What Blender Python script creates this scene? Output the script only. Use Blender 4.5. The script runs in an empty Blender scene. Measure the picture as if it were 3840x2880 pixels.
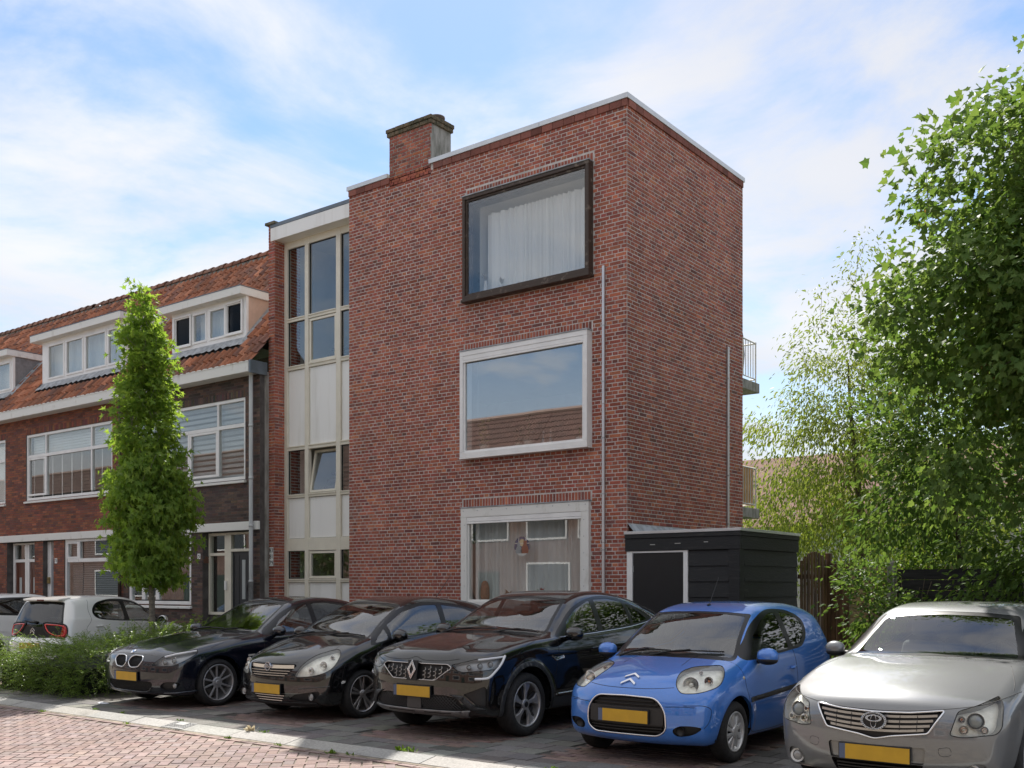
import bpy, math, random
import numpy as np
from mathutils import Vector, Matrix
random.seed(7)
RNG = np.random.default_rng(11)
R_ = math.radians
SC = bpy.context.scene
COL = SC.collection

# ------------------------------------------------------------------ camera, sky, sun, exposure
cam_d = bpy.data.cameras.new('camera')
cam = bpy.data.objects.new('camera', cam_d); COL.objects.link(cam)
cam_d.sensor_width = 36.0
cam_d.lens = 3848.0 / 3840.0 * 36.0
cam_d.shift_y = 760.0 / 3840.0
cam_d.clip_start = 0.05; cam_d.clip_end = 2000.0
cam.location = (0, 0, 1.62)
cam.rotation_euler = (R_(90), 0, math.atan(2950.0 / 3848.0))
SC.camera = cam

SUN_VEC = Vector((-0.78, 1.0, 1.44)).normalized()          # towards the sun
SUN_EL = math.asin(SUN_VEC.z); SUN_AZ = math.atan2(SUN_VEC.x, SUN_VEC.y)

def build_world():
    w = bpy.data.worlds.new('World'); SC.world = w; w.use_nodes = True
    nt = w.node_tree; N = nt.nodes; L = nt.links
    for n in list(N): N.remove(n)
    out = N.new('ShaderNodeOutputWorld'); bg = N.new('ShaderNodeBackground')
    bg.inputs['Strength'].default_value = 0.061
    sky = N.new('ShaderNodeTexSky'); sky.sky_type = 'NISHITA'; sky.sun_disc = False
    sky.sun_elevation = SUN_EL; sky.sun_rotation = SUN_AZ
    sky.air_density = 1.0; sky.dust_density = 0.25; sky.ozone_density = 1.6; sky.altitude = 0
    tc = N.new('ShaderNodeTexCoord')
    sep = N.new('ShaderNodeSeparateXYZ'); L.new(tc.outputs['Generated'], sep.inputs[0])
    def math_(op, a, b=None, clamp=False):
        m = N.new('ShaderNodeMath'); m.operation = op; m.use_clamp = clamp
        for i, v in enumerate((a, b)):
            if v is None: continue
            if isinstance(v, (int, float)): m.inputs[i].default_value = v
            else: L.new(v, m.inputs[i])
        return m.outputs[0]
    zz = math_('ADD', math_('MAXIMUM', sep.outputs[2], 0.0), 0.13)
    ux = math_('DIVIDE', sep.outputs[0], zz); uy = math_('DIVIDE', sep.outputs[1], zz)
    comb = N.new('ShaderNodeCombineXYZ'); L.new(ux, comb.inputs[0]); L.new(uy, comb.inputs[1])
    comb.inputs[2].default_value = 3.7
    def noise(scale, detail, rough, dist, off):
        mp = N.new('ShaderNodeMapping'); mp.inputs['Location'].default_value = off
        L.new(comb.outputs[0], mp.inputs[0])
        n = N.new('ShaderNodeTexNoise'); n.inputs['Scale'].default_value = scale; n.inputs['Detail'].default_value = detail
        n.inputs['Roughness'].default_value = rough; n.inputs['Distortion'].default_value = dist
        L.new(mp.outputs[0], n.inputs['Vector']); return n.outputs['Fac']
    n1 = noise(0.62, 9, 0.55, 0.25, (9.4, 4.6, 0)); n2 = noise(1.9, 8, 0.6, 0.4, (7.0, 2.0, 1)); n3 = noise(0.8, 3, 0.5, 0.0, (4.0, 9.0, 2))
    d = math_('ADD', math_('MULTIPLY', n1, 0.62), math_('MULTIPLY', n2, 0.38))
    rp = N.new('ShaderNodeValToRGB'); L.new(d, rp.inputs[0])
    rp.color_ramp.interpolation = 'EASE'
    rp.color_ramp.elements[0].position = 0.395; rp.color_ramp.elements[0].color = (0, 0, 0, 1)
    rp.color_ramp.elements[1].position = 0.55; rp.color_ramp.elements[1].color = (1, 1, 1, 1)
    cr = N.new('ShaderNodeValToRGB'); L.new(n3, cr.inputs[0])
    cr.color_ramp.elements[0].position = 0.35; cr.color_ramp.elements[0].color = (4.2, 4.2, 4.4, 1)
    cr.color_ramp.elements[1].position = 0.65; cr.color_ramp.elements[1].color = (5.3, 5.25, 5.25, 1)
    # thin veil that lightens the blue everywhere
    veil = N.new('ShaderNodeMix'); veil.data_type = 'RGBA'; veil.inputs[0].default_value = 0.0
    hs = N.new('ShaderNodeHueSaturation'); hs.inputs['Saturation'].default_value = 1.12; hs.inputs['Value'].default_value = 0.88
    L.new(sky.outputs[0], hs.inputs['Color'])
    L.new(hs.outputs[0], veil.inputs[6]); veil.inputs[7].default_value = (3.6, 4.6, 6.0, 1)
    # towards the horizon the cloud layers stack up into one pale bank
    hz = N.new('ShaderNodeMapRange'); hz.interpolation_type = 'SMOOTHSTEP'; hz.inputs[1].default_value = 0.02; hz.inputs[2].default_value = 0.30; hz.inputs[3].default_value = 0.88; hz.inputs[4].default_value = 0.0
    L.new(sep.outputs[2], hz.inputs[0])
    mx = N.new('ShaderNodeMix'); mx.data_type = 'RGBA'
    L.new(math_('MAXIMUM', math_('MULTIPLY', rp.outputs[0], 0.9), hz.outputs[0]), mx.inputs[0]); L.new(veil.outputs[2], mx.inputs[6]); L.new(cr.outputs[0], mx.inputs[7])
    L.new(mx.outputs[2], bg.inputs['Color']); L.new(bg.outputs[0], out.inputs['Surface'])
build_world()

sun_d = bpy.data.lights.new('sun', 'SUN'); sun_d.energy = 2.5; sun_d.angle = R_(0.55); sun_d.color = (1.0, 0.95, 0.88)
sun = bpy.data.objects.new('sun', sun_d); COL.objects.link(sun)
sun.rotation_euler = (-SUN_VEC).to_track_quat('-Z', 'Y').to_euler(); sun.location = (-20, 25, 38)

vs = SC.view_settings
vs.view_transform = 'Standard'; vs.look = 'None'; vs.exposure = 1.65; vs.gamma = 1.0; vs.use_curve_mapping = False
SC.cycles.max_bounces = 8; SC.cycles.diffuse_bounces = 4; SC.cycles.glossy_bounces = 4
SC.cycles.transparent_max_bounces = 12; SC.cycles.transmission_bounces = 4
SC.cycles.caustics_reflective = False; SC.cycles.caustics_refractive = False
SC.cycles.sample_clamp_indirect = 6.0
SC.cycles.use_denoising = True

# ------------------------------------------------------------------ helpers
def link(o, parent=None):
    COL.objects.link(o)
    if parent is not None: o.parent = parent
    return o

def tag(o, label=None, cat=None, group=None, kind=None):
    if label: o['label'] = label
    if cat: o['category'] = cat
    if group: o['group'] = group
    if kind: o['kind'] = kind
    return o

def thing(name, label, cat, loc=(0, 0, 0), rz=0.0, group=None):
    o = bpy.data.objects.new(name, None); o.empty_display_size = 0.2
    link(o); o.location = loc; o.rotation_euler = (0, 0, rz)
    return tag(o, label, cat, group)

def raw_mesh(name, V, F, mats=(), smooth=False, mi=None, normals=None, fcol=None):
    """V (n,3); F (m,k) int array or list of lists"""
    me = bpy.data.meshes.new(name)
    V = np.ascontiguousarray(V, dtype=np.float32)
    if isinstance(F, np.ndarray):
        m, k = F.shape; li = F.ravel().astype(np.int32); st = np.arange(m, dtype=np.int32) * k; tot = np.full(m, k, np.int32)
    else:
        tot = np.array([len(f) for f in F], np.int32); m = len(F)
        li = np.array([i for f in F for i in f], np.int32); st = np.concatenate(([0], np.cumsum(tot)[:-1])).astype(np.int32) if m else np.zeros(0, np.int32)
    me.vertices.add(len(V)); me.vertices.foreach_set('co', V.ravel())
    me.loops.add(len(li)); me.loops.foreach_set('vertex_index', li)
    me.polygons.add(m); me.polygons.foreach_set('loop_start', st); me.polygons.foreach_set('loop_total', tot)
    if mi is not None: me.polygons.foreach_set('material_index', np.asarray(mi, np.int32))
    me.polygons.foreach_set('use_smooth', np.full(m, bool(smooth), dtype=bool))
    for mt in (mats if isinstance(mats, (list, tuple)) else (mats,)): me.materials.append(mt)
    me.update(calc_edges=True)
    if fcol is not None:
        at = me.attributes.new('tint', 'FLOAT_COLOR', 'FACE')
        c = np.ones((m, 4), np.float32); c[:, :3] = fcol; at.data.foreach_set('color', c.ravel())
    if normals is not None:
        me.normals_split_custom_set_from_vertices([tuple(x) for x in normals])
    return me

def mobj(name, V, F, mats, parent=None, **kw):
    return link(bpy.data.objects.new(name, raw_mesh(name, V, F, mats, **kw)), parent)

BOXF = [(0, 3, 2, 1), (4, 5, 6, 7), (0, 1, 5, 4), (1, 2, 6, 5), (2, 3, 7, 6), (3, 0, 4, 7)]
class G:
    """collects shapes and builds ONE mesh object"""
    def __init__(s): s.v = []; s.f = []; s.m = []; s.cm = 0; s.M = None
    def mat(s, i): s.cm = i; return s
    def add(s, V, F):
        b = len(s.v)
        if s.M is not None: V = [tuple(s.M @ Vector(p)) for p in V]
        s.v.extend([tuple(p) for p in V]); s.f.extend([tuple(i + b for i in f) for f in F]); s.m.extend([s.cm] * len(F)); return s
    def box(s, x0, x1, y0, y1, z0, z1):
        return s.add([(x0, y0, z0), (x1, y0, z0), (x1, y1, z0), (x0, y1, z0), (x0, y0, z1), (x1, y0, z1), (x1, y1, z1), (x0, y1, z1)], BOXF)
    def hexa(s, P): return s.add(P, BOXF)
    def prism(s, poly, axis, a0, a1):
        """poly: 2-D outline; extruded along axis 'x','y','z' from a0 to a1"""
        n = len(poly)
        def p3(p, a): return (a, p[0], p[1]) if axis == 'x' else ((p[0], a, p[1]) if axis == 'y' else (p[0], p[1], a))
        V = [p3(p, a0) for p in poly] + [p3(p, a1) for p in poly]
        F = [tuple(range(n))[::-1], tuple(range(n, 2 * n))] + [(i, (i + 1) % n, n + (i + 1) % n, n + i) for i in range(n)]
        return s.add(V, F)
    def tube(s, path, r, n=8, caps=True):
        P = [Vector(p) for p in path]; m = len(P); V = []; F = []
        rr = r if isinstance(r, (list, tuple)) else [r] * m
        ref = None
        for i in range(m):
            t = (P[min(i + 1, m - 1)] - P[max(i - 1, 0)]); t = t.normalized() if t.length > 1e-9 else Vector((0, 0, 1))
            if ref is None: ref = Vector((0, 0, 1)) if abs(t.z) < .9 else Vector((1, 0, 0))
            a = t.cross(ref).normalized(); b = t.cross(a); ref = -b if False else ref
            for k in range(n):
                an = 2 * math.pi * k / n; V.append(P[i] + a * (math.cos(an) * rr[i]) + b * (math.sin(an) * rr[i]))
        for i in range(m - 1):
            for k in range(n):
                k2 = (k + 1) % n; F.append((i * n + k, i * n + k2, (i + 1) * n + k2, (i + 1) * n + k))
        if caps: F.append(tuple(range(n))); F.append(tuple(range((m - 1) * n, m * n))[::-1])
        return s.add(V, F)
    def lathe(s, prof, n=24, c=(0, 0, 0), axis='z', closed=False):
        V = []; F = []; m = len(prof)
        for (r, h) in prof:
            for k in range(n):
                a = 2 * math.pi * k / n; x, y = r * math.cos(a), r * math.sin(a)
                V.append((c[0] + x, c[1] + y, c[2] + h) if axis == 'z' else ((c[0] + x, c[1] + h, c[2] + y) if axis == 'y' else (c[0] + h, c[1] + x, c[2] + y)))
        for i in range(m - 1 if not closed else m):
            for k in range(n):
                k2 = (k + 1) % n; j = (i + 1) % m; F.append((i * n + k, i * n + k2, j * n + k2, j * n + k))
        return s.add(V, F)
    def disc(s, r, n=20, c=(0, 0, 0), axis='y'):
        V = [];
        for k in range(n):
            a = 2 * math.pi * k / n; x, y = r * math.cos(a), r * math.sin(a)
            V.append((c[0] + x, c[1], c[2] + y) if axis == 'y' else ((c[0] + x, c[1] + y, c[2]) if axis == 'z' else (c[0], c[1] + x, c[2] + y)))
        return s.add(V, [tuple(range(n))])
    def ellipsoid(s, c, r, nu=12, nv=8):
        V = []; F = []
        for i in range(nv + 1):
            t = math.pi * i / nv
            for k in range(nu):
                a = 2 * math.pi * k / nu; V.append((c[0] + r[0] * math.sin(t) * math.cos(a), c[1] + r[1] * math.sin(t) * math.sin(a), c[2] + r[2] * math.cos(t)))
        for i in range(nv):
            for k in range(nu):
                k2 = (k + 1) % nu; F.append((i * nu + k, (i + 1) * nu + k, (i + 1) * nu + k2, i * nu + k2))
        return s.add(V, F)
    def build(s, name, mats, parent=None, smooth=False, bevel=0.0, loc=None, seg=2):
        o = mobj(name, np.array(s.v, dtype=np.float64).reshape(-1, 3), s.f, mats, parent, smooth=smooth, mi=s.m)
        if bevel > 0:
            b = o.modifiers.new('bevel', 'BEVEL'); b.width = bevel; b.segments = seg; b.limit_method = 'ANGLE'; b.angle_limit = R_(40); b.harden_normals = False
        if loc is not None: o.location = loc
        return o

# ------------------------------------------------------------------ materials
MATS = {}
def nodes(name):
    m = bpy.data.materials.new(name); m.use_nodes = True; nt = m.node_tree
    b = nt.nodes['Principled BSDF']; return m, nt, nt.nodes, nt.links, b

def mat(name, col, rough=0.6, metal=0.0, spec=0.5, var=0.0, vscale=6.0, bump=0.0, bscale=60.0, coat=0.0, stretch=None, col2=None, ramp=(0.4, 0.6), emis=None):
    """plain surface with procedural colour variation and relief"""
    if name in MATS: return MATS[name]
    m, nt, N, L, b = nodes(name)
    b.inputs['Base Color'].default_value = (*col, 1); b.inputs['Roughness'].default_value = rough; b.inputs['Metallic'].default_value = metal
    b.inputs['Specular IOR Level'].default_value = spec; b.inputs['Coat Weight'].default_value = coat; b.inputs['Coat Roughness'].default_value = 0.03
    if var or bump or col2:
        tc = N.new('ShaderNodeTexCoord'); src = tc.outputs['Object']
        if stretch:
            mp = N.new('ShaderNodeMapping'); mp.inputs['Scale'].default_value = stretch; L.new(src, mp.inputs[0]); src = mp.outputs[0]
    if var or col2:
        n = N.new('ShaderNodeTexNoise'); n.inputs['Scale'].default_value = vscale; n.inputs['Detail'].default_value = 6; n.inputs['Roughness'].default_value = 0.6
        L.new(src, n.inputs['Vector'])
        rp = N.new('ShaderNodeValToRGB'); L.new(n.outputs['Fac'], rp.inputs[0])
        rp.color_ramp.elements[0].position = ramp[0]; rp.color_ramp.elements[1].position = ramp[1]
        c2 = col2 if col2 else tuple(min(1, c * (1 + var)) for c in col)
        c1 = col if col2 else tuple(c * (1 - var) for c in col)
        rp.color_ramp.elements[0].color = (*c1, 1); rp.color_ramp.elements[1].color = (*c2, 1)
        L.new(rp.outputs[0], b.inputs['Base Color'])
    if bump:
        n2 = N.new('ShaderNodeTexNoise'); n2.inputs['Scale'].default_value = bscale; n2.inputs['Detail'].default_value = 5
        L.new(src, n2.inputs['Vector'])
        bp = N.new('ShaderNodeBump'); bp.inputs['Strength'].default_value = bump; bp.inputs['Distance'].default_value = 0.01
        L.new(n2.outputs['Fac'], bp.inputs['Height']); L.new(bp.outputs[0], b.inputs['Normal'])
    if emis: b.inputs['Emission Color'].default_value = (*emis[:3], 1); b.inputs['Emission Strength'].default_value = emis[3]
    MATS[name] = m; return m

def mat_tint(name, rough=0.85, nz=0.22, bump=0.35, bscale=90.0, stain=None, spec=0.3, streak=0.0):
    """colour of each piece comes from its own 'tint' (face attribute, or object colour for a single piece)"""
    if name in MATS: return MATS[name]
    m, nt, N, L, b = nodes(name)
    b.inputs['Roughness'].default_value = rough; b.inputs['Specular IOR Level'].default_value = spec
    at = N.new('ShaderNodeAttribute'); at.attribute_name = 'tint'; oi = N.new('ShaderNodeObjectInfo')
    ad = N.new('ShaderNodeMix'); ad.data_type = 'RGBA'; ad.blend_type = 'ADD'; ad.inputs[0].default_value = 1.0
    L.new(at.outputs['Color'], ad.inputs[6]); L.new(oi.outputs['Color'], ad.inputs[7])
    ge = N.new('ShaderNodeNewGeometry')
    n = N.new('ShaderNodeTexNoise'); n.inputs['Scale'].default_value = 38; n.inputs['Detail'].default_value = 6; n.inputs['Roughness'].default_value = 0.7
    L.new(ge.outputs['Position'], n.inputs['Vector'])
    n2 = N.new('ShaderNodeTexNoise'); n2.inputs['Scale'].default_value = 0.9; n2.inputs['Detail'].default_value = 4
    L.new(ge.outputs['Position'], n2.inputs['Vector'])
    def mr(src, lo, hi):
        r = N.new('ShaderNodeMapRange'); r.inputs[1].default_value = 0.3; r.inputs[2].default_value = 0.7; r.inputs[3].default_value = lo; r.inputs[4].default_value = hi
        L.new(src, r.inputs[0]); return r.outputs[0]
    mu = N.new('ShaderNodeMath'); mu.operation = 'MULTIPLY'; L.new(mr(n.outputs['Fac'], 1 - nz, 1 + nz), mu.inputs[0]); L.new(mr(n2.outputs['Fac'], 0.86, 1.14), mu.inputs[1])
    vm = N.new('ShaderNodeVectorMath'); vm.operation = 'SCALE'; L.new(ad.outputs[2], vm.inputs[0]); L.new(mu.outputs[0], vm.inputs['Scale'])
    last = vm.outputs[0]
    if streak:
        mp = N.new('ShaderNodeMapping'); mp.inputs['Scale'].default_value = (2.2, 2.2, 0.22); L.new(ge.outputs['Position'], mp.inputs[0])
        ns = N.new('ShaderNodeTexNoise'); ns.inputs['Scale'].default_value = 1.0; ns.inputs['Detail'].default_value = 5; ns.inputs['Roughness'].default_value = .6; L.new(mp.outputs[0], ns.inputs['Vector'])
        v2 = N.new('ShaderNodeVectorMath'); v2.operation = 'SCALE'; L.new(last, v2.inputs[0]); L.new(mr(ns.outputs['Fac'], 1 - streak, 1 + streak), v2.inputs['Scale']); last = v2.outputs[0]
    if stain:
        n3 = N.new('ShaderNodeTexNoise'); n3.inputs['Scale'].default_value = stain[1]; n3.inputs['Detail'].default_value = 5; n3.inputs['Roughness'].default_value = .65
        L.new(ge.outputs['Position'], n3.inputs['Vector'])
        rp = N.new('ShaderNodeValToRGB'); rp.color_ramp.elements[0].position = stain[2]; rp.color_ramp.elements[1].position = stain[3]
        rp.color_ramp.elements[1].color = (stain[4],) * 3 + (1,)
        rp.color_ramp.elements[0].color = (0, 0, 0, 1); L.new(n3.outputs['Fac'], rp.inputs[0])
        mx = N.new('ShaderNodeMix'); mx.data_type = 'RGBA'; L.new(rp.outputs[0], mx.inputs[0]); L.new(last, mx.inputs[6]); mx.inputs[7].default_value = (*stain[0], 1)
        last = mx.outputs[2]
    L.new(last, b.inputs['Base Color'])
    if bump:
        nb = N.new('ShaderNodeTexNoise'); nb.inputs['Scale'].default_value = bscale; nb.inputs['Detail'].default_value = 4
        L.new(ge.outputs['Position'], nb.inputs['Vector'])
        bp = N.new('ShaderNodeBump'); bp.inputs['Strength'].default_value = bump; bp.inputs['Distance'].default_value = 0.008
        L.new(nb.outputs['Fac'], bp.inputs['Height']); L.new(bp.outputs[0], b.inputs['Normal'])
    MATS[name] = m; return m

def mat_glass(name, tint=(0.72, 0.77, 0.76), ior=1.5, boost=1.0, rough=0.0, wav=0.0):
    """thin pane: lets light through and mirrors by the angle"""
    if name in MATS: return MATS[name]
    m, nt, N, L, b = nodes(name); N.remove(b)
    out = [n for n in N if n.type == 'OUTPUT_MATERIAL'][0]
    tr = N.new('ShaderNodeBsdfTransparent'); tr.inputs[0].default_value = (*tint, 1)
    gl = N.new('ShaderNodeBsdfGlossy'); gl.inputs['Roughness'].default_value = rough; gl.inputs['Color'].default_value = (1, 1, 1, 1)
    lw = N.new('ShaderNodeLayerWeight'); lw.inputs['Blend'].default_value = 0.5          # Schlick: the same from both faces of the pane
    pw = N.new('ShaderNodeMath'); pw.operation = 'POWER'; pw.inputs[1].default_value = 5.0; L.new(lw.outputs['Facing'], pw.inputs[0])
    f0 = ((ior - 1) / (ior + 1)) ** 2 * boost
    mu = N.new('ShaderNodeMath'); mu.operation = 'MULTIPLY_ADD'; mu.use_clamp = True; mu.inputs[1].default_value = 1 - f0; mu.inputs[2].default_value = f0; L.new(pw.outputs[0], mu.inputs[0])
    if wav:
        tc = N.new('ShaderNodeTexCoord'); n = N.new('ShaderNodeTexNoise'); n.inputs['Scale'].default_value = 1.1; n.inputs['Detail'].default_value = 1
        L.new(tc.outputs['Object'], n.inputs['Vector']); bp = N.new('ShaderNodeBump'); bp.inputs['Strength'].default_value = wav; bp.inputs['Distance'].default_value = 0.02
        L.new(n.outputs['Fac'], bp.inputs['Height']); L.new(bp.outputs[0], gl.inputs['Normal'])
    mx = N.new('ShaderNodeMixShader'); L.new(mu.outputs[0], mx.inputs[0]); L.new(tr.outputs[0], mx.inputs[1]); L.new(gl.outputs[0], mx.inputs[2])
    L.new(mx.outputs[0], out.inputs['Surface']); MATS[name] = m; return m

def mat_leaf(name, c1, c2, trans=0.45, rough=0.5, tv=1.6):
    """leaf: colour varies leaf by leaf, light passes through the blade"""
    if name in MATS: return MATS[name]
    m, nt, N, L, b = nodes(name); out = [n for n in N if n.type == 'OUTPUT_MATERIAL'][0]
    ge = N.new('ShaderNodeNewGeometry')
    mx = N.new('ShaderNodeMix'); mx.data_type = 'RGBA'; L.new(ge.outputs['Random Per Island'], mx.inputs[0])
    mx.inputs[6].default_value = (*c1, 1); mx.inputs[7].default_value = (*c2, 1)
    L.new(mx.outputs[2], b.inputs['Base Color']); b.inputs['Roughness'].default_value = rough; b.inputs['Specular IOR Level'].default_value = 0.22
    tl = N.new('ShaderNodeBsdfTranslucent')
    hs = N.new('ShaderNodeHueSaturation'); hs.inputs['Hue'].default_value = 0.485; hs.inputs['Saturation'].default_value = 1.12; hs.inputs['Value'].default_value = tv
    L.new(mx.outputs[2], hs.inputs['Color']); L.new(hs.outputs[0], tl.inputs['Color'])
    ms = N.new('ShaderNodeMixShader'); ms.inputs[0].default_value = trans
    L.new(b.outputs[0], ms.inputs[1]); L.new(tl.outputs[0], ms.inputs[2]); L.new(ms.outputs[0], out.inputs['Surface'])
    MATS[name] = m; return m

M_BRICK = mat_tint('brick_surface', 0.86, 0.25, 0.4, 70, stain=((0.40, 0.36, 0.33), 1.1, 0.58, 0.80, 0.24), streak=0.16)
M_DBRICK = mat_tint('dark_brick_surface', 0.80, 0.3, 0.5, 60)
M_MORTAR = mat('mortar', (0.56, 0.52, 0.49), 0.95, var=0.16, vscale=5, bump=0.4, bscale=120)
M_DMORTAR = mat('dark_mortar', (0.10, 0.09, 0.085), 0.95, var=0.2, vscale=5, bump=0.4, bscale=120)
M_TILE = mat_tint('roof_tile_clay', 0.75, 0.3, 0.35, 50, stain=((0.16, 0.14, 0.115), 2.4, 0.52, 0.74, 0.6))
M_PAVE = mat_tint('paver_surface', 0.9, 0.2, 0.35, 110, stain=((0.30, 0.27, 0.24), 1.3, 0.55, 0.80, 0.3))
M_CONC = mat_tint('concrete_piece', 0.93, 0.28, 0.4, 150, stain=((0.07, 0.065, 0.06), 2.2, 0.55, 0.8, 0.5))
M_WHITE = mat('white_paint', (0.86, 0.86, 0.85), 0.4, var=0.04, vscale=3, bump=0.05, bscale=40)
M_WHITE2 = mat('weathered_white_paint', (0.78, 0.78, 0.75), 0.55, col2=(0.44, 0.41, 0.34), ramp=(0.58, 0.86), vscale=5, stretch=(1, 1, 0.45), bump=0.12)
M_CREAM = mat('cream_paint', (0.76, 0.72, 0.61), 0.45, var=0.04, vscale=3)
M_PANEL = mat('white_infill_panel', (0.88, 0.88, 0.86), 0.35, col2=(0.74, 0.73, 0.69), ramp=(.5, .8), vscale=1.5, stretch=(3, 3, .35))
M_ALU = mat('aluminium_trim', (0.62, 0.63, 0.64), 0.38, metal=0.55, var=0.06, vscale=2)
M_ZINC = mat('zinc_trim', (0.16, 0.19, 0.22), 0.45, metal=0.4, var=0.12, vscale=4)
M_LEAD = mat('lead_flashing', (0.36, 0.38, 0.40), 0.55, metal=0.2, var=0.22, vscale=7, bump=0.3, bscale=25)
M_GLASS = mat_glass('window_glass', (0.92, 0.94, 0.93), 1.5, 2.6, wav=0.02)
M_GLASS2 = mat_glass('reflective_glass', (0.90, 0.92, 0.92), 1.5, 6.0, wav=0.02)
M_GLASS1 = mat_glass('clear_glass', (0.96, 0.97, 0.96), 1.5, 2.2, wav=0.02)
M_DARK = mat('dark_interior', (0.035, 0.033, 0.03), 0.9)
M_ROOM = mat('room_plaster', (0.62, 0.61, 0.58), 0.9, var=0.03)
M_WOODF = mat('weathered_brown_frame', (0.055, 0.036, 0.026), 0.6, col2=(0.22, 0.18, 0.14), ramp=(0.56, 0.72), vscale=9, stretch=(1, 1, 1), bump=0.5, bscale=30)
M_BLACKB = mat('black_stained_board', (0.011, 0.012, 0.014), 0.62, col2=(0.05, 0.048, 0.045), ramp=(0.58, 0.85), vscale=7, stretch=(0.5, 0.5, 3), bump=0.35, bscale=22)
M_BROWNB = mat('brown_fence_board', (0.13, 0.072, 0.038), 0.75, var=0.4, vscale=4, stretch=(3, 3, 0.4), bump=0.4, bscale=30)
M_GREYC = mat('weathered_concrete', (0.36, 0.35, 0.32), 0.92, col2=(0.15, 0.15, 0.125), ramp=(0.42, 0.7), vscale=7, stretch=(1.5, 1.5, 0.4), bump=0.4, bscale=60)
M_PVC = mat('grey_pvc_pipe', (0.55, 0.57, 0.58), 0.4, var=0.12, vscale=3, stretch=(1, 1, .3))
M_GALV = mat('galvanised_pipe', (0.42, 0.44, 0.45), 0.5, metal=0.3, var=0.15, vscale=12)
M_BLACKP = mat('black_plastic', (0.012, 0.012, 0.013), 0.5)
M_CURT = None
# ------------------------------------------------------------------ ground, road, kerb, parking bays
CAMF = (-math.sin(cam.rotation_euler.z), math.cos(cam.rotation_euler.z)); CAMR = (CAMF[1], -CAMF[0])
def depth_of(x, y): return x * CAMF[0] + y * CAMF[1]
def in_view(x, y, z=0.0, m=60):
    d = depth_of(x, y)
    if d < 0.5: return False
    u = 1920 + 3848 * (x * CAMR[0] + y * CAMR[1]) / d; v = 2200 - 3848 * (z - 1.62) / d
    return -m < u < 3840 + m and v < 2880 + m

def pieces(parent, plist, material, name, rest_name, nmax=300, key=None):
    """plist: (V8-like vertex array (k,3) local to centre, F, centre, colour, rotz, mesh_key); the nmax with the best key become
    objects of their own (sharing meshes), all others one mesh of kind 'stuff'"""
    plist = sorted(plist, key=key) if key else plist
    cache = {}
    for V, F, c, colr, rz, mk in plist[:nmax]:
        if mk not in cache: cache[mk] = raw_mesh(name, V, F, material)
        o = bpy.data.objects.new(name, cache[mk]); link(o, parent)
        o.location = c; o.rotation_euler = (0, 0, rz); o.color = (*colr, 1)
    rest = plist[nmax:]
    if not rest: return None
    VV = []; FF = []; CC = []; b = 0
    for V, F, c, colr, rz, mk in rest:
        cs, sn = math.cos(rz), math.sin(rz); V = np.asarray(V)
        VV.append(np.stack([V[:, 0] * cs - V[:, 1] * sn + c[0], V[:, 0] * sn + V[:, 1] * cs + c[1], V[:, 2] + c[2]], 1))
        FF.extend([tuple(i + b for i in f) for f in F]); CC.extend([colr] * len(F)); b += len(V)
    o = mobj(rest_name, np.concatenate(VV), FF, material, parent, fcol=np.array(CC)); o.color = (0, 0, 0, 1); o['kind'] = 'stuff'
    return o

TOPF = [(4, 5, 6, 7), (0, 1, 5, 4), (1, 2, 6, 5), (2, 3, 7, 6), (3, 0, 4, 7)]
def slab_piece(lx, ly, h, ch=0.004):
    a, b = lx / 2, ly / 2
    return np.array([(-a, -b, -h), (a, -b, -h), (a, b, -h), (-a, b, -h), (-a + ch, -b + ch, 0), (a - ch, -b + ch, 0), (a - ch, b - ch, 0), (-a + ch, b - ch, 0)]), TOPF

def vary(c, s):
    k = 1 + random.gauss(0, s); return tuple(max(0.004, ci * k * (1 + random.gauss(0, s * 0.25))) for ci in c)

M_SOIL = mat('soil_and_sand', (0.16, 0.135, 0.10), 0.95, var=0.4, vscale=1.2, bump=0.5, bscale=30)
g = G(); g.add([(-400, -400, -0.08), (400, -400, -0.08), (400, 400, -0.08), (-400, 400, -0.08)], [(0, 1, 2, 3)])
tag(g.build('ground', M_SOIL), kind='structure')

M_SAND = mat('joint_sand', (0.15, 0.125, 0.10), 0.95, col2=(0.26, 0.22, 0.17), vscale=3, bump=0.5, bscale=80)
g = G(); g.box(-60, 40, -6, 6.885, -0.075, -0.012)
road = tag(g.build('road', M_SAND), kind='structure')
PL, PW = 0.205, 0.1025; plist = []
s2 = math.sqrt(0.5)
cols = [(0.275, 0.203, 0.183), (0.26, 0.188, 0.168), (0.29, 0.22, 0.202), (0.25, 0.19, 0.178), (0.282, 0.21, 0.187), (0.265, 0.21, 0.198)]
Vp, Fp = slab_piece(PL - 0.008, PW - 0.008, 0.05)
for i in range(-260, 260):
    for j in range(-260, 260):
        r = (i - j) % 4
        if r == 0: cu, cv, rot = (i + 1) * PW, (j + .5) * PW, 0
        elif r == 3: cu, cv, rot = (i + .5) * PW, (j + 1) * PW, math.pi / 2
        else: continue
        x = (cu - cv) * s2 - 9.0; y = (cu + cv) * s2 + 2.0
        if y > 6.69 or y < 2.0 or not in_view(x, y, 0, 150): continue
        plist.append((Vp, Fp, (x, y, random.gauss(0, 0.0012)), vary(random.choice(cols), .055), rot + math.pi / 4 + random.gauss(0, .008), 'p'))
x = -30.0
while x < 0:   # single course laid along the kerb
    if in_view(x, 6.82, 0, 150): plist.append((Vp, Fp, (x, 6.825, random.gauss(0, .0012)), vary(random.choice(cols), .055), random.gauss(0, .006), 'p'))
    x += PL
pieces(road, plist, M_PAVE, 'paver', 'far_pavers', 300, key=lambda p: depth_of(p[2][0], p[2][1]))
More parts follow.
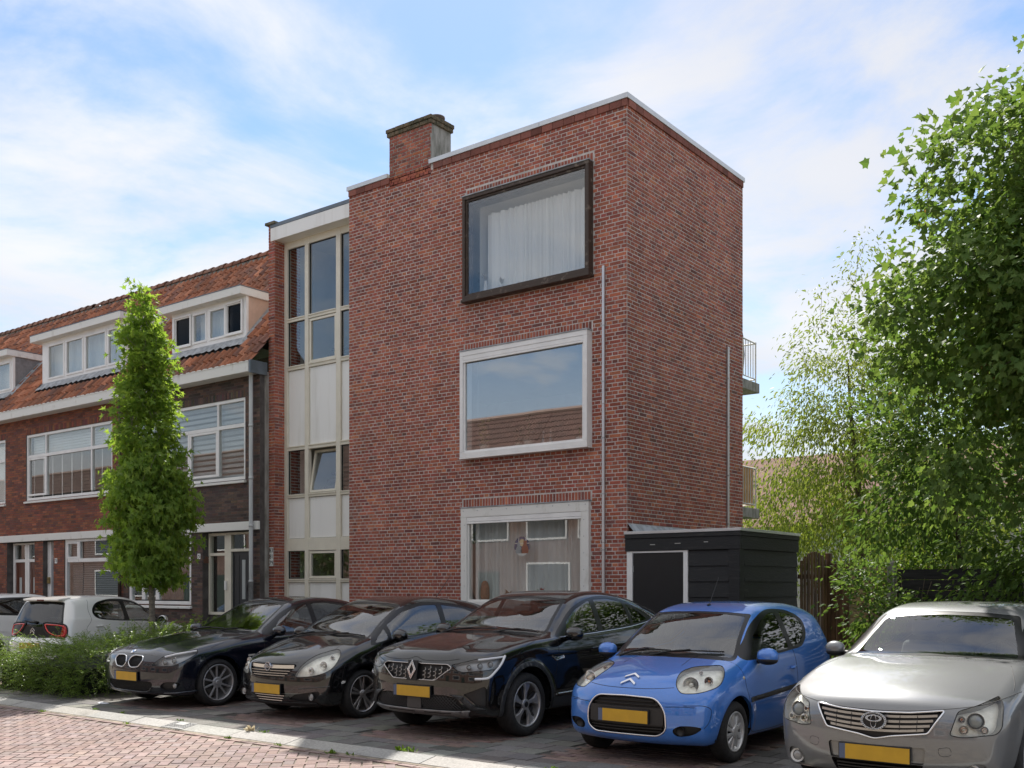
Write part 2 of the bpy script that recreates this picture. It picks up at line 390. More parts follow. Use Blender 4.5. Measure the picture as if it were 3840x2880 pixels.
# sand washed against the kerb
g = G()
for k in range(60):
    x0 = -24 + k * 0.4; w0 = 0.012 + 0.05 * abs(math.sin(k * 1.7)) ** 2; w1 = 0.012 + 0.05 * abs(math.sin((k + 1) * 1.7)) ** 2
    g.add([(x0, 6.883 - w0, 0.0015), (x0 + 0.4, 6.883 - w1, 0.0015), (x0 + 0.4, 6.883, 0.008), (x0, 6.883, 0.008)], [(0, 1, 2, 3)])
tag(g.build('washed_sand', mat('washed_sand', (0.26, 0.22, 0.17), .95, var=.3, vscale=6, bump=.4, bscale=90), road), kind='stuff')

# kerb of sloping concrete blocks
PZ = 0.05
g = G(); g.box(-60, 40, 6.89, 7.115, -0.08, -0.004)
kerb = tag(g.build('kerb', M_SAND), kind='structure')
def kerb_block(L):
    p = [(-L / 2, 6.885), (L / 2, 6.885), (L / 2, 7.115), (-L / 2, 7.115)]
    V = [(x, y, -0.07) for x, y in p] + [(-L / 2, 6.888, 0.012), (L / 2, 6.888, 0.012), (L / 2, 7.113, PZ + .004), (-L / 2, 7.113, PZ + .004)]
    return np.array(V) - np.array([0, 7.0, 0]), TOPF
x = -6.34 - 0.935 * 26; kl = []
Vk, Fk = kerb_block(0.925)
while x < 6:
    c = x + .935 / 2
    if not (-10.5 < c < -9.9): kl.append((Vk, Fk, (c, 7.0 + random.gauss(0, .002), random.gauss(0, .0015)), vary((0.36, 0.352, 0.325), .06), random.gauss(0, .0025), 'k'))
    else:
        a, b = x, -10.38
        V1, F1 = kerb_block(b - a - .01)
        if b - a > .05: kl.append((V1, F1, ((a + b) / 2, 7.0, 0), vary((0.36, 0.352, 0.325), .05), 0, 'k1'))
        a, b = -9.96, x + .925; V2, F2 = kerb_block(b - a)
        if b - a > .05: kl.append((V2, F2, ((a + b) / 2, 7.0, 0), vary((0.36, 0.352, 0.325), .05), 0, 'k2'))
    x += .935
pieces(kerb, kl, M_CONC, 'kerb_block', 'rest', 400)
# gully grate in the kerb line
t = thing('gully_grate', 'cast iron gully cover with toothed inlet set into the kerb', 'drain', (-10.17, 7.0, 0))
M_IRON = mat('worn_cast_iron', (0.24, 0.24, 0.235), 0.6, metal=0.35, var=0.2, vscale=18, bump=0.4, bscale=90)
g = G(); zf = lambda y: 0.014 + (y + 0.112) / 0.225 * (PZ - 0.008)
g.hexa([(-.2, -.10, -.06), (.2, -.10, -.06), (.2, .11, -.06), (-.2, .11, -.06), (-.2, -.10, zf(-.10)), (.2, -.10, zf(-.10)), (.2, .11, zf(.11)), (-.2, .11, zf(.11))])
g.build('cover', M_IRON, t)
g = G()
for i in range(9):
    for j in range(5):
        if 2 <= i <= 6 and j >= 2: continue
        a = -.18 + i * .042; b = -.06 + j * .033
        g.hexa([(a, b, zf(b) - .01), (a + .028, b, zf(b) - .01), (a + .028, b + .02, zf(b) - .01), (a, b + .02, zf(b) - .01), (a, b, zf(b) + .004), (a + .028, b, zf(b) + .004), (a + .028, b + .02, zf(b + .02) + .004), (a, b + .02, zf(b + .02) + .004)])
g.build('stud_pattern', M_IRON, t)
g = G(); g.hexa([(-.09, .0, zf(0) - .01), (.09, .0, zf(0) - .01), (.09, .095, zf(.095) - .01), (-.09, .095, zf(.095) - .01), (-.09, .0, zf(0) + .006), (.09, .0, zf(0) + .006), (.09, .095, zf(.095) + .006), (-.09, .095, zf(.095) + .006)])
g.build('raised_plate', mat('worn_iron_plate', (.36, .36, .35), .55, metal=.3, var=.1, vscale=30), t)
g = G()
for i in range(8): g = G(); g.box(-.18 + i * .048, -.18 + i * .048 + .024, -.125, -.098, -.03, .012); g.build('inlet_tooth', mat('wet_black_iron', (.01, .01, .01), .5), t)

# parking bays: grey tiles with a red brick band under every car
g = G(); g.box(-60, 40, 7.12, 13.84, -0.075, PZ - 0.012)
park = tag(g.build('parking_surface', mat('dark_joint_sand', (.07, .063, .055), .95, var=.3, vscale=3)), kind='structure')
BANDS = [(-17.35, -15.95), (-14.95, -13.6), (-12.72, -11.28), (-10.33, -8.93), (-8.0, -6.5), (-5.62, -4.15), (-3.25, -1.75), (-0.9, 0.6)]
Vt, Ft = slab_piece(0.296, 0.296, 0.04, .003); Vb, Fb = slab_piece(0.197, 0.096, 0.04, .003)
tl = []; bl = []
greys = [(0.155, 0.149, 0.141), (0.175, 0.169, 0.16), (0.138, 0.133, 0.126), (0.19, 0.183, 0.173)]
reds = [(0.215, 0.155, 0.135), (0.235, 0.168, 0.145), (0.20, 0.148, 0.13), (0.225, 0.17, 0.152)]
yy = 7.285
row = 0
while yy < 13.8:
    x = -26 + (0.15 if row % 2 else 0)
    while x < 1.5:
        inb = any(a - .02 < x < b + .02 for a, b in BANDS) and 7.62 < yy < 12.4
        if not inb and in_view(x, yy, PZ, 100) and not (-16.6 < x < -12.95 and 7.62 < yy < 12.2):
            tl.append((Vt, Ft, (x, yy, PZ + random.gauss(0, .0018)), vary(random.choice(greys), .12), random.gauss(0, .006), 't'))
        x += 0.301
    yy += 0.301; row += 1
for a, b in BANDS:
    yy = 7.62 + .05; row = 0
    while yy < 12.4:
        x = a + (0 if row % 2 else .1)
        while x < b:
            if in_view(x, yy, PZ, 60) and not (-16.6 < x < -12.95): bl.append((Vb, Fb, (x + .1, yy, PZ + random.gauss(0, .0015) + .001), vary(random.choice(reds), .12), random.gauss(0, .008), 'b'))
            x += .2015
        yy += .1005; row += 1
pieces(park, tl, M_CONC, 'tile', 'far_tiles', 300, key=lambda p: depth_of(p[2][0], p[2][1]))
pieces(park, bl, M_PAVE, 'brick', 'far_bricks', 300, key=lambda p: depth_of(p[2][0], p[2][1]))

# garden path and planting soil beside the shed
g = G(); g.box(-6.2, -5.1, 13.9, 30, -.05, PZ + .006)
path = tag(g.build('garden_path', M_SOIL), kind='structure')
pl = []; Vq, Fq = slab_piece(.29, .29, .04, .006)
for j in range(50):
    for i in range(3):
        if random.random() < .12: continue
        pl.append((Vq, Fq, (-6.0 + i * .31 + random.gauss(0, .02), 13.9 + j * .31, PZ + .02 + random.gauss(0, .008)), vary((.17, .155, .13), .2), random.gauss(0, .06), 'q'))
pieces(path, pl, M_CONC, 'slab', 'rest', 300)
g = G(); g.add([(-5.05, 13.0, PZ + .012), (8, 13.0, PZ + .012), (8, 40, PZ + .012), (-5.05, 40, PZ + .012)], [(0, 1, 2, 3)])
tag(g.build('planting_soil', mat('dark_soil', (.045, .036, .026), .95, var=.5, vscale=5, bump=.6, bscale=20)), kind='structure')
g = G(); g.add([(-60, 18.4, PZ + .004), (-6.2, 18.4, PZ + .004), (-6.2, 60, PZ + .004), (-60, 60, PZ + .004)], [(0, 1, 2, 3)])
tag(g.build('back_garden_lawn', mat('lawn', (.05, .09, .025), .9, var=.4, vscale=2, bump=.5, bscale=40)), kind='structure')
for o_ in (road, kerb, park): o_.scale = (1.032, 1.032, 1.0)
for o_ in list(COL.objects):
    if o_.parent is None and o_.get('kind') == 'structure': o_.location.z = -0.05
t.scale = (1.032, 1.032, 1.0); t.location = (-10.17 * 1.032, 7.0 * 1.032, -.05)
PZ = 0.0
# ------------------------------------------------------------------ brickwork
def brick_piece(L, Hh, d=0.03, ch=0.0035):
    """front face towards -y, open at the back; origin at the centre of the back plane (wall face)"""
    a, h = L / 2, Hh / 2
    return (np.array([(-a, d, -h), (a, d, -h), (a, d, h), (-a, d, h), (-a, 0.003, -h), (a, 0.003, -h), (a, 0.003, h), (-a, 0.003, h),
                      (-a + ch, 0, -h + ch), (a - ch, 0, -h + ch), (a - ch, 0, h - ch), (-a + ch, 0, h - ch)]),
            [(8, 9, 10, 11), (4, 5, 9, 8), (5, 6, 10, 9), (6, 7, 11, 10), (7, 4, 8, 11), (0, 1, 5, 4), (1, 2, 6, 5), (2, 3, 7, 6), (3, 0, 4, 7)])
_BC = {}
def brick_rows(u0, u1, z0, z1, holes, pal, wts, ch=0.0625, bl=0.2195, jt=0.0125, bond='cross', top_tiles=False, seed=1, var_=.10):
    """list of (u, z, length, height, colour) in wall coordinates"""
    rr = random.Random(seed); out = []; j = 0; z = z0
    while z + ch * .6 < z1:
        zc = z + ch / 2
        if bond == 'cross':
            if j % 2 == 0: step = bl; off = (bl / 4) if (j // 2) % 2 == 0 else (-bl / 4)
            else: step = bl / 2; off = 0
        else:
            step = bl; off = 0 if j % 2 == 0 else bl / 2
        u = u0 - step + (off % step)
        iv = []
        while u < u1:
            a, b = max(u, u0), min(u + step, u1)
            if b - a > .03: iv.append((a, b))
            u += step
        for (h0, h1, k0, k1) in holes:
            if k0 - .001 < zc < k1 + .001:
                nv = []
                for a, b in iv:
                    if b <= h0 or a >= h1: nv.append((a, b)); continue
                    if a < h0 - .035: nv.append((a, h0))
                    if b > h1 + .035: nv.append((h1, b))
                iv = nv
        for a, b in iv:
            base = rr.choices(pal, wts)[0]; k = 1 + rr.gauss(0, var_)
            out.append(((a + b) / 2 + rr.gauss(0, .0012), zc + rr.gauss(0, .0011), b - a - jt + rr.gauss(0, .0015), ch - jt, tuple(max(.004, c * k * (1 + rr.gauss(0, .04))) for c in base)))
        z += ch; j += 1
    return out

def lay(parent, rows, origin, rz, material, depth=.03, nobj=0, key=None, name='brick', rest='brickwork', proud=.0):
    """rows in (u,z); origin = wall point at u=0,z=0 ; rz = direction of u in plan; outside lies at -90 deg from u"""
    cs, sn = math.cos(rz), math.sin(rz); nx, ny = sn, -cs
    pl = []
    for (u, z, L, Hh, c) in rows:
        Lq = round(L * 200) / 200; q = (Lq, round(Hh, 4))
        if q not in _BC: _BC[q] = brick_piece(Lq, q[1], depth)
        pr = proud + random.uniform(-.0012, .0018)
        p = (origin[0] + u * cs + nx * (.004 + pr), origin[1] + u * sn + ny * (.004 + pr), origin[2] + z)
        pl.append((_BC[q][0], _BC[q][1], p, c, rz, q))
    return pieces(parent, pl, material, name, rest, nobj, key)

def wall_mesh(name, u0, u1, z0, z1, holes, origin, rz, thick, material, parent=None):
    us = sorted({u0, u1, *[v for h in holes for v in h[:2] if u0 < v < u1]}); zs = sorted({z0, z1, *[v for h in holes for v in h[2:] if z0 < v < z1]})
    g = G(); g.M = Matrix.Translation(origin) @ Matrix.Rotation(rz, 4, 'Z')
    for a, b in zip(us[:-1], us[1:]):
        run = None
        for c, d in list(zip(zs[:-1], zs[1:])) + [(None, None)]:
            solid = c is not None and not any(h[0] <= (a + b) / 2 <= h[1] and h[2] <= (c + d) / 2 <= h[3] for h in holes)
            if solid: run = (run[0], d) if run else (c, d)
            elif run: g.box(a, b, 0, thick, run[0], run[1]); run = None
    return g.build(name, material, parent)

# ------------------------------------------------------------------ the apartment building
BX0, BX1, BY0, BY1, BZ = -14.75, -8.44, 14.0, 18.26, 9.36
apt = thing('apartment_building', 'three-storey flat-roofed red brick apartment block with large boxed windows and a glazed stairwell', 'building', (-11.6, 16, 0))
def under(root, *objs):
    for o in objs:
        if o is None: continue
        o.parent = root; o.matrix_parent_inverse = Matrix.Translation(root.location).inverted()
W1 = (-11.83, -9.12, 1.25, 3.01); W2 = (-11.79, -9.10, 3.90, 5.77); W3 = (-11.74, -9.075, 6.68, 8.50)
PAL = [(0.345, 0.108, 0.072), (0.41, 0.138, 0.080), (0.285, 0.094, 0.070), (0.215, 0.086, 0.072), (0.44, 0.165, 0.095), (0.35, 0.122, 0.088)]
WT = [38, 16, 24, 8, 4, 12]
def off(h): return (h[0] - BX0, h[1] - BX0, h[2], h[3])
ins = .09
holesF = [(h[0] - BX0 + ins, h[1] - BX0 - ins, h[2] + ins, h[3] - ins) for h in (W1, W2, W3)]
fw = wall_mesh('front_wall', 0, BX1 - BX0, -.05, BZ - .01, holesF, (BX0, BY0, 0), 0, .25, M_MORTAR); under(apt, fw)
sol = [(h[0] - BX0 - .02, h[1] - BX0 + .02, h[3] - .01, h[3] + .16) for h in (W1, W2, W3)]      # soldier courses over the windows
rows = brick_rows(0, BX1 - BX0 + .004, 0, BZ - .125, [off(h) for h in (W1, W2, W3)] + sol, PAL, WT, seed=3)
rr = random.Random(5)
for h in (W1, W2, W3):
    n = int((h[1] - h[0]) / .0625)
    for i in range(n):
        base = rr.choices(PAL, WT)[0]; k = 1 + rr.gauss(0, .12)
        rows.append((h[0] - BX0 + (i + .5) * (h[1] - h[0]) / n, h[3] + .085, .050, .146, tuple(c * k for c in base)))
vis = lambda p: (0 if p[2][2] > 1.35 else 1, -p[2][0])
lay(fw, rows, (BX0, BY0, 0), 0, M_BRICK, nobj=300, key=vis)
# side wall
sw = wall_mesh('side_wall', 0, BY1 - BY0 - .25, -.05, BZ - .01, [], (BX1, BY0 + .25, 0), R_(90), .25, M_MORTAR); under(apt, sw)
rows = brick_rows(.004, BY1 - BY0, 0, BZ - .125, [], PAL, WT, seed=8)
lay(sw, rows, (BX1, BY0, 0), R_(90), M_BRICK, nobj=300, key=lambda p: (0 if p[2][2] > 2.5 else 1, p[2][1]), rest='side_brickwork')
# left flank above the stairwell and back wall
wl = wall_mesh('left_wall', 0, BY1 - BY0 - .26, -.05, BZ - .012, [], (BX0, BY1, 0), R_(-90), .25, M_MORTAR); under(apt, wl)
bw = wall_mesh('back_wall', 0, BX1 - BX0 - .02, -.05, BZ - .014, [], (BX1 - .01, BY1 + .01, 0), R_(180), .2, M_MORTAR); under(apt, bw)
# top course: large edging tiles below the roof trim
def edging(u0, u1, skip, origin, rz, parent, nm):
    out = []; u = u0; k = random.Random(2)
    while u < u1 - .03:
        b = min(u + .222, u1)
        if not (skip and skip[0] < (u + b) / 2 < skip[1]):
            f = 1 + k.gauss(0, .14); out.append(((u + b) / 2, 0, b - u - .008, .112, tuple(c * f for c in (.25, .10, .078))))
        u = b
    return lay(parent, out, origin, rz, M_BRICK, nobj=300, name='edge_tile', rest=nm, proud=.022, depth=.05)
CH0, CH1 = -13.66, -12.60
edging(0, BX1 - BX0 + .01, (CH0 - BX0, CH1 - BX0), (BX0, BY0, BZ - .065), 0, fw, 'edging')
edging(.03, BY1 - BY0, None, (BX1, BY0, BZ - .065), R_(90), sw, 'edging')
# aluminium roof trim, roof
g = G()
for a, b in ((BX0 - .035, CH0 - .02), (CH1 - .03, BX1 + .035)):
    u = a
    while u < b - .01:
        e = min(u + 2.5, b); g.box(u, e - .004, BY0 - .04, BY0 + .10, BZ - .008, BZ + .075); u = e
g.box(BX1 - .10, BX1 + .036, BY0 - .041, BY1 + .03, BZ - .0085, BZ + .0755)
under(apt, g.build('roof_trim', M_ALU, bevel=.004))
g = G(); g.box(BX0 + .02, BX1 - .05, BY0 + .1, BY1, BZ - .25, BZ - .02); under(apt, g.build('roof', mat('bitumen', (.05, .05, .05), .9)))
# chimney
g = G(); g.box(CH0 + .006, CH1 - .006, BY0, BY0 + .56, BZ - .2, 10.18); ch = g.build('chimney', M_GREYC); under(apt, ch)
rows = brick_rows(CH0 - BX0, CH1 - BX0, BZ - .125, 10.11, [], PAL, WT, seed=21)
# continue the coursing of the wall
lay(ch, [(u, z, L, h_, tuple(c * .93 for c in cc)) for u, z, L, h_, cc in rows], (BX0, BY0, 0), 0, M_BRICK, nobj=300, name='brick')
M_MOSS = mat('mossy_cap_brick', (.17, .13, .085), .95, col2=(.075, .072, .045), vscale=12, bump=.6, bscale=40)
g = G(); rr = random.Random(4)
for lvl, (z, pr) in enumerate(((10.11, .035), (10.185, .05))):
    u = CH0 - pr
    while u < CH1 + pr - .05:
        e = min(u + (.21 if lvl == 0 else .24), CH1 + pr); g.box(u, e - .009, BY0 - pr, BY0 + .11, z, z + .066 + rr.uniform(0, .008)); u = e
    v = BY0 + .118
    while v < BY0 + .56 + pr - .05:
        e = min(v + .21, BY0 + .56 + pr); g.box(CH1 - .1, CH1 + pr, v, e - .009, z, z + .066 + rr.uniform(0, .008)); v = e
    g.box(CH0, CH1 - .11, BY0 + .12, BY0 + .56, z, z + .055)
cap = g.build('cap', M_MOSS, ch, bevel=.008)
g = G()
for cx_, r in ((-12.72, .14), (-13.12, .13)): g.lathe([(r * .9, 10.2), (r, 10.3), (r * 1.06, 10.31), (r * 1.06, 10.345), (r * .78, 10.345), (r * .75, 10.25)], 18, (cx_, BY0 + .3, 0))
for cx_ in (-13.35, -12.95): g.ellipsoid((cx_, BY0 + .05, 10.25), (.12, .08, .045), 10, 6)
g.build('flue_pot', mat('sooty_clay', (.10, .075, .06), .85, var=.3, vscale=10), ch, smooth=True)

# boxed windows --------------------------------------------------------------------------------
def curtain(name, x0, x1, z0, z1, y, amp, wl, mt, parent, seed=1):
    rr = random.Random(seed); n = int((x1 - x0) / .012); V = []; ph = 0
    for i in range(n + 1):
        x = x0 + (x1 - x0) * i / n; ph += .012 / wl * 2 * math.pi * (1 + .5 * math.sin(x * 3.1 + seed)); yy = y + amp * math.sin(ph) + amp * .4 * math.sin(ph * 2.3 + 1)
        V += [(x, yy, z0), (x, yy * 1.0 + amp * .2 * math.sin(x * 5), (z0 + z1) / 2), (x, yy, z1)]
    F = [(i * 3 + k, (i + 1) * 3 + k, (i + 1) * 3 + k + 1, i * 3 + k + 1) for i in range(n) for k in (0, 1)]
    return mobj(name, np.array(V), F, mt, parent, smooth=True)
def cloth(name, col, tr):
    m, nt, N, L, b = nodes(name); out = [n for n in N if n.type == 'OUTPUT_MATERIAL'][0]
    b.inputs['Base Color'].default_value = (*col, 1); b.inputs['Roughness'].default_value = .9
    t = N.new('ShaderNodeBsdfTranslucent'); t.inputs[0].default_value = (*col, 1); mx = N.new('ShaderNodeMixShader'); mx.inputs[0].default_value = tr
    L.new(b.outputs[0], mx.inputs[1]); L.new(t.outputs[0], mx.inputs[2]); L.new(mx.outputs[0], out.inputs[0]); return m
M_CURT = cloth('white_curtain', (.93, .94, .95), .12); M_CURT2 = cloth('grey_sheer_curtain', (.78, .79, .79), .2)
def ring(g, x0, x1, z0, z1, w, y0, y1):
    """four mitred-looking bars: left, right between top and bottom"""
    wl, wr, wb, wt = (w,) * 4 if not isinstance(w, tuple) else w
    g.box(x0, x1, y0, y1, z1 - wt, z1); g.box(x0, x1, y0, y1, z0, z0 + wb); g.box(x0, x0 + wl, y0 + .0007, y1, z0 + wb, z1 - wt); g.box(x1 - wr, x1, y0 + .0007, y1, z0 + wb, z1 - wt)

def room(name, x0, x1, y0, y1, z0, z1, parent, mt=None):
    g = G(); t = .02
    g.box(x0, x1, y1, y1 + t, z0, z1); g.box(x0 - t, x0, y0, y1, z0, z1); g.box(x1, x1 + t, y0, y1, z0, z1); g.box(x0, x1, y0, y1, z1, z1 + t); g.box(x0, x1, y0, y1, z0 - t, z0)
    return g.build(name, mt or M_ROOM, parent)

def boxed_window(name, h, proud, fmat, fw_, roller, label, glass):
    x0, x1, z0, z1 = h; yf = BY0 - proud
    g = G(); ring(g, x0, x1, z0, z1, fw_, yf, BY0 + .02)
    w = g.build(name, fmat, None, bevel=.006); under(apt, w); w['label'] = label
    fl, fr, fb, ft = fw_ if isinstance(fw_, tuple) else (fw_,) * 4
    g = G(); ring(g, x0 + fl, x1 - fr, z0 + fb, z1 - ft, .035, yf + .03, BY0 + .06); g.build('sash', fmat, w, bevel=.003)
    g = G(); g.box(x0 + fl + .03, x1 - fr - .03, yf + .052, yf + .058, z0 + fb + .03, z1 - ft - .03); g.build('pane', glass, w)
    if roller:
        zt = z1 - ft - .002; g = G(); g.box(x0 + fl + .002, x1 - fr - .002, yf + .006, yf + .05, zt - .075, zt); g.box(x0 + fl + .002, x1 - fr - .002, yf + .0, yf + .045, zt - .115, zt - .08)
        g.build('screen_cassette', M_WHITE, w, bevel=.006)
    g = G(); g.box(x0 - .01, x1 + .012, yf - .012, BY0 + .01, z1 + .0015, z1 + .02); g.build('head_flashing', M_LEAD, w)
    return w
w3 = boxed_window('window', W3, .14, M_WOODF, (.06, .06, .065, .06), False, 'top floor boxed window in flaking dark brown timber frame', M_GLASS1)
w2 = boxed_window('window', W2, .15, M_WHITE, (.075, .075, .085, .085), True, 'boxed window in crisp white plastic frame with houseplants', M_GLASS2)
w1 = boxed_window('window', W1, .07, M_WHITE2, (.135, .15, .11, .165), True, 'ground floor window in broad weathered white surround', M_GLASS1)
g = G()
for i in range(9):
    x = W1[0] + .06 + i * (W1[1] - W1[0] - .12) / 8; g.lathe([(.009, -.004), (.009, 0)], 8, (x, BY0 - .0702, W1[3] - .05), 'y'); g.disc(.009, 8, (x, BY0 - .0745, W1[3] - .05))
for k in range(6):
    for x in (W1[0] + .09, W1[1] - .09): g.disc(.009, 8, (x, BY0 - .0745, W1[3] - .3 - k * .27))
g.build('screw_head', M_GALV, w1)
g = G(); g.box(W3[0] - .02, W3[1] + .02, BY0 - .165, BY0 + .01, W3[2] - .045, W3[2] - .002); g.build('sill', M_WOODF, w3, bevel=.008)
g = G(); g.box(W2[0] - .004, W2[1] + .004, BY0 - .158, BY0 + .01, W2[2] - .03, W2[2] - .002); g.build('sill', M_WHITE, w2, bevel=.006)
# rooms behind them
for nm, h, zf, zc in (('living_room', W1, .3, 2.86), ('living_room', W2, 3.1, 5.7), ('living_room', W3, 5.9, 8.46)):
    r = room(nm, (W3[0] + .08 if h is W3 else BX0 + .3), BX1 - .3, BY0 + .252, BY1 - .3, zf, zc, None, M_WHITE if h is W3 else M_ROOM); under(apt, r)
for h, w in ((W1, w1), (W2, w2), (W3, w3)):     # reveal lining and inner sill
    g = G(); a, b, c, d = h[0] + .07, h[1] - .07, h[2] + .07, h[3] - .07
    g.box(a, b, BY0 + .03, BY0 + .32, c, c + .03); g.box(a, b, BY0 + .03, BY0 + .26, d - .02, d); g.box(a, a + .02, BY0 + .031, BY0 + .26, c + .03, d - .02); g.box(b - .02, b, BY0 + .031, BY0 + .26, c + .03, d - .02)
    g.build('reveal', M_WHITE, w)
cu = curtain('curtain', W3[0] + .27, W3[1] + .25, 6.0, 8.24, BY0 + .24, .032, .11, M_CURT, w3, 2)
cu = curtain('curtain', W1[0] + .17, W1[1] - .13, .9, 2.85, BY0 + .25, .028, .12, M_CURT2, w1, 5)
g = G(); g.box(W1[0] + .19, W1[0] + .26, BY0 + .12, BY0 + .17, 1.0, 2.85); g.build('vertical_slat', M_WHITE, w1)
# stained glass disc hanging in the ground floor window: two cats in front of a moon
DX, DZ = -10.53, 2.31; DY = BY0 + .02
def circ(cx_, cz_, r, n=24, a0=0, a1=2 * math.pi, e=1.0): return [(cx_ + r * math.cos(a0 + (a1 - a0) * i / n), cz_ + e * r * math.sin(a0 + (a1 - a0) * i / n)) for i in range(n if abs(a1 - a0 - 2 * math.pi) < 1e-6 else n + 1)]
disc_t = thing('stained_glass_disc', 'round stained glass ornament of two cats and a moon hanging in the lowest boxed window', 'ornament', (DX, DY, DZ))
def flat(name, polys, y, mt, parent, th=.003):
    g = G()
    for p in polys: g.prism(p, 'y', y, y + th)
    return g.build(name, mt, parent)
flat('blue_glass', [circ(0, 0, .168)], 0, mat('blue_glass', (.02, .05, .17), .25), disc_t)
flat('moon', [circ(.0, .06, .062)], -.003, mat('moon_glass', (.75, .60, .36), .3), disc_t)
flat('snow', [circ(0, 0, .165, 10, R_(212), R_(328))], -.004, mat('milk_glass', (.7, .75, .78), .3), disc_t)
flat('lead_line', [[(-.165, .045), (.165, .045), (.165, .055), (-.165, .055)], [(-.16, -.075), (.16, -.075), (.16, -.066), (-.16, -.066)], [(-.075, -.15), (-.066, -.15), (-.066, .15), (-.075, .15)], [(.07, -.15), (.078, -.15), (.078, .15), (.07, .15)]], -.005, M_WHITE, disc_t)
def cat(s, x, h): return [(x + s * p[0] * h, p[1] * h - .12) for p in [(-.28, 0), (.30, 0), (.36, .2), (.30, .45), (.18, .62), (.20, .80), (.19, .98), (.10, .88), (.0, .88), (-.06, .98), (-.10, .80), (-.10, .62), (-.24, .42), (-.34, .18)]]
flat('brown_cat', [cat(1, .055, .24)], -.008, mat('brown_glass', (.27, .055, .02), .3), disc_t)
flat('grey_cat', [cat(-1, -.06, .20)], -.008, mat('grey_glass', (.30, .38, .44), .3), disc_t)
g = G(); g.tube([(0, .0, .168), (0, .0, .55)], .0015, 4); g.lathe([(.168, -.006), (.174, -.006), (.174, .006), (.168, .006)], 32, (0, 0, 0), 'y', True); g.build('rim', M_GALV, disc_t)

# things on the window sills
def leaf_fan(g, c, n, L, w, tilt, rr, up=.5):
    for k in range(n):
        a = rr.uniform(0, 2 * math.pi); e = rr.uniform(tilt, tilt + .7); d = Vector((math.cos(a) * math.cos(e), math.sin(a) * math.cos(e), math.sin(e))); sd = d.cross(Vector((0, 0, 1))).normalized()
        l = L * rr.uniform(.7, 1.2); b = Vector(c); m = b + d * l * .5 + Vector((0, 0, .06 * l)); t = b + d * l - Vector((0, 0, .2 * l))
        g.add([b, m + sd * w, t, m - sd * w], [(0, 1, 2, 3)])
def potted(name, label, loc, ph, pr, pmat, lmat, h, n, L, w, tilt, seed):
    t = thing(name, label, 'houseplant', loc); rr = random.Random(seed)
    g = G(); g.lathe([(0, .001), (pr * .78, .001), (pr, ph), (pr * .9, ph), (pr * .85, ph * .85), (0, ph * .85)], 16); g.build('pot', pmat, t, smooth=False)
    g = G()
    for k in range(3): g.tube([(0, 0, ph * .8), (rr.uniform(-.03, .03), rr.uniform(-.03, .03), ph + h * rr.uniform(.6, 1))], .006, 5)
    g.build('stem', mat('plant_stem', (.12, .13, .05), .7), t)
    g = G()
    for k in range(n): leaf_fan(g, (rr.uniform(-.05, .05), rr.uniform(-.03, .03), ph + h * (k + .5) / n), 5, L, w, tilt, rr)
    g.build('leaf', lmat, t)
    return t
ML1 = mat_leaf('variegated_leaf', (.10, .16, .03), (.30, .33, .10), .25); ML2 = mat_leaf('dull_leaf', (.05, .09, .04), (.10, .15, .07), .25)
MPOT = mat('grey_pot', (.45, .47, .42), .5, var=.1); MPOT2 = mat('green_pot', (.36, .42, .33), .5)
zs = W2[2] + .10
potted('houseplant', 'tall yellow-green houseplant in pale pot behind the white framed window', (W2[0] + .33, BY0 + .14, zs), .13, .09, MPOT, ML1, .42, 9, .17, .035, .2, 1)
potted('houseplant', 'small bushy houseplant in green pot beside the wide grey pot', (W2[0] + 1.08, BY0 + .15, zs), .10, .06, MPOT2, ML2, .25, 6, .11, .02, .2, 2)
potted('houseplant', 'spreading houseplant in the wide grey pot', (W2[0] + 1.30, BY0 + .15, zs), .13, .085, MPOT, ML2, .42, 6, .14, .018, .3, 3)
potted('houseplant', 'grassy houseplant in square white pot in corner of white framed window', (W2[1] - .32, BY0 + .14, zs), .09, .07, M_WHITE, mat_leaf('grass_leaf', (.06, .16, .03), (.12, .25, .05), .3), .10, 5, .17, .008, .8, 4)
for dx in (1.62, 1.77):
    t = tag(link(bpy.data.objects.new('glass_vase', None)), 'slim glass vase standing on the sill of the white framed window', 'vase', 'glass vases on the sill'); t.location = (W2[0] + dx, BY0 + .14, zs)
    g = G(); g.lathe([(0, 0), (.03, 0), (.03, .1), (.012, .14), (.014, .2), (.03, .26)], 14); g.build('body', mat('vase_glass', (.25, .28, .28), .1, coat=1), t, smooth=True)
    g = G(); g.lathe([(.031, .05), (.031, .07)], 14); g.build('band', M_WHITE, t)
zs = W3[2] + .10
for i, (dx, hh, r) in enumerate(((.30, .26, .045), (.42, .10, .05), (.55, .09, .06), (.66, .13, .05), (1.05, .10, .05))):
    t = tag(link(bpy.data.objects.new('white_jar', None)), ['tall white vase', 'short round white jar', 'low wide white bowl', 'white jar with dried grass', 'lone white pot beside the curtain folds'][i] + ' on the sill of the brown framed window', 'jar'); t.location = (W3[0] + dx, BY0 + .16, zs)
    g = G(); g.lathe([(0, 0), (r * .8, 0), (r, hh * .4), (r * .6, hh * .85), (r * .7, hh), (r * .55, hh), (0, hh * .5)], 14); g.build('body', mat('white_ceramic', (.72, .72, .72), .3), t, smooth=True)
    if i in (0, 3):
        g = G(); rr = random.Random(i)
        for k in range(2): leaf_fan(g, (0, 0, hh), 7, .16, .012, .7, rr)
        g.build('dried_grass', mat_leaf('dried_leaf', (.38, .36, .33), (.48, .46, .42), .2), t)
zs = W1[2] + .10
t = thing('terracotta_figure', 'rounded terracotta figure in lower left of the ground floor window', 'figurine', (W1[0] + .38, BY0 + .15, zs))
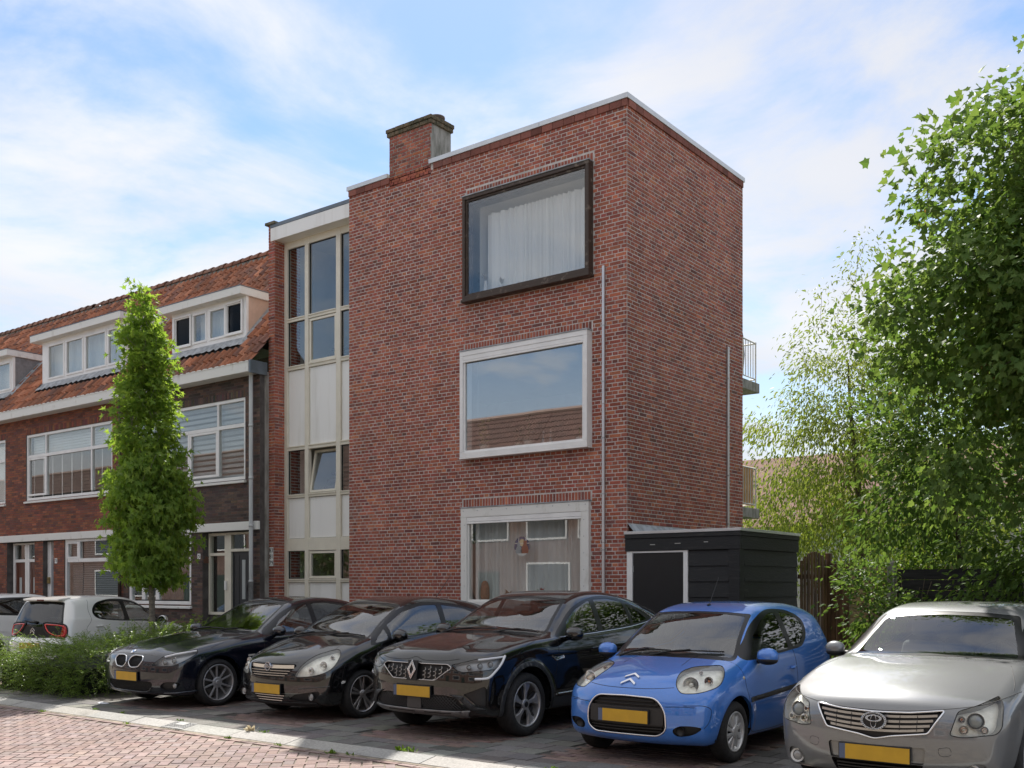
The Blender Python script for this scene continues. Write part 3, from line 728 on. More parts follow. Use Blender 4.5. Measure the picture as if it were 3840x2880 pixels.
g = G(); g.lathe([(0, 0), (.07, 0), (.085, .12), (.08, .24), (.06, .33), (.03, .37), (0, .38)], 14); g.build('body', mat('terracotta', (.36, .13, .07), .7, var=.2, vscale=20), t, smooth=True)
g = G(); g.ellipsoid((0, -.02, .31), (.055, .05, .06)); g.build('head', mat('terracotta', ()), t, smooth=True)
for nm, lb, dx, c1, c2 in (('succulent', 'brownish succulent rosette on the ground floor sill', .92, (.16, .10, .05), (.28, .17, .09)), ('bromeliad', 'red flowering bromeliad on the ground floor sill', 1.62, (.04, .10, .03), (.09, .18, .05))):
    t = thing(nm, lb, 'houseplant', (W1[0] + dx, BY0 + .15, zs))
    g = G(); g.lathe([(0, 0), (.06, 0), (.075, .12), (.06, .12), (0, .1)], 14); g.build('pot', MPOT, t)
    g = G(); rr = random.Random(9); leaf_fan(g, (0, 0, .11), 26, .19, .022, .35, rr); g.build('leaf', mat_leaf(nm + '_leaf', c1, c2, .2), t)
    if nm == 'bromeliad':
        g = G(); leaf_fan(g, (0, 0, .16), 12, .12, .014, .9, rr); g.build('flower', mat('red_bract', (.45, .05, .02), .5), t)
# cable ducts on the wall
def duct(name, label, x, y, z0, z1, w, d, axis):
    t = thing(name, label, 'cable duct', (x, y, z0)); g = G(); n = max(1, int((z1 - z0) / 2))
    for i in range(n):
        a, b = (z1 - z0) * i / n, (z1 - z0) * (i + 1) / n - .004
        if axis == 'f': g.box(-w / 2, w / 2, -d, 0, a, b)
        else: g.box(0, d, -w / 2, w / 2, a, b)
    g.build('channel', M_ALU, t, bevel=.006)
    g = G()
    for i in range(int((z1 - z0) / .9)):
        z = .3 + i * .9
        if axis == 'f': g.box(-w / 2 - .006, w / 2 + .006, -d - .003, .0, z, z + .025)
        else: g.box(0, d + .003, -w / 2 - .006, w / 2 + .006, z, z + .025)
    g.build('clip', M_GALV, t)
duct('cable_duct', 'tall pale cable duct up the front wall beside the boxed windows', -8.86, BY0 - .008, .1, 6.78, .045, .04, 'f')
duct('cable_duct', 'pale cable duct up the side wall, ending on the shed roof', BX1 + .008, 17.57, 2.47, 6.08, .05, .04, 's')

# stairwell ------------------------------------------------------------------------------------
SY = 14.37; SX0, SX1 = -17.085, BX0
CR = M_CREAM
def bar(g, x0, x1, z0, z1, y0=SY - .03, y1=SY + .06): g.box(x0, x1, y0, y1, z0, z1)
MX = [(SX0, -16.98), (-16.44, -16.325), (-15.495, -15.365), (-14.86, SX1 + .02)]
ZB = [(.05, .12), (1.71, 1.78), (2.37, 2.63), (3.485, 3.555), (4.485, 4.57), (6.18, 6.26), (7.195, 7.27), (8.75, 8.90)]
st = G()
for a, b in MX: bar(st, a, b, .05, 8.9)
stair = st.build('stairwell_frame', CR, None, bevel=.005); under(apt, stair)
for k, (a, b) in enumerate(ZB):
    g = G()
    for (m0, m1), (n0, n1) in zip(MX[:-1], MX[1:]): bar(g, m1, n0, a, b, SY - .026, SY + .058)
    if k not in (2, 7): 
        for (m0, m1), (n0, n1) in zip(MX[:-1], MX[1:]): bar(g, m1, n0, b - .022, b + .004, SY - .045, SY - .0262)
    g.build('transom', CR, stair, bevel=.004)
cells = [('panel', .12, 1.71), ('glass', 1.78, 2.37), ('panel', 2.63, 3.485), ('glass', 3.555, 4.485), ('panel', 4.57, 6.18), ('glass', 6.26, 7.195), ('glass', 7.27, 8.75)]
for kind, z0, z1 in cells:
    for ci, ((m0, m1), (n0, n1)) in enumerate(zip(MX[:-1], MX[1:])):
        g = G()
        if kind == 'panel':
            g.box(m1 + .008, n0 - .008, SY + .012, SY + .03, z0 + .008, z1 - .008); g.build('infill_panel', M_PANEL, stair, bevel=.003)
            g = G(); g.box(m1, n0, SY + .031, SY + .04, z0, z1); g.build('panel_gasket', M_BLACKP, stair)
        else:
            opening = (ci == 1 and z0 in (1.78, 3.555, 6.26))
            ins_ = .055 if opening else .012
            M = None
            if opening and z0 == 3.555:    # tilted casement, hinged at the bottom
                M = Matrix.Translation((0, SY + .02, z0 + .03)) @ Matrix.Rotation(R_(-9.5), 4, 'X') @ Matrix.Translation((0, -SY - .02, -z0 - .03))
            if opening:
                g.M = M; ring(g, m1 + .012, n0 - .012, z0 + .012, z1 - .012, .05, SY - .012, SY + .045); g.build('casement', CR, stair, bevel=.004); g = G()
            else:
                ring(g, m1 + .001, n0 - .001, z0 + .001, z1 - .001, .014, SY + .005, SY + .03); g.build('glazing_bead', M_BLACKP, stair); g = G()
            g.M = M; g.box(m1 + ins_, n0 - ins_, SY + .016, SY + .022, z0 + ins_, z1 - ins_); g.build('pane', M_GLASS, stair)
g = G(); g.box(SX0 - .12, SX1 - .004, SY - .30, SY + .1, 8.895, 9.17); fas = g.build('fascia', M_PANEL, None, bevel=.006); under(apt, fas)
g = G(); g.box(SX0 - .125, SX1 - .004, SY - .306, SY + .1, 9.172, 9.25); g.build('fascia_trim', M_ZINC, fas, bevel=.004)
g = G(); g.box(SX0, SX1 - .004, SY + .1, 18.2, 9.0, 9.2); g.box(SX0 - .02, SX1, 17.2, 17.4, 0, 9.0); g.box(SX0 - .05, SX0, SY + .07, 17.3, 0, 9.0)
for z in (.0, 2.7, 5.5): g.box(SX0, SX1, 15.6, 17.3, z, z + .15)
under(apt, g.build('stair_hall', M_ROOM))
g = G()     # stairs seen through the glazing
for f_ in range(3):
    for i in range(8): g.box(SX0 + .1, SX0 + 1.2, 14.75 + i * .12, 14.90 + i * .12, .15 + f_ * 2.75 + i * .17, .2 + f_ * 2.75 + i * .17)
under(apt, g.build('stair_flight', mat('stair_concrete', (.22, .21, .20), .8)))
g = G()
for k in range(4): g.box(-14.97, -14.90, SY - .033, SY - .0302, 1.18 + k * .085, 1.21 + k * .085)
g.build('letter_slot', mat('dull_steel', (.25, .27, .27), .4, metal=.6), stair)
# party pier left of the stairwell
PX0, PX1 = -17.285, -17.087
g = G(); g.box(PX0 + .006, PX1 - .006, 14.09, 17.5, -.05, 9.24); pier = g.build('pier', M_MORTAR); under(apt, pier)
rows = brick_rows(0, PX1 - PX0, 0, 9.24, [], PAL, WT, bond='run', seed=31)
lay(pier, rows, (PX0, 14.085, 0), 0, M_BRICK, nobj=0, rest='front_brickwork')
rows = brick_rows(0.0, .7, 0, 9.24, [], PAL, WT, bond='run', seed=33)
lay(pier, rows, (PX1, 14.085, 0), R_(90), M_BRICK, nobj=150, key=lambda p: p[2][1])
g = G(); g.box(PX0 - .06, PX1 + .05, 14.03, 15.2, 9.24, 9.30); g.build('coping', mat('mossy_coping', (.20, .18, .14), .95, col2=(.10, .10, .06), vscale=9, bump=.5), pier, bevel=.01)
rowsC = G(); rowsC.box(PX0 - .07, PX0 + .02, 13.97, 14.12, .0, 6.15); rowsC.build('cement_strip', M_GREYC, pier)
# house number plate on the pier: 83 81 79
def text(name, body, size, loc, rz, mt, parent=None, ext=.002):
    cu = bpy.data.curves.new(name, 'FONT'); cu.body = body; cu.size = size; cu.extrude = ext; cu.align_x = 'CENTER'; cu.align_y = 'CENTER'; cu.resolution_u = 4
    o = bpy.data.objects.new(name, cu); COL.objects.link(o); dg = bpy.context.evaluated_depsgraph_get(); me = bpy.data.meshes.new_from_object(o.evaluated_get(dg)); bpy.data.objects.remove(o)
    me.materials.clear(); me.materials.append(mt); o = bpy.data.objects.new(name, me); link(o, parent); o.location = loc; o.rotation_euler = (R_(90), 0, rz); return o
t = thing('number_plate', 'white enamel plate with three house numbers on the brick pier by the stairwell', 'number sign', (-17.17, 14.072, 2.05))
g = G(); g.box(-.06, .06, -.008, 0, 0, .40); g.build('plate', M_WHITE, t, bevel=.003)
M_INK = mat('black_enamel', (.02, .02, .02), .4)
for k, s_ in enumerate(('79', '81', '83')): text('numeral', s_, .125, (0, -.0095, .07 + .13 * k), 0, M_INK, t)

# balconies at the back ------------------------------------------------------------------------
for nm, lb, zb, wood in (('balcony', 'upper rear balcony with bare white rail and folded parasol', 5.43, False), ('balcony', 'lower rear balcony with reed screen behind its white rail', 2.96, True)):
    t = thing(nm, lb, 'balcony', (BX1, BY1, zb))
    g = G(); g.box(-3.0, .0, .0, .78, 0, .19); g.build('slab', M_GREYC, t, bevel=.01)
    M_RAIL = mat('pale_rail_paint', (.60, .60, .57), .5)
    g = G(); g.tube([(-.05, -.02, .98), (-.05, .72, .98), (-3, .72, .98)], .018, 8); g.build('handrail', M_RAIL, t, smooth=True)
    g = G(); g.tube([(-.05, -.02, .27), (-.05, .72, .27), (-3, .72, .27)], .014, 8); g.build('bottom_rail', M_RAIL, t, smooth=True)
    for i in range(7): 
        g = G(); g.tube([(-.05, .02 + i * .112, .27), (-.05, .02 + i * .112, .98)], .009, 6); g.build('baluster', M_RAIL, t)
    g = G(); g.tube([(-.05, .70, .0), (-.05, .70, 1.0)], .016, 8); g.build('post', M_RAIL, t)
    if wood:
        for i in range(16):
            g = G(); g.lathe([(.016, .25), (.02, .6), (.016, 1.02)], 7, (-.09, .02 + i * .042, 0)); g.build('reed', mat('reed_screen', (.60, .38, .16), .8, var=.3, vscale=9, stretch=(3, 3, .4)), t)
    else:
        pt = thing('parasol', 'folded dark parasol leaning in the upper balcony corner', 'parasol', (BX1 - .14, BY1 + .22, zb + .19))
        g = G(); g.lathe([(.01, 0), (.05, .15), (.075, .5), (.05, .85), (.012, 1.05)], 10); g.build('canopy', mat('dark_canvas', (.02, .022, .03), .9), pt, smooth=True)
        g = G(); g.tube([(0, 0, 0), (.02, 0, 1.12)], .012, 6); g.build('pole', M_GALV, pt)
# ------------------------------------------------------------------ terraced houses with tiled roof
HY = 13.85; EY, EZ, PITCH = 13.60, 6.30, 1.19; RY = 16.58; RZ = EZ + PITCH * (RY - EY)
def roof_z(y): return EZ + PITCH * (y - EY)
ang = math.atan(PITCH); ca, sa = math.cos(ang), math.sin(ang)
def tile_mesh(w=.205, L=.335, n=13):
    V = []
    for (v, lift) in ((-L / 2, .030), (L / 2, .0)):
        for i in range(n + 1):
            u = -w / 2 - .012 + (w + .024) * i / n; t = i / n
            h = .052 * math.sin(min(t / .46, 1) * math.pi) ** .8 if t < .46 else -.012 * math.sin((t - .46) / .54 * math.pi)
            V.append((u, v, h + lift))
    m = n + 1
    V += [(V[i][0], V[i][1], V[i][2] - .024) for i in range(m)]
    F = [(i, i + 1, m + i + 1, m + i) for i in range(n)] + [(2 * m + i, 2 * m + i + 1, i + 1, i) for i in range(n)]
    V = [(x, y * ca - z * sa, y * sa + z * ca) for x, y, z in V]
    return np.array(V), F
TV, TF = tile_mesh()
TCOL = [(.36, .14, .075), (.41, .165, .09), (.31, .125, .07), (.27, .12, .075), (.44, .19, .11), (.235, .115, .085)]

def tiled_roof(root, x0, x1, dorm, seed, nobj):
    rr = random.Random(seed); g = G()
    g.add([(x0, EY, EZ - .03), (x1, EY, EZ - .03), (x1, RY, RZ - .03), (x0, RY, RZ - .03), (x0, 2 * RY - EY, EZ - .03), (x1, 2 * RY - EY, EZ - .03)], [(0, 1, 2, 3), (3, 2, 5, 4)])
    rf = g.build('roof', mat('roof_felt', (.05, .04, .035), .95)); under(root, rf)
    pl = []; sl = math.hypot(RY - EY, RZ - EZ); nr = int(sl / .295)
    for j in range(nr):
        s_ = -.03 + (j + .5) * sl / nr
        y = EY + s_ * ca; z = EZ + s_ * sa
        x = x0 + .1025
        while x < x1 - .05:
            if not any(a - .08 < x < b + .08 and fy - .12 < y < roof_back for a, b, fy, roof_back in dorm):
                c = rr.choice(TCOL); k = 1 + rr.gauss(0, .13)
                pl.append((TV, TF, (x, y + rr.gauss(0, .003), z + rr.gauss(0, .0025)), tuple(v * k for v in c), rr.gauss(0, .008), 't'))
            x += .205
    pieces(rf, pl, M_TILE, 'roof_tile', 'far_roof_tiles', nobj, key=lambda p: depth_of(p[2][0], p[2][1]))
    rm = G(); V = []; F = []
    for (x_, k) in ((-.19, 1.12), (.19, .86)):
        for i in range(9):
            a = math.pi * i / 8 - .1 + .2 * i / 8; V.append((x_, -.135 * k * math.cos(a), .125 * k * math.sin(a)))
    V += [(p[0], p[1] * .85, p[2] * .85) for p in V[:9]]
    F = [(i, i + 1, 9 + i + 1, 9 + i) for i in range(8)] + [(18 + i, 18 + i + 1, i + 1, i) for i in range(8)]
    pl = []; x = x0 + .18
    while x < x1:
        k = 1 + rr.gauss(0, .12); pl.append((np.array(V), F, (x, RY, RZ - .005 + rr.gauss(0, .004)), tuple(v * k for v in rr.choice([(.27, .115, .07), (.22, .12, .085), (.30, .15, .10)])), rr.gauss(0, .01) + math.pi, 'r')); x += .345
    pieces(rf, pl, M_TILE, 'ridge_tile', 'rest', 300)
    g = G(); g.box(x0, x1, RY - .1, RY + .1, RZ - .12, RZ - .02); g.build('ridge_mortar', M_GREYC, rf)
    return rf

def win(root, x0, x1, z0, z1, y, cells, fmat=M_WHITE, fw_=.07, sill=True, depth=.09, name='window', glass=None, lbl=None):
    """cells: list of (x0,x1,z0,z1,sash?) panes inside the outer frame"""
    g = G(); xs = {x0 + fw_, x1 - fw_}
    ring(g, x0, x1, z0, z1, fw_, y - .012, y + depth)
    fr = g.build(name, fmat, None, bevel=.004); under(root, fr)
    if lbl: fr['label'] = lbl
    for (a, b, c, d, sash) in cells:
        if sash:
            g = G(); ring(g, a + .003, b - .003, c + .003, d - .003, .05, y - .004, y + .05); g.build('sash', fmat, fr, bevel=.004); a += .045; b -= .045; c += .045; d -= .045
        g = G(); g.box(a, b, y + .03, y + .035, c, d); g.build('pane', glass or M_GLASS, fr)
    us = sorted({round(v, 3) for cc in cells for v in cc[:2]})
    g = G(); any_ = False
    for (a, b, c, d, s1) in cells:
        for (e, f_, h_, i_, s2) in cells:
            if abs(e - b) < .16 and e > b and h_ < d and i_ > c: g.box(b, e, y - .006, y + depth - .01, max(c, h_), min(d, i_)); any_ = True
            if abs(h_ - d) < .16 and h_ > d and e < b and f_ > a: g.box(max(a, e) - .03, min(b, f_) + .03, y - .008, y + depth - .012, d, h_); any_ = True
    if any_: g.build('mullion', fmat, fr, bevel=.003)
    if sill: g = G(); g.hexa([(x0 - .04, y - .09, z0 - .075), (x1 + .04, y - .09, z0 - .075), (x1 + .04, y + .02, z0 - .075), (x0 - .04, y + .02, z0 - .075), (x0 - .04, y - .09, z0 - .03), (x1 + .04, y - .09, z0 - .03), (x1 + .04, y + .02, z0 - .001), (x0 - .04, y + .02, z0 - .001)]); g.build('sill', M_WHITE2, fr, bevel=.005)
    return fr

def blind(parent, x0, x1, z0, z1, y, pitch, mt, tilt=.35, name='blind_slat'):
    n = int((z1 - z0) / pitch)
    for i in range(n):
        z = z0 + pitch * (i + .5); g = G()
        hw = pitch * .46; g.add([(x0, y - hw * math.sin(tilt), z - hw * math.cos(tilt)), (x1, y - hw * math.sin(tilt), z - hw * math.cos(tilt)), (x1, y + hw * math.sin(tilt), z + hw * math.cos(tilt)), (x0, y + hw * math.sin(tilt), z + hw * math.cos(tilt))], [(0, 1, 2, 3)])
        g.build(name, mt, parent)

def dormer(root, x0, x1, zt, y, wins, cheek, label, ovl=.28, ovr=.05, mid=None):
    zb = roof_z(y) - .02; yb = EY + (zt - EZ) / PITCH
    g = G(); g.box(x0, x1, y, y + .06, zb, zt); g2 = None
    holes = [(a - x0, b - x0, c, d) for a, b, c, d, s_ in wins]
    bpy.data.meshes
    d_ = wall_mesh('dormer', 0, x1 - x0, zb, zt, holes, (x0, y, 0), 0, .06, M_WHITE); under(root, d_); d_['label'] = label
    for x in (x0, x1 - .03):
        g = G(); g.prism([(y + .061, zb + .05), (yb + .1, zt), (y + .061, zt)], 'x', x, x + .03); g.build('cheek', cheek, d_)
    g = G(); g.box(x0 - ovl, x1 + ovr, y - .20, yb + .25, zt - .02, zt + .15); g.build('dormer_fascia', M_WHITE2, d_, bevel=.006)
    g = G(); g.box(x0 - ovl - .008, x1 + ovr + .008, y - .208, yb + .3, zt + .151, zt + .165); g.build('roof_edge', M_ZINC, d_)
    g = G(); g.box(x0 + .03, x1 - .03, y + 1.0, y + 1.02, zb - .1, zt); g.box(x0 + .03, x1 - .03, y + .06, y + 1.0, zb - .1, zb - .08); g.build('attic_room', M_ROOM, d_)
    n = max(4, int((x1 - x0) / .2))
    g = G()       # wavy lead apron dressed over the tiles, and soakers up the cheeks
    for i in range(n * 4):
        a, b = x0 - .1 + (x1 - x0 + .2) * i / (n * 4), x0 - .1 + (x1 - x0 + .2) * (i + 1) / (n * 4)
        w0, w1 = .010 * math.sin(i * math.pi / 2), .010 * math.sin((i + 1) * math.pi / 2); e0 = .15 + .015 * math.sin(i * 1.3); e1 = .15 + .015 * math.sin((i + 1) * 1.3)
        g.add([(a, y - .005, zb + .09), (b, y - .005, zb + .09), (b, y - e1, roof_z(y - e1) + .062 + w1), (a, y - e0, roof_z(y - e0) + .062 + w0)], [(0, 1, 2, 3)])
    g.build('lead_apron', M_LEAD, d_)
    for s_, x in ((-1, x0), (1, x1)):
        g = G(); a, b = y - .1, yb + .15; w = .13 * s_
        g.add([(x + .004 * s_, a, roof_z(a) + .12), (x + .004 * s_, b, roof_z(b) + .12), (x + w, b, roof_z(b) + .05), (x + w, a, roof_z(a) + .05)], [(0, 1, 2, 3)]); g.build('soaker', M_LEAD, d_)
    for (a, b, c, d, s_) in wins:
        g = G(); ring(g, a, b, c, d, .05, y - .02, y + .05); 
        if s_ == 'screen': ring(g, a - .02, b + .02, c - .02, d + .02, .045, y - .045, y - .021)
        g.build('dormer_window', M_WHITE, d_, bevel=.004)
        g = G(); g.box(a + .05, b - .05, y + .015, y + .02, c + .05, d - .05); g.build('pane', M_GLASS if s_ != 'screen' else mat_glass('insect_screen', (.28, .28, .29), 1.2, .6), d_)
        if s_ == 'tilt': pass
    return d_, yb

DBR = [(.115, .078, .066), (.085, .06, .054), (.135, .084, .066), (.07, .052, .048), (.16, .10, .078)]; DW = [30, 25, 20, 15, 8]
RBR = [(.26, .092, .056), (.215, .08, .054), (.30, .112, .064), (.18, .074, .058), (.15, .067, .054)]; RW_ = [30, 25, 20, 15, 10]

def house(name, label, x0, x1, pal, wts, bm, mm, holes, dorm, seed, nobj):
    root = thing(name, label, 'house', ((x0 + x1) / 2, HY, 0))
    wl_ = wall_mesh('facade', 0, x1 - x0, -.05, 6.12, [(a - x0, b - x0, c, d) for a, b, c, d in holes], (x0, HY, 0), 0, .24, mm); under(root, wl_)
    sol_ = [(a - x0 - .0, b - x0 + .0, d - .01, d + .155) for a, b, c, d in holes if d > 5]
    rows = brick_rows(0, x1 - x0, 0, 6.12, [(a - x0, b - x0, c, d) for a, b, c, d in holes] + sol_ + [(0, x1 - x0, 2.82, 3.0)], pal, wts, bond='run', seed=seed, ch=.061, bl=.216, jt=.009)
    rr = random.Random(seed)
    for (a, b, c, d) in sol_:
        n = int((b - a) / .061)
        for i in range(n): rows.append((a + (i + .5) * (b - a) / n, c + .085, .051, .14, tuple(v * (1 + rr.gauss(0, .12)) for v in rr.choice(pal))))
    lay(wl_, rows, (x0, HY, 0), 0, bm, nobj=nobj, key=lambda p: (0 if p[2][2] > 1.5 else 1, depth_of(p[2][0], p[2][1])), rest='far_brickwork')
    g = G(); g.box(x0 + .004, x1 - .004, HY - .05, HY + .02, 2.82, 3.0); lb = g.build('lintel_band', M_WHITE2, None, bevel=.008); under(root, lb)
    tiled_roof(root, x0, x1, dorm, seed, nobj)
    # box gutter
    g = G(); g.box(x0, x1, EY - .06, EY - .025, 6.085, 6.31); g.box(x0, x1, EY - .025, HY + .02, 6.085, 6.12); g.box(x0, x1, EY - .07, EY - .055, 6.285, 6.315)
    gt = g.build('gutter', M_WHITE2, None, bevel=.005); under(root, gt)
    g = G(); g.box(x0, x1, EY - .02, EY + .06, 6.20, 6.24); g.build('gutter_lining', M_ZINC, gt)
    g = G(); g.box(x0 + .02, x1 - .02, HY + 2.6, HY + 2.7, 0, 6); g.box(x0 + .02, x1 - .02, HY + .25, HY + 2.6, 3.0, 3.1); g.box(x0 + .02, x1 - .02, HY + .25, HY + 2.6, 6.0, 6.05); g.box(x0 + .02, x0 + .04, HY + .25, HY + 2.6, 0, 6); g.box(x1 - .04, x1 - .02, HY + .25, HY + 2.6, 0, 6)
    ri = g.build('rooms', M_ROOM); under(root, ri)
    return root

AX0, AX1 = -22.35, -17.27; BX0_, BX1_ = -28.05, -22.35; CX0, CX1 = -36.5, -28.05
UA = (-21.87, -17.755, 3.905, 5.655); UB = (-26.96, -22.83, 3.905, 5.655); UC = (-32.0, -28.09, 3.89, 5.64)
GA = (-22.13, -19.66, 1.20, 2.82); PA = (-19.24, -17.63, .0, 2.82); GB = (-25.02, -22.55, .95, 2.82); PB = (-28.0, -26.52, .0, 2.82); PB2 = (-26.08, -25.56, .0, 2.82)
dA = [(-20.85, -18.13, 14.17, 15.05)]; dB = [(-26.72, -22.75, 14.17, 15.2)]; dC = [(-31.2, -28.30, 14.17, 15.1)]
hA = house('row_house', 'dark brown brick terraced house with striped blinds and a dark front door', AX0, AX1, DBR, DW, M_DBRICK, M_DMORTAR, [UA, GA, PA], dA, 41, 300)
hB = house('row_house', 'red brick terraced house with vertical slat blinds, behind the parked white hatchback', BX0_, BX1_, RBR, RW_, M_DBRICK, M_DMORTAR, [UB, GB, PB, PB2], dB, 42, 300)
hC = house('row_house', 'red brick terraced house with grey-cheeked dormer at the far end of the row', CX0, CX1, RBR, RW_, M_DBRICK, M_DMORTAR, [UC], dC, 43, 120)
M_SALMON = mat('salmon_paint', (.58, .42, .33), .6, var=.06, vscale=5); M_CHEEKG = mat('grey_zinc_cheek', (.22, .235, .25), .5, metal=.2, var=.15, vscale=8)
z0, z1 = 7.14, 7.84
dm, yb = dormer(hA, -20.85, -18.13, 7.96, 14.17, [(-20.74, -20.10, z0, z1, 'screen'), (-20.05, -19.52, z0, z1, ''), (-19.44, -18.84, z0, z1, ''), (-18.82, -18.25, z0 + .02, z1 + .02, 'screen')], M_SALMON, 'dormer with salmon cheeks, stained white fascia and two insect screens')
curtain('curtain', -20.1, -18.9, 7.0, 7.85, 14.40, .02, .08, M_CURT, dm, 3)
dm, yb = dormer(hB, -26.72, -22.75, 8.17, 14.17, [(-26.42, -25.60, 7.12, 8.04, ''), (-25.52, -24.68, 7.12, 8.04, ''), (-24.60, -23.62, 7.12, 8.04, ''), (-23.55, -22.86, 7.12, 8.04, '')], M_WHITE, 'wide white dormer with four panes')
curtain('curtain', -26.6, -22.9, 7.0, 8.1, 14.42, .015, .14, M_CURT, dm, 4)
dm, yb = dormer(hC, -31.2, -28.30, 8.03, 14.17, [(-29.3, -28.42, 7.1, 7.9, ''), (-30.3, -29.4, 7.1, 7.9, '')], M_CHEEKG, 'dormer with grey zinc cheek')
curtain('curtain', -30.9, -28.4, 7.0, 8.0, 14.42, .015, .14, M_CURT, dm, 4)
# upper windows
def upper(root, U, sub, lbl, **k):
    x0, x1, z0, z1 = U; a, b = x0 + .97, x1 - .97; t = 5.07; f_ = .065
    cells = [(x0 + f_, a - .03, z0 + .12, t - .04, True), (x0 + f_, a - .03, t + .04, z1 - f_, False), (a + .03, b - .03, t + .04, z1 - f_, False), (b + .03, x1 - f_, t + .04, z1 - f_, False), (b + .03, x1 - f_, z0 + .12, t - .04, False)]
    cells += [(a + .03, b - 1.10, z0 + .12, t - .04, False), (b - 1.03, b - .03, z0 + .12, t - .04, True)] if sub else [(a + .03, b - .03, z0 + .12, t - .04, False)]
    return win(root, x0, x1, z0, z1, HY + .03, cells, lbl=lbl)
wA = upper(hA, UA, True, 'upper window with striped roller blinds')
M_ZEB = cloth('blind_cloth', (.66, .69, .72), .3)
M_ZEBD = cloth('blind_sheer', (.22, .23, .25), .5)
for i in range(14):
    g = G(); z = 3.98 + i * .118; g.add([(-21.8, HY + .16, z), (-17.8, HY + .16, z), (-17.8, HY + .16, z + .074), (-21.8, HY + .16, z + .074)], [(0, 1, 2, 3)]); g.build('blind_band', M_ZEB, wA)
wB = upper(hB, UB, False, 'upper window with vertical slat blinds')
for i in range(9):
    g = G(); x = -26.85 + i * .47; g.box(x, x + .035, HY + .16, HY + .165, 4.0, 5.6); g.build('blind_cord', M_WHITE, wB)
blind(wB, -26.85, -22.9, 5.1, 5.6, HY + .17, .07, M_CURT, .1)
wC = upper(hC, UC, False, 'upper window beside the frame of the row end')
g = G(); g.box(UC[0] + .1, UC[1] - .1, HY + .14, HY + .145, 4.0, 5.5); g.build('blind', M_CURT, wC)
# house A ground floor
wg = win(hA, GA[0], GA[1], GA[2], GA[3], HY + .03, [(GA[0] + .09, -21.62, GA[2] + .12, GA[3] - .07, False), (-21.50, -21.06, GA[2] + .12, GA[3] - .07, False), (-20.94, GA[1] - .07, GA[2] + .12, GA[3] - .07, False)], fw_=.09, lbl='wide ground floor window with half-lowered dark blind')
blind(wg, -20.95, GA[1] - .06, 1.98, 2.76, HY + .17, .042, mat('dark_blind', (.05, .052, .056), .5), .3)
curtain('curtain', GA[0] + .1, GA[1] - .1, 1.2, 2.75, HY + .30, .02, .1, cloth('net_curtain', (.16, .175, .185), .4), wg, 7)
g = G(); g.box(PA[0], PA[1], HY + .18, HY + .24, .02, 1.0); po = g.build('porch_plinth', M_DMORTAR, None); under(hA, po)
sp = win(hA, -19.235, -18.60, 1.0, 2.80, HY + .16, [(-19.165, -18.67, 1.07, 2.30, False), (-19.165, -18.67, 2.36, 2.74, False)], CR, .06, False, name='side_light', glass=M_GLASS)
g = G(); ring(g, -18.60, -17.64, .05, 2.80, (.16, .10, .02, .05), HY + .15, HY + .24); g.box(-18.44, -17.74, HY + .152, HY + .24, 2.38, 2.44)
df = g.build('door_frame', CR, None, bevel=.005); under(hA, df)
g = G(); g.box(-18.43, -17.75, HY + .19, HY + .23, .08, 2.375); dr = g.build('door', mat('dark_navy_door', (.012, .017, .024), .35, var=.1), None, bevel=.004); under(hA, dr)
g = G(); g.box(-18.10, -17.99, HY + .184, HY + .1895, 1.35, 2.2); g.build('door_glass', mat('frosted_slot', (.42, .46, .47), .3), dr)
for zz in (.75, 1.05):
    g = G(); g.box(-18.08, -18.01, HY + .184, HY + .1895, zz, zz + .16); g.build('door_glass', mat('frosted_slot', ()), dr)
g = G()
for x in (-18.37, -18.2, -17.9, -17.78): g.box(x - .006, x + .006, HY + .1845, HY + .1895, .2, 2.3)
g.build('groove', M_BLACKP, dr)
g = G(); g.tube([(-18.37, HY + .17, 1.12), (-18.27, HY + .15, 1.12)], .012, 6); g.build('door_handle', M_GALV, dr)
g = G(); g.box(-18.44, -17.74, HY + .2, HY + .205, 2.44, 2.75); g.build('transom_light', M_GLASS, df)
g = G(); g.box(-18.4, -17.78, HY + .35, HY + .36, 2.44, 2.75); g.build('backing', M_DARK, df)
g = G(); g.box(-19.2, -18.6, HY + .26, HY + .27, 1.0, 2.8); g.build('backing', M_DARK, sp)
g = G(); g.box(-18.62, -18.57, HY + .11, HY + .15, 1.55, 1.75); g.build('door_bell', M_WHITE, df)
g = G(); g.ellipsoid((-17.6, HY - .03, 1.62), (.06, .06, .11)); g.build('letter_box_lamp', M_BLACKP, df)
t = thing('number_plate', 'small white enamel plate numbered 75 on the dark brick pier', 'number sign', (-19.36, HY - .008, 2.23)); g = G(); g.box(-.055, .055, -.008, 0, 0, .12); g.build('plate', M_WHITE, t, bevel=.003); text('numeral', '75', .10, (0, -.0095, .06), 0, M_INK, t)
t = thing('wall_plaque', 'little brown cat-shaped plaque on the porch side of the pier', 'plaque', (-19.232, HY + .09, 2.14)); g = G(); g.M = Matrix.Rotation(R_(90), 4, 'Z'); g.prism([(-.06, 0), (.07, 0), (.09, .06), (.05, .10), (.07, .16), (.02, .13), (-.02, .16), (-.03, .10), (-.08, .08)], 'y', -.012, 0); g.build('body', mat('rusty_plaque', (.16, .075, .05), .8), t)
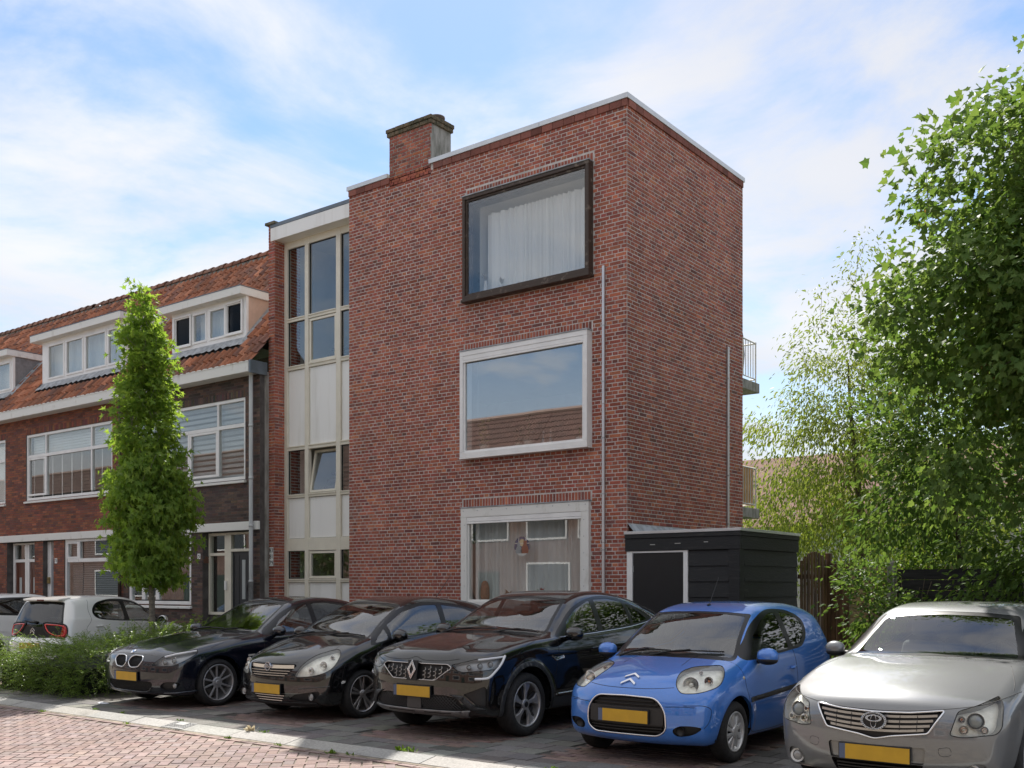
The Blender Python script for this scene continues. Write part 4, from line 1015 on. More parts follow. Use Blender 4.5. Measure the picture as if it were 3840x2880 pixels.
# house B ground floor
wg = win(hB, GB[0], GB[1], GB[2], GB[3], HY + .03, [(GB[0] + .07, -24.42, 2.33, 2.76, True), (-24.34, GB[1] - .07, 2.33, 2.76, False), (GB[0] + .13, GB[1] - .13, GB[2] + .1, 2.24, False)], fw_=.065, lbl='ground floor window with grey venetian blinds')
MBL = mat('grey_blind', (.13, .145, .16), .5)
blind(wg, GB[0] + .13, GB[1] - .13, GB[2] + .1, 2.76, HY + .16, .055, MBL, .5)
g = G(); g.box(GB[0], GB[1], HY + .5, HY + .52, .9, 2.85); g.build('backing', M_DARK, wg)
M_BRDOOR = mat('varnished_brown_door', (.10, .028, .014), .4, var=.25, vscale=5, stretch=(4, 4, .5)); M_BLUED = mat('blue_door_paint', (.055, .095, .16), .45)
def front_door(root, x0, x1, mt, nm, glassbits=True):
    g = G(); ring(g, x0 - .1, x1 + .1, .05, 2.80, (.1, .1, .02, .05), HY + .15, HY + .24); g.box(x0, x1, HY + .152, HY + .24, 2.28, 2.36); fr = g.build('door_frame', M_WHITE, None, bevel=.005); under(root, fr)
    g = G(); g.box(x0 + .004, x1 - .004, HY + .18, HY + .225, .08, 2.278); d = g.build(nm, mt, None, bevel=.004); under(root, d)
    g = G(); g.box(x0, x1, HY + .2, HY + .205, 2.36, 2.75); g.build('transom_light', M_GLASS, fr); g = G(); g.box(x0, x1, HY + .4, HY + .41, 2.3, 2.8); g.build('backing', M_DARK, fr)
    if glassbits:
        for z in (.9, 1.45): g = G(); g.box((x0 + x1) / 2 - .06, (x0 + x1) / 2 + .06, HY + .172, HY + .179, z, z + .42); g.build('door_glass', mat('frosted_slot', ()), d)
        g = G()
        for x in (x0 + .1, x1 - .1): g.box(x - .03, x + .03, HY + .174, HY + .179, .3, 2.1)
        g.build('door_panel', mt, d)
    g = G(); g.lathe([(.012, -.06), (.03, -.05), (.03, -.03), (.01, 0)], 10, (x0 + .08, HY + .178, 1.1), 'y'); g.build('door_handle', M_GALV, d)
front_door(hB, -27.86, -27.32, M_BRDOOR, 'door'); front_door(hB, -27.10, -26.60, M_BRDOOR, 'door')
g = G(); g.box(-26.08, -25.90, HY + .12, HY + .24, .05, 2.8); po = g.build('door_frame', M_WHITE, None); under(hB, po)
g = G(); g.box(-26.16, -25.45, HY + .20, HY + .24, .05, 2.36); po = g.build('door', M_BLUED, None); under(hB, po)
g = G(); g.box(-26.16, -25.45, HY + .185, HY + .24, 2.36, 2.8); po = g.build('door_frame', M_WHITE, None); under(hB, po)
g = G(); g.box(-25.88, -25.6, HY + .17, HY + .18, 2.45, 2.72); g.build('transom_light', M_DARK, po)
for x, s_, lb in ((-25.42, '73', 'small white number plate on the brick pier beside the blue door'), ):
    t = thing('number_plate', lb, 'number sign', (x, HY - .008, 2.22)); g = G(); g.box(-.06, .06, -.008, 0, 0, .13); g.build('plate', M_WHITE, t, bevel=.003); text('numeral', s_, .11, (0, -.0095, .065), 0, M_INK, t)
t = thing('meter_box', 'small brass letter box on the white post by the blue door', 'letter box', (-25.99, HY + .118, 1.70)); g = G(); g.box(-.06, .06, -.04, 0, 0, .17); g.build('case', mat('aged_brass', (.35, .26, .11), .45, metal=.5), t, bevel=.01); g = G(); g.box(-.045, .045, -.044, -.0405, .11, .125); g.build('slot', M_BLACKP, t)
# rainwater pipes
def pipe(name, label, x, y, z0, z1, r, mt, mt2=None, top=None):
    t = thing(name, label, 'drainpipe', (x, y, z0)); H_ = z1 - z0; zc = min(1.62, H_)
    g = G(); g.tube(([(0, 0, zc), (0, 0, H_ - .4), (0, 0, H_ - .25)] + ([(0, top, H_)] if top else [(0, 0, H_)])), r, 12, False); g.build('pipe', mt, t, smooth=True)
    g = G(); g.tube([(0, 0, 0), (0, 0, zc + .08)], r * 1.18, 12); g.build('standpipe', mt2 or mt, t, smooth=True)
    g = G()
    for z in (zc + .09, 2.9 - z0, 3.9 - z0, 5.0 - z0): g.lathe([(r, -.03), (r * 1.15, -.03), (r * 1.15, .03), (r, .03)], 12, (0, 0, z))
    g.build('socket', mt, t, smooth=True); return t
pipe('drainpipe', 'pale grey drainpipe at the end of the dark brick house', -17.44, HY - .10, .02, 6.12, .043, M_PVC, M_GALV)
pipe('drainpipe', 'thin brown drainpipe between the two brick houses', -22.40, HY - .07, .02, 6.12, .035, mat('brown_pipe', (.07, .05, .04), .6))
g = G(); g.box(AX1, AX1 + .06, EY - .05, HY + .15, 6.06, 6.33); po = g.build('gutter_end', M_ZINC, None, bevel=.01); under(hA, po)
# ------------------------------------------------------------------ car bodies: smooth implicit surfaces, meshed and cut into panels
def catmull(P, step=.01):
    P = np.asarray(P, float); out = []
    Q = np.vstack([2 * P[0] - P[1], P, 2 * P[-1] - P[-2]])
    for i in range(1, len(Q) - 2):
        p0, p1, p2, p3 = Q[i - 1], Q[i], Q[i + 1], Q[i + 2]
        d = [max(np.linalg.norm(b - a), 1e-6) ** .5 for a, b in ((p0, p1), (p1, p2), (p2, p3))]
        t0 = 0; t1 = d[0]; t2 = t1 + d[1]; t3 = t2 + d[2]; n = max(2, int(np.linalg.norm(p2 - p1) / step))
        t = np.linspace(t1, t2, n, endpoint=False)[:, None]
        A1 = (t1 - t) / (t1 - t0) * p0 + (t - t0) / (t1 - t0) * p1; A2 = (t2 - t) / (t2 - t1) * p1 + (t - t1) / (t2 - t1) * p2; A3 = (t3 - t) / (t3 - t2) * p2 + (t - t2) / (t3 - t2) * p3
        B1 = (t2 - t) / (t2 - t0) * A1 + (t - t0) / (t2 - t0) * A2; B2 = (t3 - t) / (t3 - t1) * A2 + (t - t1) / (t3 - t1) * A3
        out.append((t2 - t) / (t2 - t1) * B1 + (t - t1) / (t2 - t1) * B2)
    out.append(P[-1:]); return np.vstack(out)
def rpoly(P, r=.03, n=5):
    """polygon with rounded corners; r one number or one per corner"""
    P = [np.array(p[:2], float) for p in P]; m = len(P); rs = r if isinstance(r, (list, tuple)) else [r] * m; out = []
    for i in range(m):
        a, b, c = P[i - 1], P[i], P[(i + 1) % m]; da, dc = np.linalg.norm(a - b), np.linalg.norm(c - b); k = min(rs[i], da * .45, dc * .45)
        if k < 1e-4: out.append(b); continue
        s, e = b + (a - b) / da * k, b + (c - b) / dc * k
        for t in np.linspace(0, 1, n): out.append((1 - t) ** 2 * s + 2 * t * (1 - t) * b + t * t * e)
    return np.array(out)
def spoly(P, step=.02):
    """smooth closed curve through the points"""
    P = list(P); n = len(P); c = catmull(P[-2:] + P + P[:2], step)
    d0 = np.argmin(np.linalg.norm(c - np.array(P[0]), axis=1)); cut = [i for i in range(len(c)) if np.linalg.norm(c[i] - np.array(P[0])) < 1e-6]
    if len(cut) >= 2: c = c[cut[0]:cut[1]]
    return c
def sstep(a, b, x): t = np.clip((x - a) / (b - a), 0, 1); return t * t * (3 - 2 * t)
def smax(a, b, k): h = np.maximum(k - np.abs(a - b), 0) / k; return np.maximum(a, b) + h * h * k * .25
def inpoly(P, poly):
    x, y = P[..., 0], P[..., 1]; r = np.zeros(x.shape, bool); n = len(poly)
    for i in range(n):
        x0, y0 = poly[i]; x1, y1 = poly[(i + 1) % n]
        if y0 == y1: continue
        r ^= ((y0 > y) != (y1 > y)) & (x < (x1 - x0) * (y - y0) / (y1 - y0) + x0)
    return r

class CarShape:
    def __init__(s, sp):
        s.sp = sp; s.L, s.wm, s.H = sp['L'], sp['W'] / 2, sp['H']; s.h0 = .02
        top = catmull(sp['profile'], .012); s.prof = top
        s.x0, s.z0 = -.4, -.1; nx, nz = int((s.L + .8) / s.h0), int((s.H + .5) / s.h0)
        X, Z = np.meshgrid(s.x0 + np.arange(nx) * s.h0, s.z0 + np.arange(nz) * s.h0, indexing='ij'); P = np.stack([X.ravel(), Z.ravel()], 1)
        A = top; B = np.roll(top, -1, 0); d2 = np.full(len(P), 1e9)
        for a, b in zip(A, B):
            ab = b - a; l = ab @ ab
            if l < 1e-12: continue
            t = np.clip(((P - a) @ ab) / l, 0, 1); q = P - a - t[:, None] * ab; d2 = np.minimum(d2, (q * q).sum(1))
        sd = np.sqrt(d2); sd[inpoly(P, top)] *= -1; T = sd.reshape(nx, nz)
        for _ in range(2):
            T[1:-1] = (T[:-2] + 2 * T[1:-1] + T[2:]) / 4; T[:, 1:-1] = (T[:, :-2] + 2 * T[:, 1:-1] + T[:, 2:]) / 4
        s.T = T
        s.sx, s.sz = np.array(sp['plan']).T; c = catmull(sp['plan'], .02); s.plan = c
        s.sec = catmull(sp['sec'], .02); s.belt = catmull(sp['belt'], .05); s.crown = catmull(sp['crown'], .05)
    def S(s, x, z):
        nx, nz = s.T.shape; u = np.clip((x - s.x0) / s.h0, 1, nx - 3.001); v = np.clip((z - s.z0) / s.h0, 1, nz - 3.001)
        i = u.astype(int); j = v.astype(int); fu, fv = u - i, v - j
        def w(t): return ((-t + 2 * t * t - t ** 3) / 2, (2 - 5 * t * t + 3 * t ** 3) / 2, (t + 4 * t * t - 3 * t ** 3) / 2, (-t * t + t ** 3) / 2)
        wu, wv = w(fu), w(fv); r = 0
        for a in range(4):
            for b in range(4): r = r + wu[a] * wv[b] * s.T[i + a - 1, j + b - 1]
        return r
    def Wf(s, x, z):
        sp = s.sp; wp = np.interp(x, s.plan[:, 0], s.plan[:, 1]); zb = np.interp(x, s.belt[:, 0], s.belt[:, 1])
        t = (z - .2) / (zb - .2); low = wp * np.interp(t, s.sec[:, 0], s.sec[:, 1])
        wb = wp * sp['sec'][-2][1]; dz = np.maximum(z - zb, -.05); up = wb - sp['inset'] - math.tan(R_(sp['tumble'])) * dz - sp.get('tc', .12) * dz * np.abs(dz)
        k = sstep(zb - .02, zb + .02, z); w = low * (1 - k) + up * k
        for ax in sp['axles']:
            r = np.hypot(x - ax, z - sp['rw']); w = w + sp.get('flare', .014) * np.exp(-((r - sp['ra'] - .015) / .055) ** 2) * sstep(.15, .35, z)
        for (x0, z0, x1, z1, amp, wid) in sp.get('crease', []):      # feature lines pressed into the flank
            tt = np.clip((x - x0) / (x1 - x0), 0, 1); zl = z0 + (z1 - z0) * tt; fade = sstep(x0 - .05, x0 + .25, x) * (1 - sstep(x1 - .25, x1 + .05, x))
            d = z - zl; w = w + amp * fade * np.where(d > 0, np.exp(-(d / wid) ** 2), np.exp(-(d / (wid * .22)) ** 2))
        return w
    def f(s, P):
        sp = s.sp; x, y, z = P[:, 0], P[:, 1], P[:, 2]; a = np.abs(y); q = np.minimum(a / s.wm, 1.3); L = s.L
        xs = x - sp['cf'] * q ** sp['pf'] * (1 - sstep(.15, 1.3, x)) + sp['cr'] * q ** sp['pr'] * sstep(L - 1.0, L - .1, x)
        xw = sp['cowl']; xs = xs - sp['cw'] * q * q * sstep(xw - .35, xw, x) * (1 - sstep(xw + .45, xw + 1.0, x))
        cr = np.interp(x, s.crown[:, 0], s.crown[:, 1]); zs = z + cr * q * q * sstep(.45, .75, z)
        for (amp, y0, wid, xa, xb) in sp.get('hoodlines', []):        # raised ribs on the bonnet
            zs = zs - amp * np.exp(-((a - y0 - (xb - x) * 0.0) / wid) ** 2) * sstep(xa, xa + .25, x) * (1 - sstep(xb - .3, xb, x)) * sstep(.5, .7, z)
        d1 = s.S(xs, zs); d2 = (a - s.Wf(x, z)) * .96
        k = sp['k'] * (1 - sstep(.95, 1.25, z)) + sp['kroof'] * sstep(.95, 1.25, z); k = k * (.45 + .55 * sstep(.25, .5, z))
        return smax(d1, d2, k)
    def grad(s, P, e=.004):
        g = np.empty_like(P)
        for i in range(3):
            A = P.copy(); A[:, i] += e; B = P.copy(); B[:, i] -= e; g[:, i] = (s.f(A) - s.f(B)) / (2 * e)
        return g
    def mesh(s, h=.03):
        nx, ny, nz = int((s.L + .24) / h), int((2 * s.wm + .2) / h) // 2 * 2, int((s.H + .1) / h)
        ox, oy, oz = -.12, -ny * h / 2, .06
        I = np.arange(nx + 1), np.arange(ny + 1), np.arange(nz + 1)
        X, Y, Z = np.meshgrid(ox + I[0] * h, oy + I[1] * h, oz + I[2] * h, indexing='ij')
        half = ny // 2; hy = slice(half, ny + 1)
        vh = s.f(np.stack([X[:, hy].ravel(), Y[:, hy].ravel(), Z[:, hy].ravel()], 1)).reshape(nx + 1, half + 1, nz + 1)
        v = np.concatenate([vh[:, :0:-1], vh], 1)
        ins_ = v < 0
        c = ins_[:-1, :-1, :-1].astype(np.int8)
        cnt = sum(ins_[a:nx + a, b:ny + b, d:nz + d].astype(np.int8) for a in (0, 1) for b in (0, 1) for d in (0, 1))
        act = (cnt > 0) & (cnt < 8); idx = -np.ones((nx, ny, nz), int); n = act.sum(); idx[act] = np.arange(n)
        ci, cj, ck = np.nonzero(act)
        # mean of the edge crossings of each active cell
        acc = np.zeros((n, 3)); num = np.zeros(n)
        cor = [(a, b, d) for a in (0, 1) for b in (0, 1) for d in (0, 1)]
        for p in cor:
            for ax in range(3):
                if p[ax]: continue
                q = list(p); q[ax] = 1; va = v[ci + p[0], cj + p[1], ck + p[2]]; vb = v[ci + q[0], cj + q[1], ck + q[2]]
                m = (va < 0) != (vb < 0); t = np.where(m, va / np.where(np.abs(va - vb) < 1e-12, 1, va - vb), 0); pt = np.tile(np.array(p, float), (n, 1)); pt[:, ax] += t; acc[m] += pt[m]; num[m] += 1
        V = (acc / num[:, None] + np.stack([ci, cj, ck], 1)) * h + np.array([ox, oy, oz])
        Q = []
        for ax in range(3):
            sh = [slice(None)] * 3
            a_ = ins_.take(range(0, ins_.shape[ax] - 1), ax); b_ = ins_.take(range(1, ins_.shape[ax]), ax); cr = np.nonzero(a_ != b_); flip = a_[cr]
            i, j, k = cr; o = [(ax + 1) % 3, (ax + 2) % 3]; co = [i, j, k]
            ok = np.ones(len(i), bool)
            for t in o: ok &= (co[t] > 0) & (co[t] < (nx, ny, nz)[t])
            co = [c_[ok] for c_ in co]; flip = flip[ok]; quad = []
            for (da, db) in ((-1, -1), (0, -1), (0, 0), (-1, 0)):
                cc = [c_.copy() for c_ in co]; cc[o[0]] = cc[o[0]] + da; cc[o[1]] = cc[o[1]] + db; quad.append(idx[cc[0], cc[1], cc[2]])
            qd = np.stack(quad, 1); qd[~flip] = qd[~flip][:, ::-1]; Q.append(qd)
        Q = np.vstack(Q)
        # light smoothing, then project on the true surface
        for _ in range(2):
            sm = np.zeros_like(V); dg = np.zeros(len(V))
            for a in range(4):
                np.add.at(sm, Q[:, a], V[Q[:, (a + 1) % 4]]); np.add.at(dg, Q[:, a], 1)
            V = .5 * V + .5 * sm / dg[:, None]
        for _ in range(3):
            g = s.grad(V); V = V - (s.f(V) / np.maximum((g * g).sum(1), .05))[:, None] * g
        g = s.grad(V, .006); N_ = g / np.linalg.norm(g, axis=1)[:, None]
        tri = np.vstack([Q[:, [0, 1, 2]], Q[:, [0, 2, 3]]])
        return V, N_, tri
    def hit(s, o, d, t0=0, t1=3., n=120):
        """first surface point along rays o + t d (sphere tracing)"""
        o = np.atleast_2d(np.asarray(o, float)); d = np.broadcast_to(np.atleast_2d(np.asarray(d, float)), o.shape); ln = np.linalg.norm(d, axis=1)
        t = np.full(len(o), float(t0)); act = np.arange(len(o)); ok = np.zeros(len(o), bool)
        for _ in range(70):
            v = s.f(o[act] + d[act] * t[act][:, None]); t[act] += np.maximum(v, -.02) * .85 / ln[act]
            dn = np.abs(v) < 2e-4; ok[act[dn]] = True; act = act[~dn & (t[act] < t1)]
            if len(act) == 0: break
        return o + d * t[:, None], ok

class Proj:
    """flat view on the body: yaw 0 = straight at the front, 90 = at the flank, 180 = at the tail, 'top'"""
    def __init__(s, yaw, side=1):
        s.yaw = yaw; s.side = side
        if yaw != 'top':
            r = R_(yaw); s.d = np.array([math.cos(r), -side * math.sin(r), 0.]); s.u = np.array([math.sin(r), side * math.cos(r), 0.])
    def uv(s, P):
        if s.yaw == 'top': return np.stack([P[:, 0], P[:, 1]], 1)
        return np.stack([P @ s.u, P[:, 2]], 1)
    def facing(s, N_):
        return N_[:, 2] if s.yaw == 'top' else -(N_ @ s.d)
    def ray(s, uv):
        uv = np.asarray(uv, float)
        if s.yaw == 'top': return np.column_stack([uv, np.full(len(uv), 2.2)]), np.array([0, 0, -1.])
        c = np.outer(uv[:, 0], s.u); c[:, 2] = uv[:, 1]; base = c
        if s.yaw == 0 and False: pass
        return base - s.d * 4.0 + 0, s.d
class Skin:
    """triangle soup with normals that can be cut along outlines seen in a projection"""
    def __init__(s, shape, h=.03): s.sh = shape; s.VA, s.NA, s.T = shape.mesh(h)
    def split(s, T, poly, pr, cond=None, minface=.12):
        """returns (inside, outside) triangle arrays of T"""
        if len(T) == 0: return T, T
        poly = np.asarray(poly, float); uv = pr.uv(s.VA); fc = pr.facing(s.NA); P = uv[T]
        lo, hi = poly.min(0), poly.max(0); bl, bh = P.min(1), P.max(1)
        m = (bh[:, 0] > lo[0]) & (bl[:, 0] < hi[0]) & (bh[:, 1] > lo[1]) & (bl[:, 1] < hi[1]) & (fc[T].mean(1) > minface)
        if pr.yaw not in ('top', 0, 180): m &= (s.VA[T][:, :, 1].mean(1) * pr.side > -.0)
        if cond is not None: m &= cond(s.VA[T].mean(1))
        ci = np.nonzero(m)[0]
        if len(ci) == 0: return T[:0], T
        cl, chh = bl[ci], bh[ci]; A = poly; B = np.roll(poly, -1, 0); sl, sh_ = np.minimum(A, B), np.maximum(A, B)
        ov = (chh[:, None, 0] >= sl[None, :, 0]) & (cl[:, None, 0] <= sh_[None, :, 0]) & (chh[:, None, 1] >= sl[None, :, 1]) & (cl[:, None, 1] <= sh_[None, :, 1])
        near = ov.any(1); cen = P[ci].mean(1); inside = inpoly(cen, poly)
        keep_in = [tuple(t) for t in T[ci[~near & inside]]]
        far_out = T[ci[~near & ~inside]]
        allp = []; cens = []; cache = {}
        nb_ = len(s.VA); nV = []; nN = []; uvd = {}
        def U(i):
            r = uvd.get(i)
            if r is None: r = uvd[i] = (float(uv[i, 0]), float(uv[i, 1]))
            return r
        def VV(i): return s.VA[i] if i < nb_ else nV[i - nb_]
        def NN(i): return s.NA[i] if i < nb_ else nN[i - nb_]
        for k in np.nonzero(near)[0]:
            pieces_ = [[int(q) for q in T[ci[k]]]]
            for sgi in np.nonzero(ov[k])[0]:
                ax, ay = A[sgi]; bx, by = B[sgi]; nx, ny = by - ay, ax - bx; ln = math.hypot(nx, ny)
                if ln < 1e-9: continue
                nx /= ln; ny /= ln; res = []
                for pc in pieces_:
                    dd = [(U(i)[0] - ax) * nx + (U(i)[1] - ay) * ny for i in pc]
                    if min(dd) > -1e-5 or max(dd) < 1e-5: res.append(pc); continue
                    p1 = []; p2 = []
                    for q in range(len(pc)):
                        i, j = pc[q], pc[(q + 1) % len(pc)]; di, dj = dd[q], dd[(q + 1) % len(pc)]
                        if di >= -1e-7: p1.append(i)
                        if di <= 1e-7: p2.append(i)
                        if di * dj < -1e-14:
                            key = (min(i, j), max(i, j), sgi)
                            if key not in cache:
                                t = di / (di - dj); nn = NN(i) + (NN(j) - NN(i)) * t; nV.append(VV(i) + (VV(j) - VV(i)) * t); nN.append(nn / (math.sqrt(float(nn @ nn)) or 1.))
                                q_ = nb_ + len(nV) - 1; ui, uj = U(i), U(j); uvd[q_] = (ui[0] + (uj[0] - ui[0]) * t, ui[1] + (uj[1] - ui[1]) * t); cache[key] = q_
                            p1.append(cache[key]); p2.append(cache[key])
                    if len(p1) > 2: res.append(p1)
                    if len(p2) > 2: res.append(p2)
                pieces_ = res
            for pc in pieces_:
                for q in range(1, len(pc) - 1): allp.append((pc[0], pc[q], pc[q + 1]))
                cens.extend([(sum(U(i)[0] for i in pc) / len(pc), sum(U(i)[1] for i in pc) / len(pc))] * (len(pc) - 2))
        if nV: s.VA = np.vstack([s.VA, np.array(nV)]); s.NA = np.vstack([s.NA, np.array(nN)])
        allp = np.array(allp, int).reshape(-1, 3); ii = inpoly(np.array(cens).reshape(-1, 2), poly) if len(cens) else np.zeros(0, bool)
        new_in = [tuple(q) for q in allp[ii]]; new_out = allp[~ii]; rest = np.delete(T, ci, 0)
        I = np.array(keep_in + new_in, int).reshape(-1, 3); O = np.vstack([rest, far_out, np.array(new_out, int).reshape(-1, 3)]); return I, O
    def take(s, poly, pr, cond=None, minface=.12):
        I, s.T = s.split(s.T, poly, pr, cond, minface); return I
    def sub(s, T):
        u, inv = np.unique(T, return_inverse=True); return s.VA[u].copy(), s.NA[u].copy(), inv.reshape(-1, 3)
    def on(s, poly, pr, closed=True, lift=0.0, step=.03):
        """3-D points of an outline laid on the surface"""
        P = np.asarray(poly, float); P2 = []
        n = len(P)
        for i in range(n if closed else n - 1):
            a, b = P[i], P[(i + 1) % n]; m = max(1, int(np.linalg.norm(b - a) / step)); P2 += [a + (b - a) * t / m for t in range(m)]
        if not closed: P2.append(P[-1])
        o, d = pr.ray(np.array(P2))
        if pr.yaw != 'top' and pr.yaw != 0 and pr.yaw != 180: pass
        pts, ok = s.sh.hit(o, d, 0, 9 if pr.yaw != 'top' else 3, 700 if pr.yaw != 'top' else 120); pts = pts[ok]
        if lift and len(pts):
            g_ = s.sh.grad(pts); pts = pts + lift * g_ / np.linalg.norm(g_, axis=1)[:, None]
        return pts
SEC = [(-.3, .86), (0, .925), (.12, .955), (.35, .99), (.55, 1.0), (.78, .988), (1.0, .955), (1.2, .92)]
SPEC = {}
SPEC['blue'] = dict(L=3.435, W=1.615, H=1.465, axles=(.715, 3.055), rw=.283, ra=.335,
    profile=[(.13, .19), (.05, .24), (.012, .33), (.0, .45), (.015, .58), (.06, .69), (.13, .755), (.30, .835), (.55, .905), (.78, .955), (.90, .985), (1.15, 1.145), (1.40, 1.30), (1.60, 1.395), (1.85, 1.445), (2.2, 1.465), (2.65, 1.45), (3.0, 1.395), (3.18, 1.33), (3.30, 1.12), (3.38, .9), (3.42, .7), (3.435, .5), (3.41, .3), (3.32, .19)],
    plan=[(-.3, .66), (0, .70), (.25, .765), (.5, .79), (.9, .802), (1.7, .8075), (2.6, .805), (3.0, .785), (3.3, .735), (3.6, .67)],
    sec=SEC, belt=[(-.3, .93), (.8, .93), (1.3, .945), (2.0, .985), (2.6, 1.03), (3.6, 1.06)], crown=[(-.3, .03), (.3, .07), (.8, .07), (1.3, .03), (1.9, .045), (2.7, .05), (3.6, .02)],
    inset=.006, tumble=20, tc=.25, cf=.26, pf=2.4, cr=.16, pr=2.6, cw=.13, cowl=.92, k=.13, kroof=.14, flare=.016, crease=[(1.0, .52, 2.9, .56, .006, .10)])
SPEC['coupe'] = dict(L=4.568, W=1.82, H=1.576, axles=(.87, 3.59), rw=.345, ra=.415,
    profile=[(.16, .25), (.06, .29), (.01, .38), (.0, .52), (.0, .68), (.02, .80), (.07, .90), (.20, .965), (.55, 1.03), (.95, 1.075), (1.22, 1.10), (1.34, 1.125), (1.62, 1.285), (1.95, 1.455), (2.15, 1.52), (2.4, 1.565), (2.7, 1.576), (3.05, 1.55), (3.5, 1.46), (3.95, 1.32), (4.28, 1.19), (4.44, 1.125), (4.49, 1.02), (4.55, .8), (4.568, .6), (4.54, .42), (4.42, .27)],
    plan=[(-.3, .72), (0, .79), (.3, .865), (.6, .89), (1.2, .902), (2.2, .91), (3.2, .91), (3.9, .89), (4.4, .83), (4.8, .74)],
    sec=[(-.3, .87), (0, .935), (.1, .96), (.3, .985), (.55, 1.0), (.78, .99), (1.0, .955), (1.2, .92)], belt=[(-.3, 1.06), (.9, 1.06), (1.5, 1.04), (2.4, 1.06), (3.4, 1.12), (4.8, 1.17)], crown=[(-.3, .03), (.3, .06), (.9, .05), (1.5, .03), (2.1, .04), (3.2, .05), (4.8, .03)],
    inset=.012, tumble=21, tc=.25, cf=.26, pf=2.8, cr=.2, pr=2.6, cw=.15, cowl=1.3, k=.10, kroof=.13, flare=.018, crease=[(1.0, .87, 4.3, .93, .010, .09), (1.2, .46, 3.3, .50, .012, .10)], hoodlines=[(.016, .42, .07, .05, 1.2)])
SPEC['hatch'] = dict(L=3.999, W=1.72, H=1.488, axles=(.83, 3.341), rw=.302, ra=.355,
    profile=[(.16, .18), (.05, .22), (.015, .30), (.0, .42), (.005, .55), (.035, .66), (.09, .735), (.22, .81), (.5, .905), (.8, .985), (1.02, 1.04), (1.3, 1.185), (1.6, 1.325), (1.85, 1.42), (2.1, 1.47), (2.4, 1.488), (2.8, 1.47), (3.2, 1.42), (3.55, 1.34), (3.70, 1.27), (3.84, 1.05), (3.92, .85), (3.98, .6), (3.985, .42), (3.94, .28), (3.84, .19)],
    plan=[(-.3, .68), (0, .735), (.3, .81), (.6, .84), (1.1, .855), (2.0, .86), (2.9, .858), (3.4, .835), (3.8, .775), (4.2, .69)],
    sec=SEC, belt=[(-.3, .95), (.9, .95), (1.4, .955), (2.2, 1.0), (3.0, 1.07), (4.2, 1.13)], crown=[(-.3, .03), (.3, .08), (.8, .08), (1.3, .03), (1.9, .04), (2.8, .05), (4.2, .02)],
    inset=.008, tumble=21, tc=.25, cf=.30, pf=2.3, cr=.18, pr=2.6, cw=.15, cowl=1.05, k=.12, kroof=.14, flare=.018, crease=[(1.1, .62, 3.4, .74, .008, .09)])
SPEC['sedan'] = dict(L=4.845, W=1.835, H=1.468, axles=(.83, 3.72), rw=.322, ra=.368,
    profile=[(.18, .17), (.06, .20), (.02, .28), (.0, .42), (.005, .56), (.03, .66), (.09, .735), (.25, .80), (.6, .875), (1.0, .93), (1.35, .97), (1.52, .995), (1.75, 1.115), (2.05, 1.27), (2.3, 1.385), (2.5, 1.435), (2.8, 1.466), (3.1, 1.462), (3.45, 1.42), (3.75, 1.335), (4.0, 1.225), (4.2, 1.145), (4.35, 1.12), (4.68, 1.10), (4.75, 1.05), (4.80, .85), (4.845, .6), (4.82, .38), (4.7, .2)],
    plan=[(-.3, .70), (0, .78), (.3, .865), (.6, .895), (1.2, .91), (2.2, .9175), (3.4, .915), (4.1, .895), (4.6, .83), (5.1, .72)],
    sec=SEC, belt=[(-.3, .91), (1.2, .91), (1.8, .925), (2.6, .945), (3.6, .98), (5.1, 1.0)], crown=[(-.3, .02), (.3, .05), (.9, .055), (1.5, .03), (2.3, .04), (3.2, .045), (5.1, .03)],
    inset=.02, tumble=24, tc=.28, cf=.24, pf=2.6, cr=.2, pr=2.6, cw=.16, cowl=1.55, k=.10, kroof=.12, flare=.012, crease=[(.75, .735, 4.5, .80, .010, .10)], hoodlines=[(.012, .36, .10, .05, 1.4)])
SPEC['silver'] = dict(L=4.695, W=1.81, H=1.48, axles=(.95, 3.65), rw=.322, ra=.37,
    profile=[(.2, .17), (.07, .20), (.02, .28), (.0, .40), (.0, .54), (.02, .66), (.07, .755), (.2, .83), (.5, .91), (.85, .975), (1.2, 1.015), (1.48, 1.04), (1.60, 1.10), (1.80, 1.235), (2.0, 1.355), (2.15, 1.42), (2.45, 1.465), (2.8, 1.48), (3.2, 1.465), (3.6, 1.41), (3.95, 1.3), (4.2, 1.18), (4.4, 1.14), (4.6, 1.1), (4.66, .95), (4.695, .6), (4.66, .35), (4.55, .2)],
    plan=[(-.3, .70), (0, .775), (.3, .85), (.6, .88), (1.2, .897), (2.2, .905), (3.3, .903), (4.0, .88), (4.5, .81), (5.0, .70)],
    sec=SEC, belt=[(-.3, .97), (1.2, .97), (1.8, .96), (2.6, .985), (3.6, 1.03), (5.0, 1.06)], crown=[(-.3, .02), (.3, .07), (.9, .07), (1.4, .03), (2.2, .04), (3.2, .045), (5.0, .03)],
    inset=.012, tumble=22, tc=.25, cf=.30, pf=2.4, cr=.2, pr=2.6, cw=.16, cowl=1.52, k=.11, kroof=.13, flare=.012)
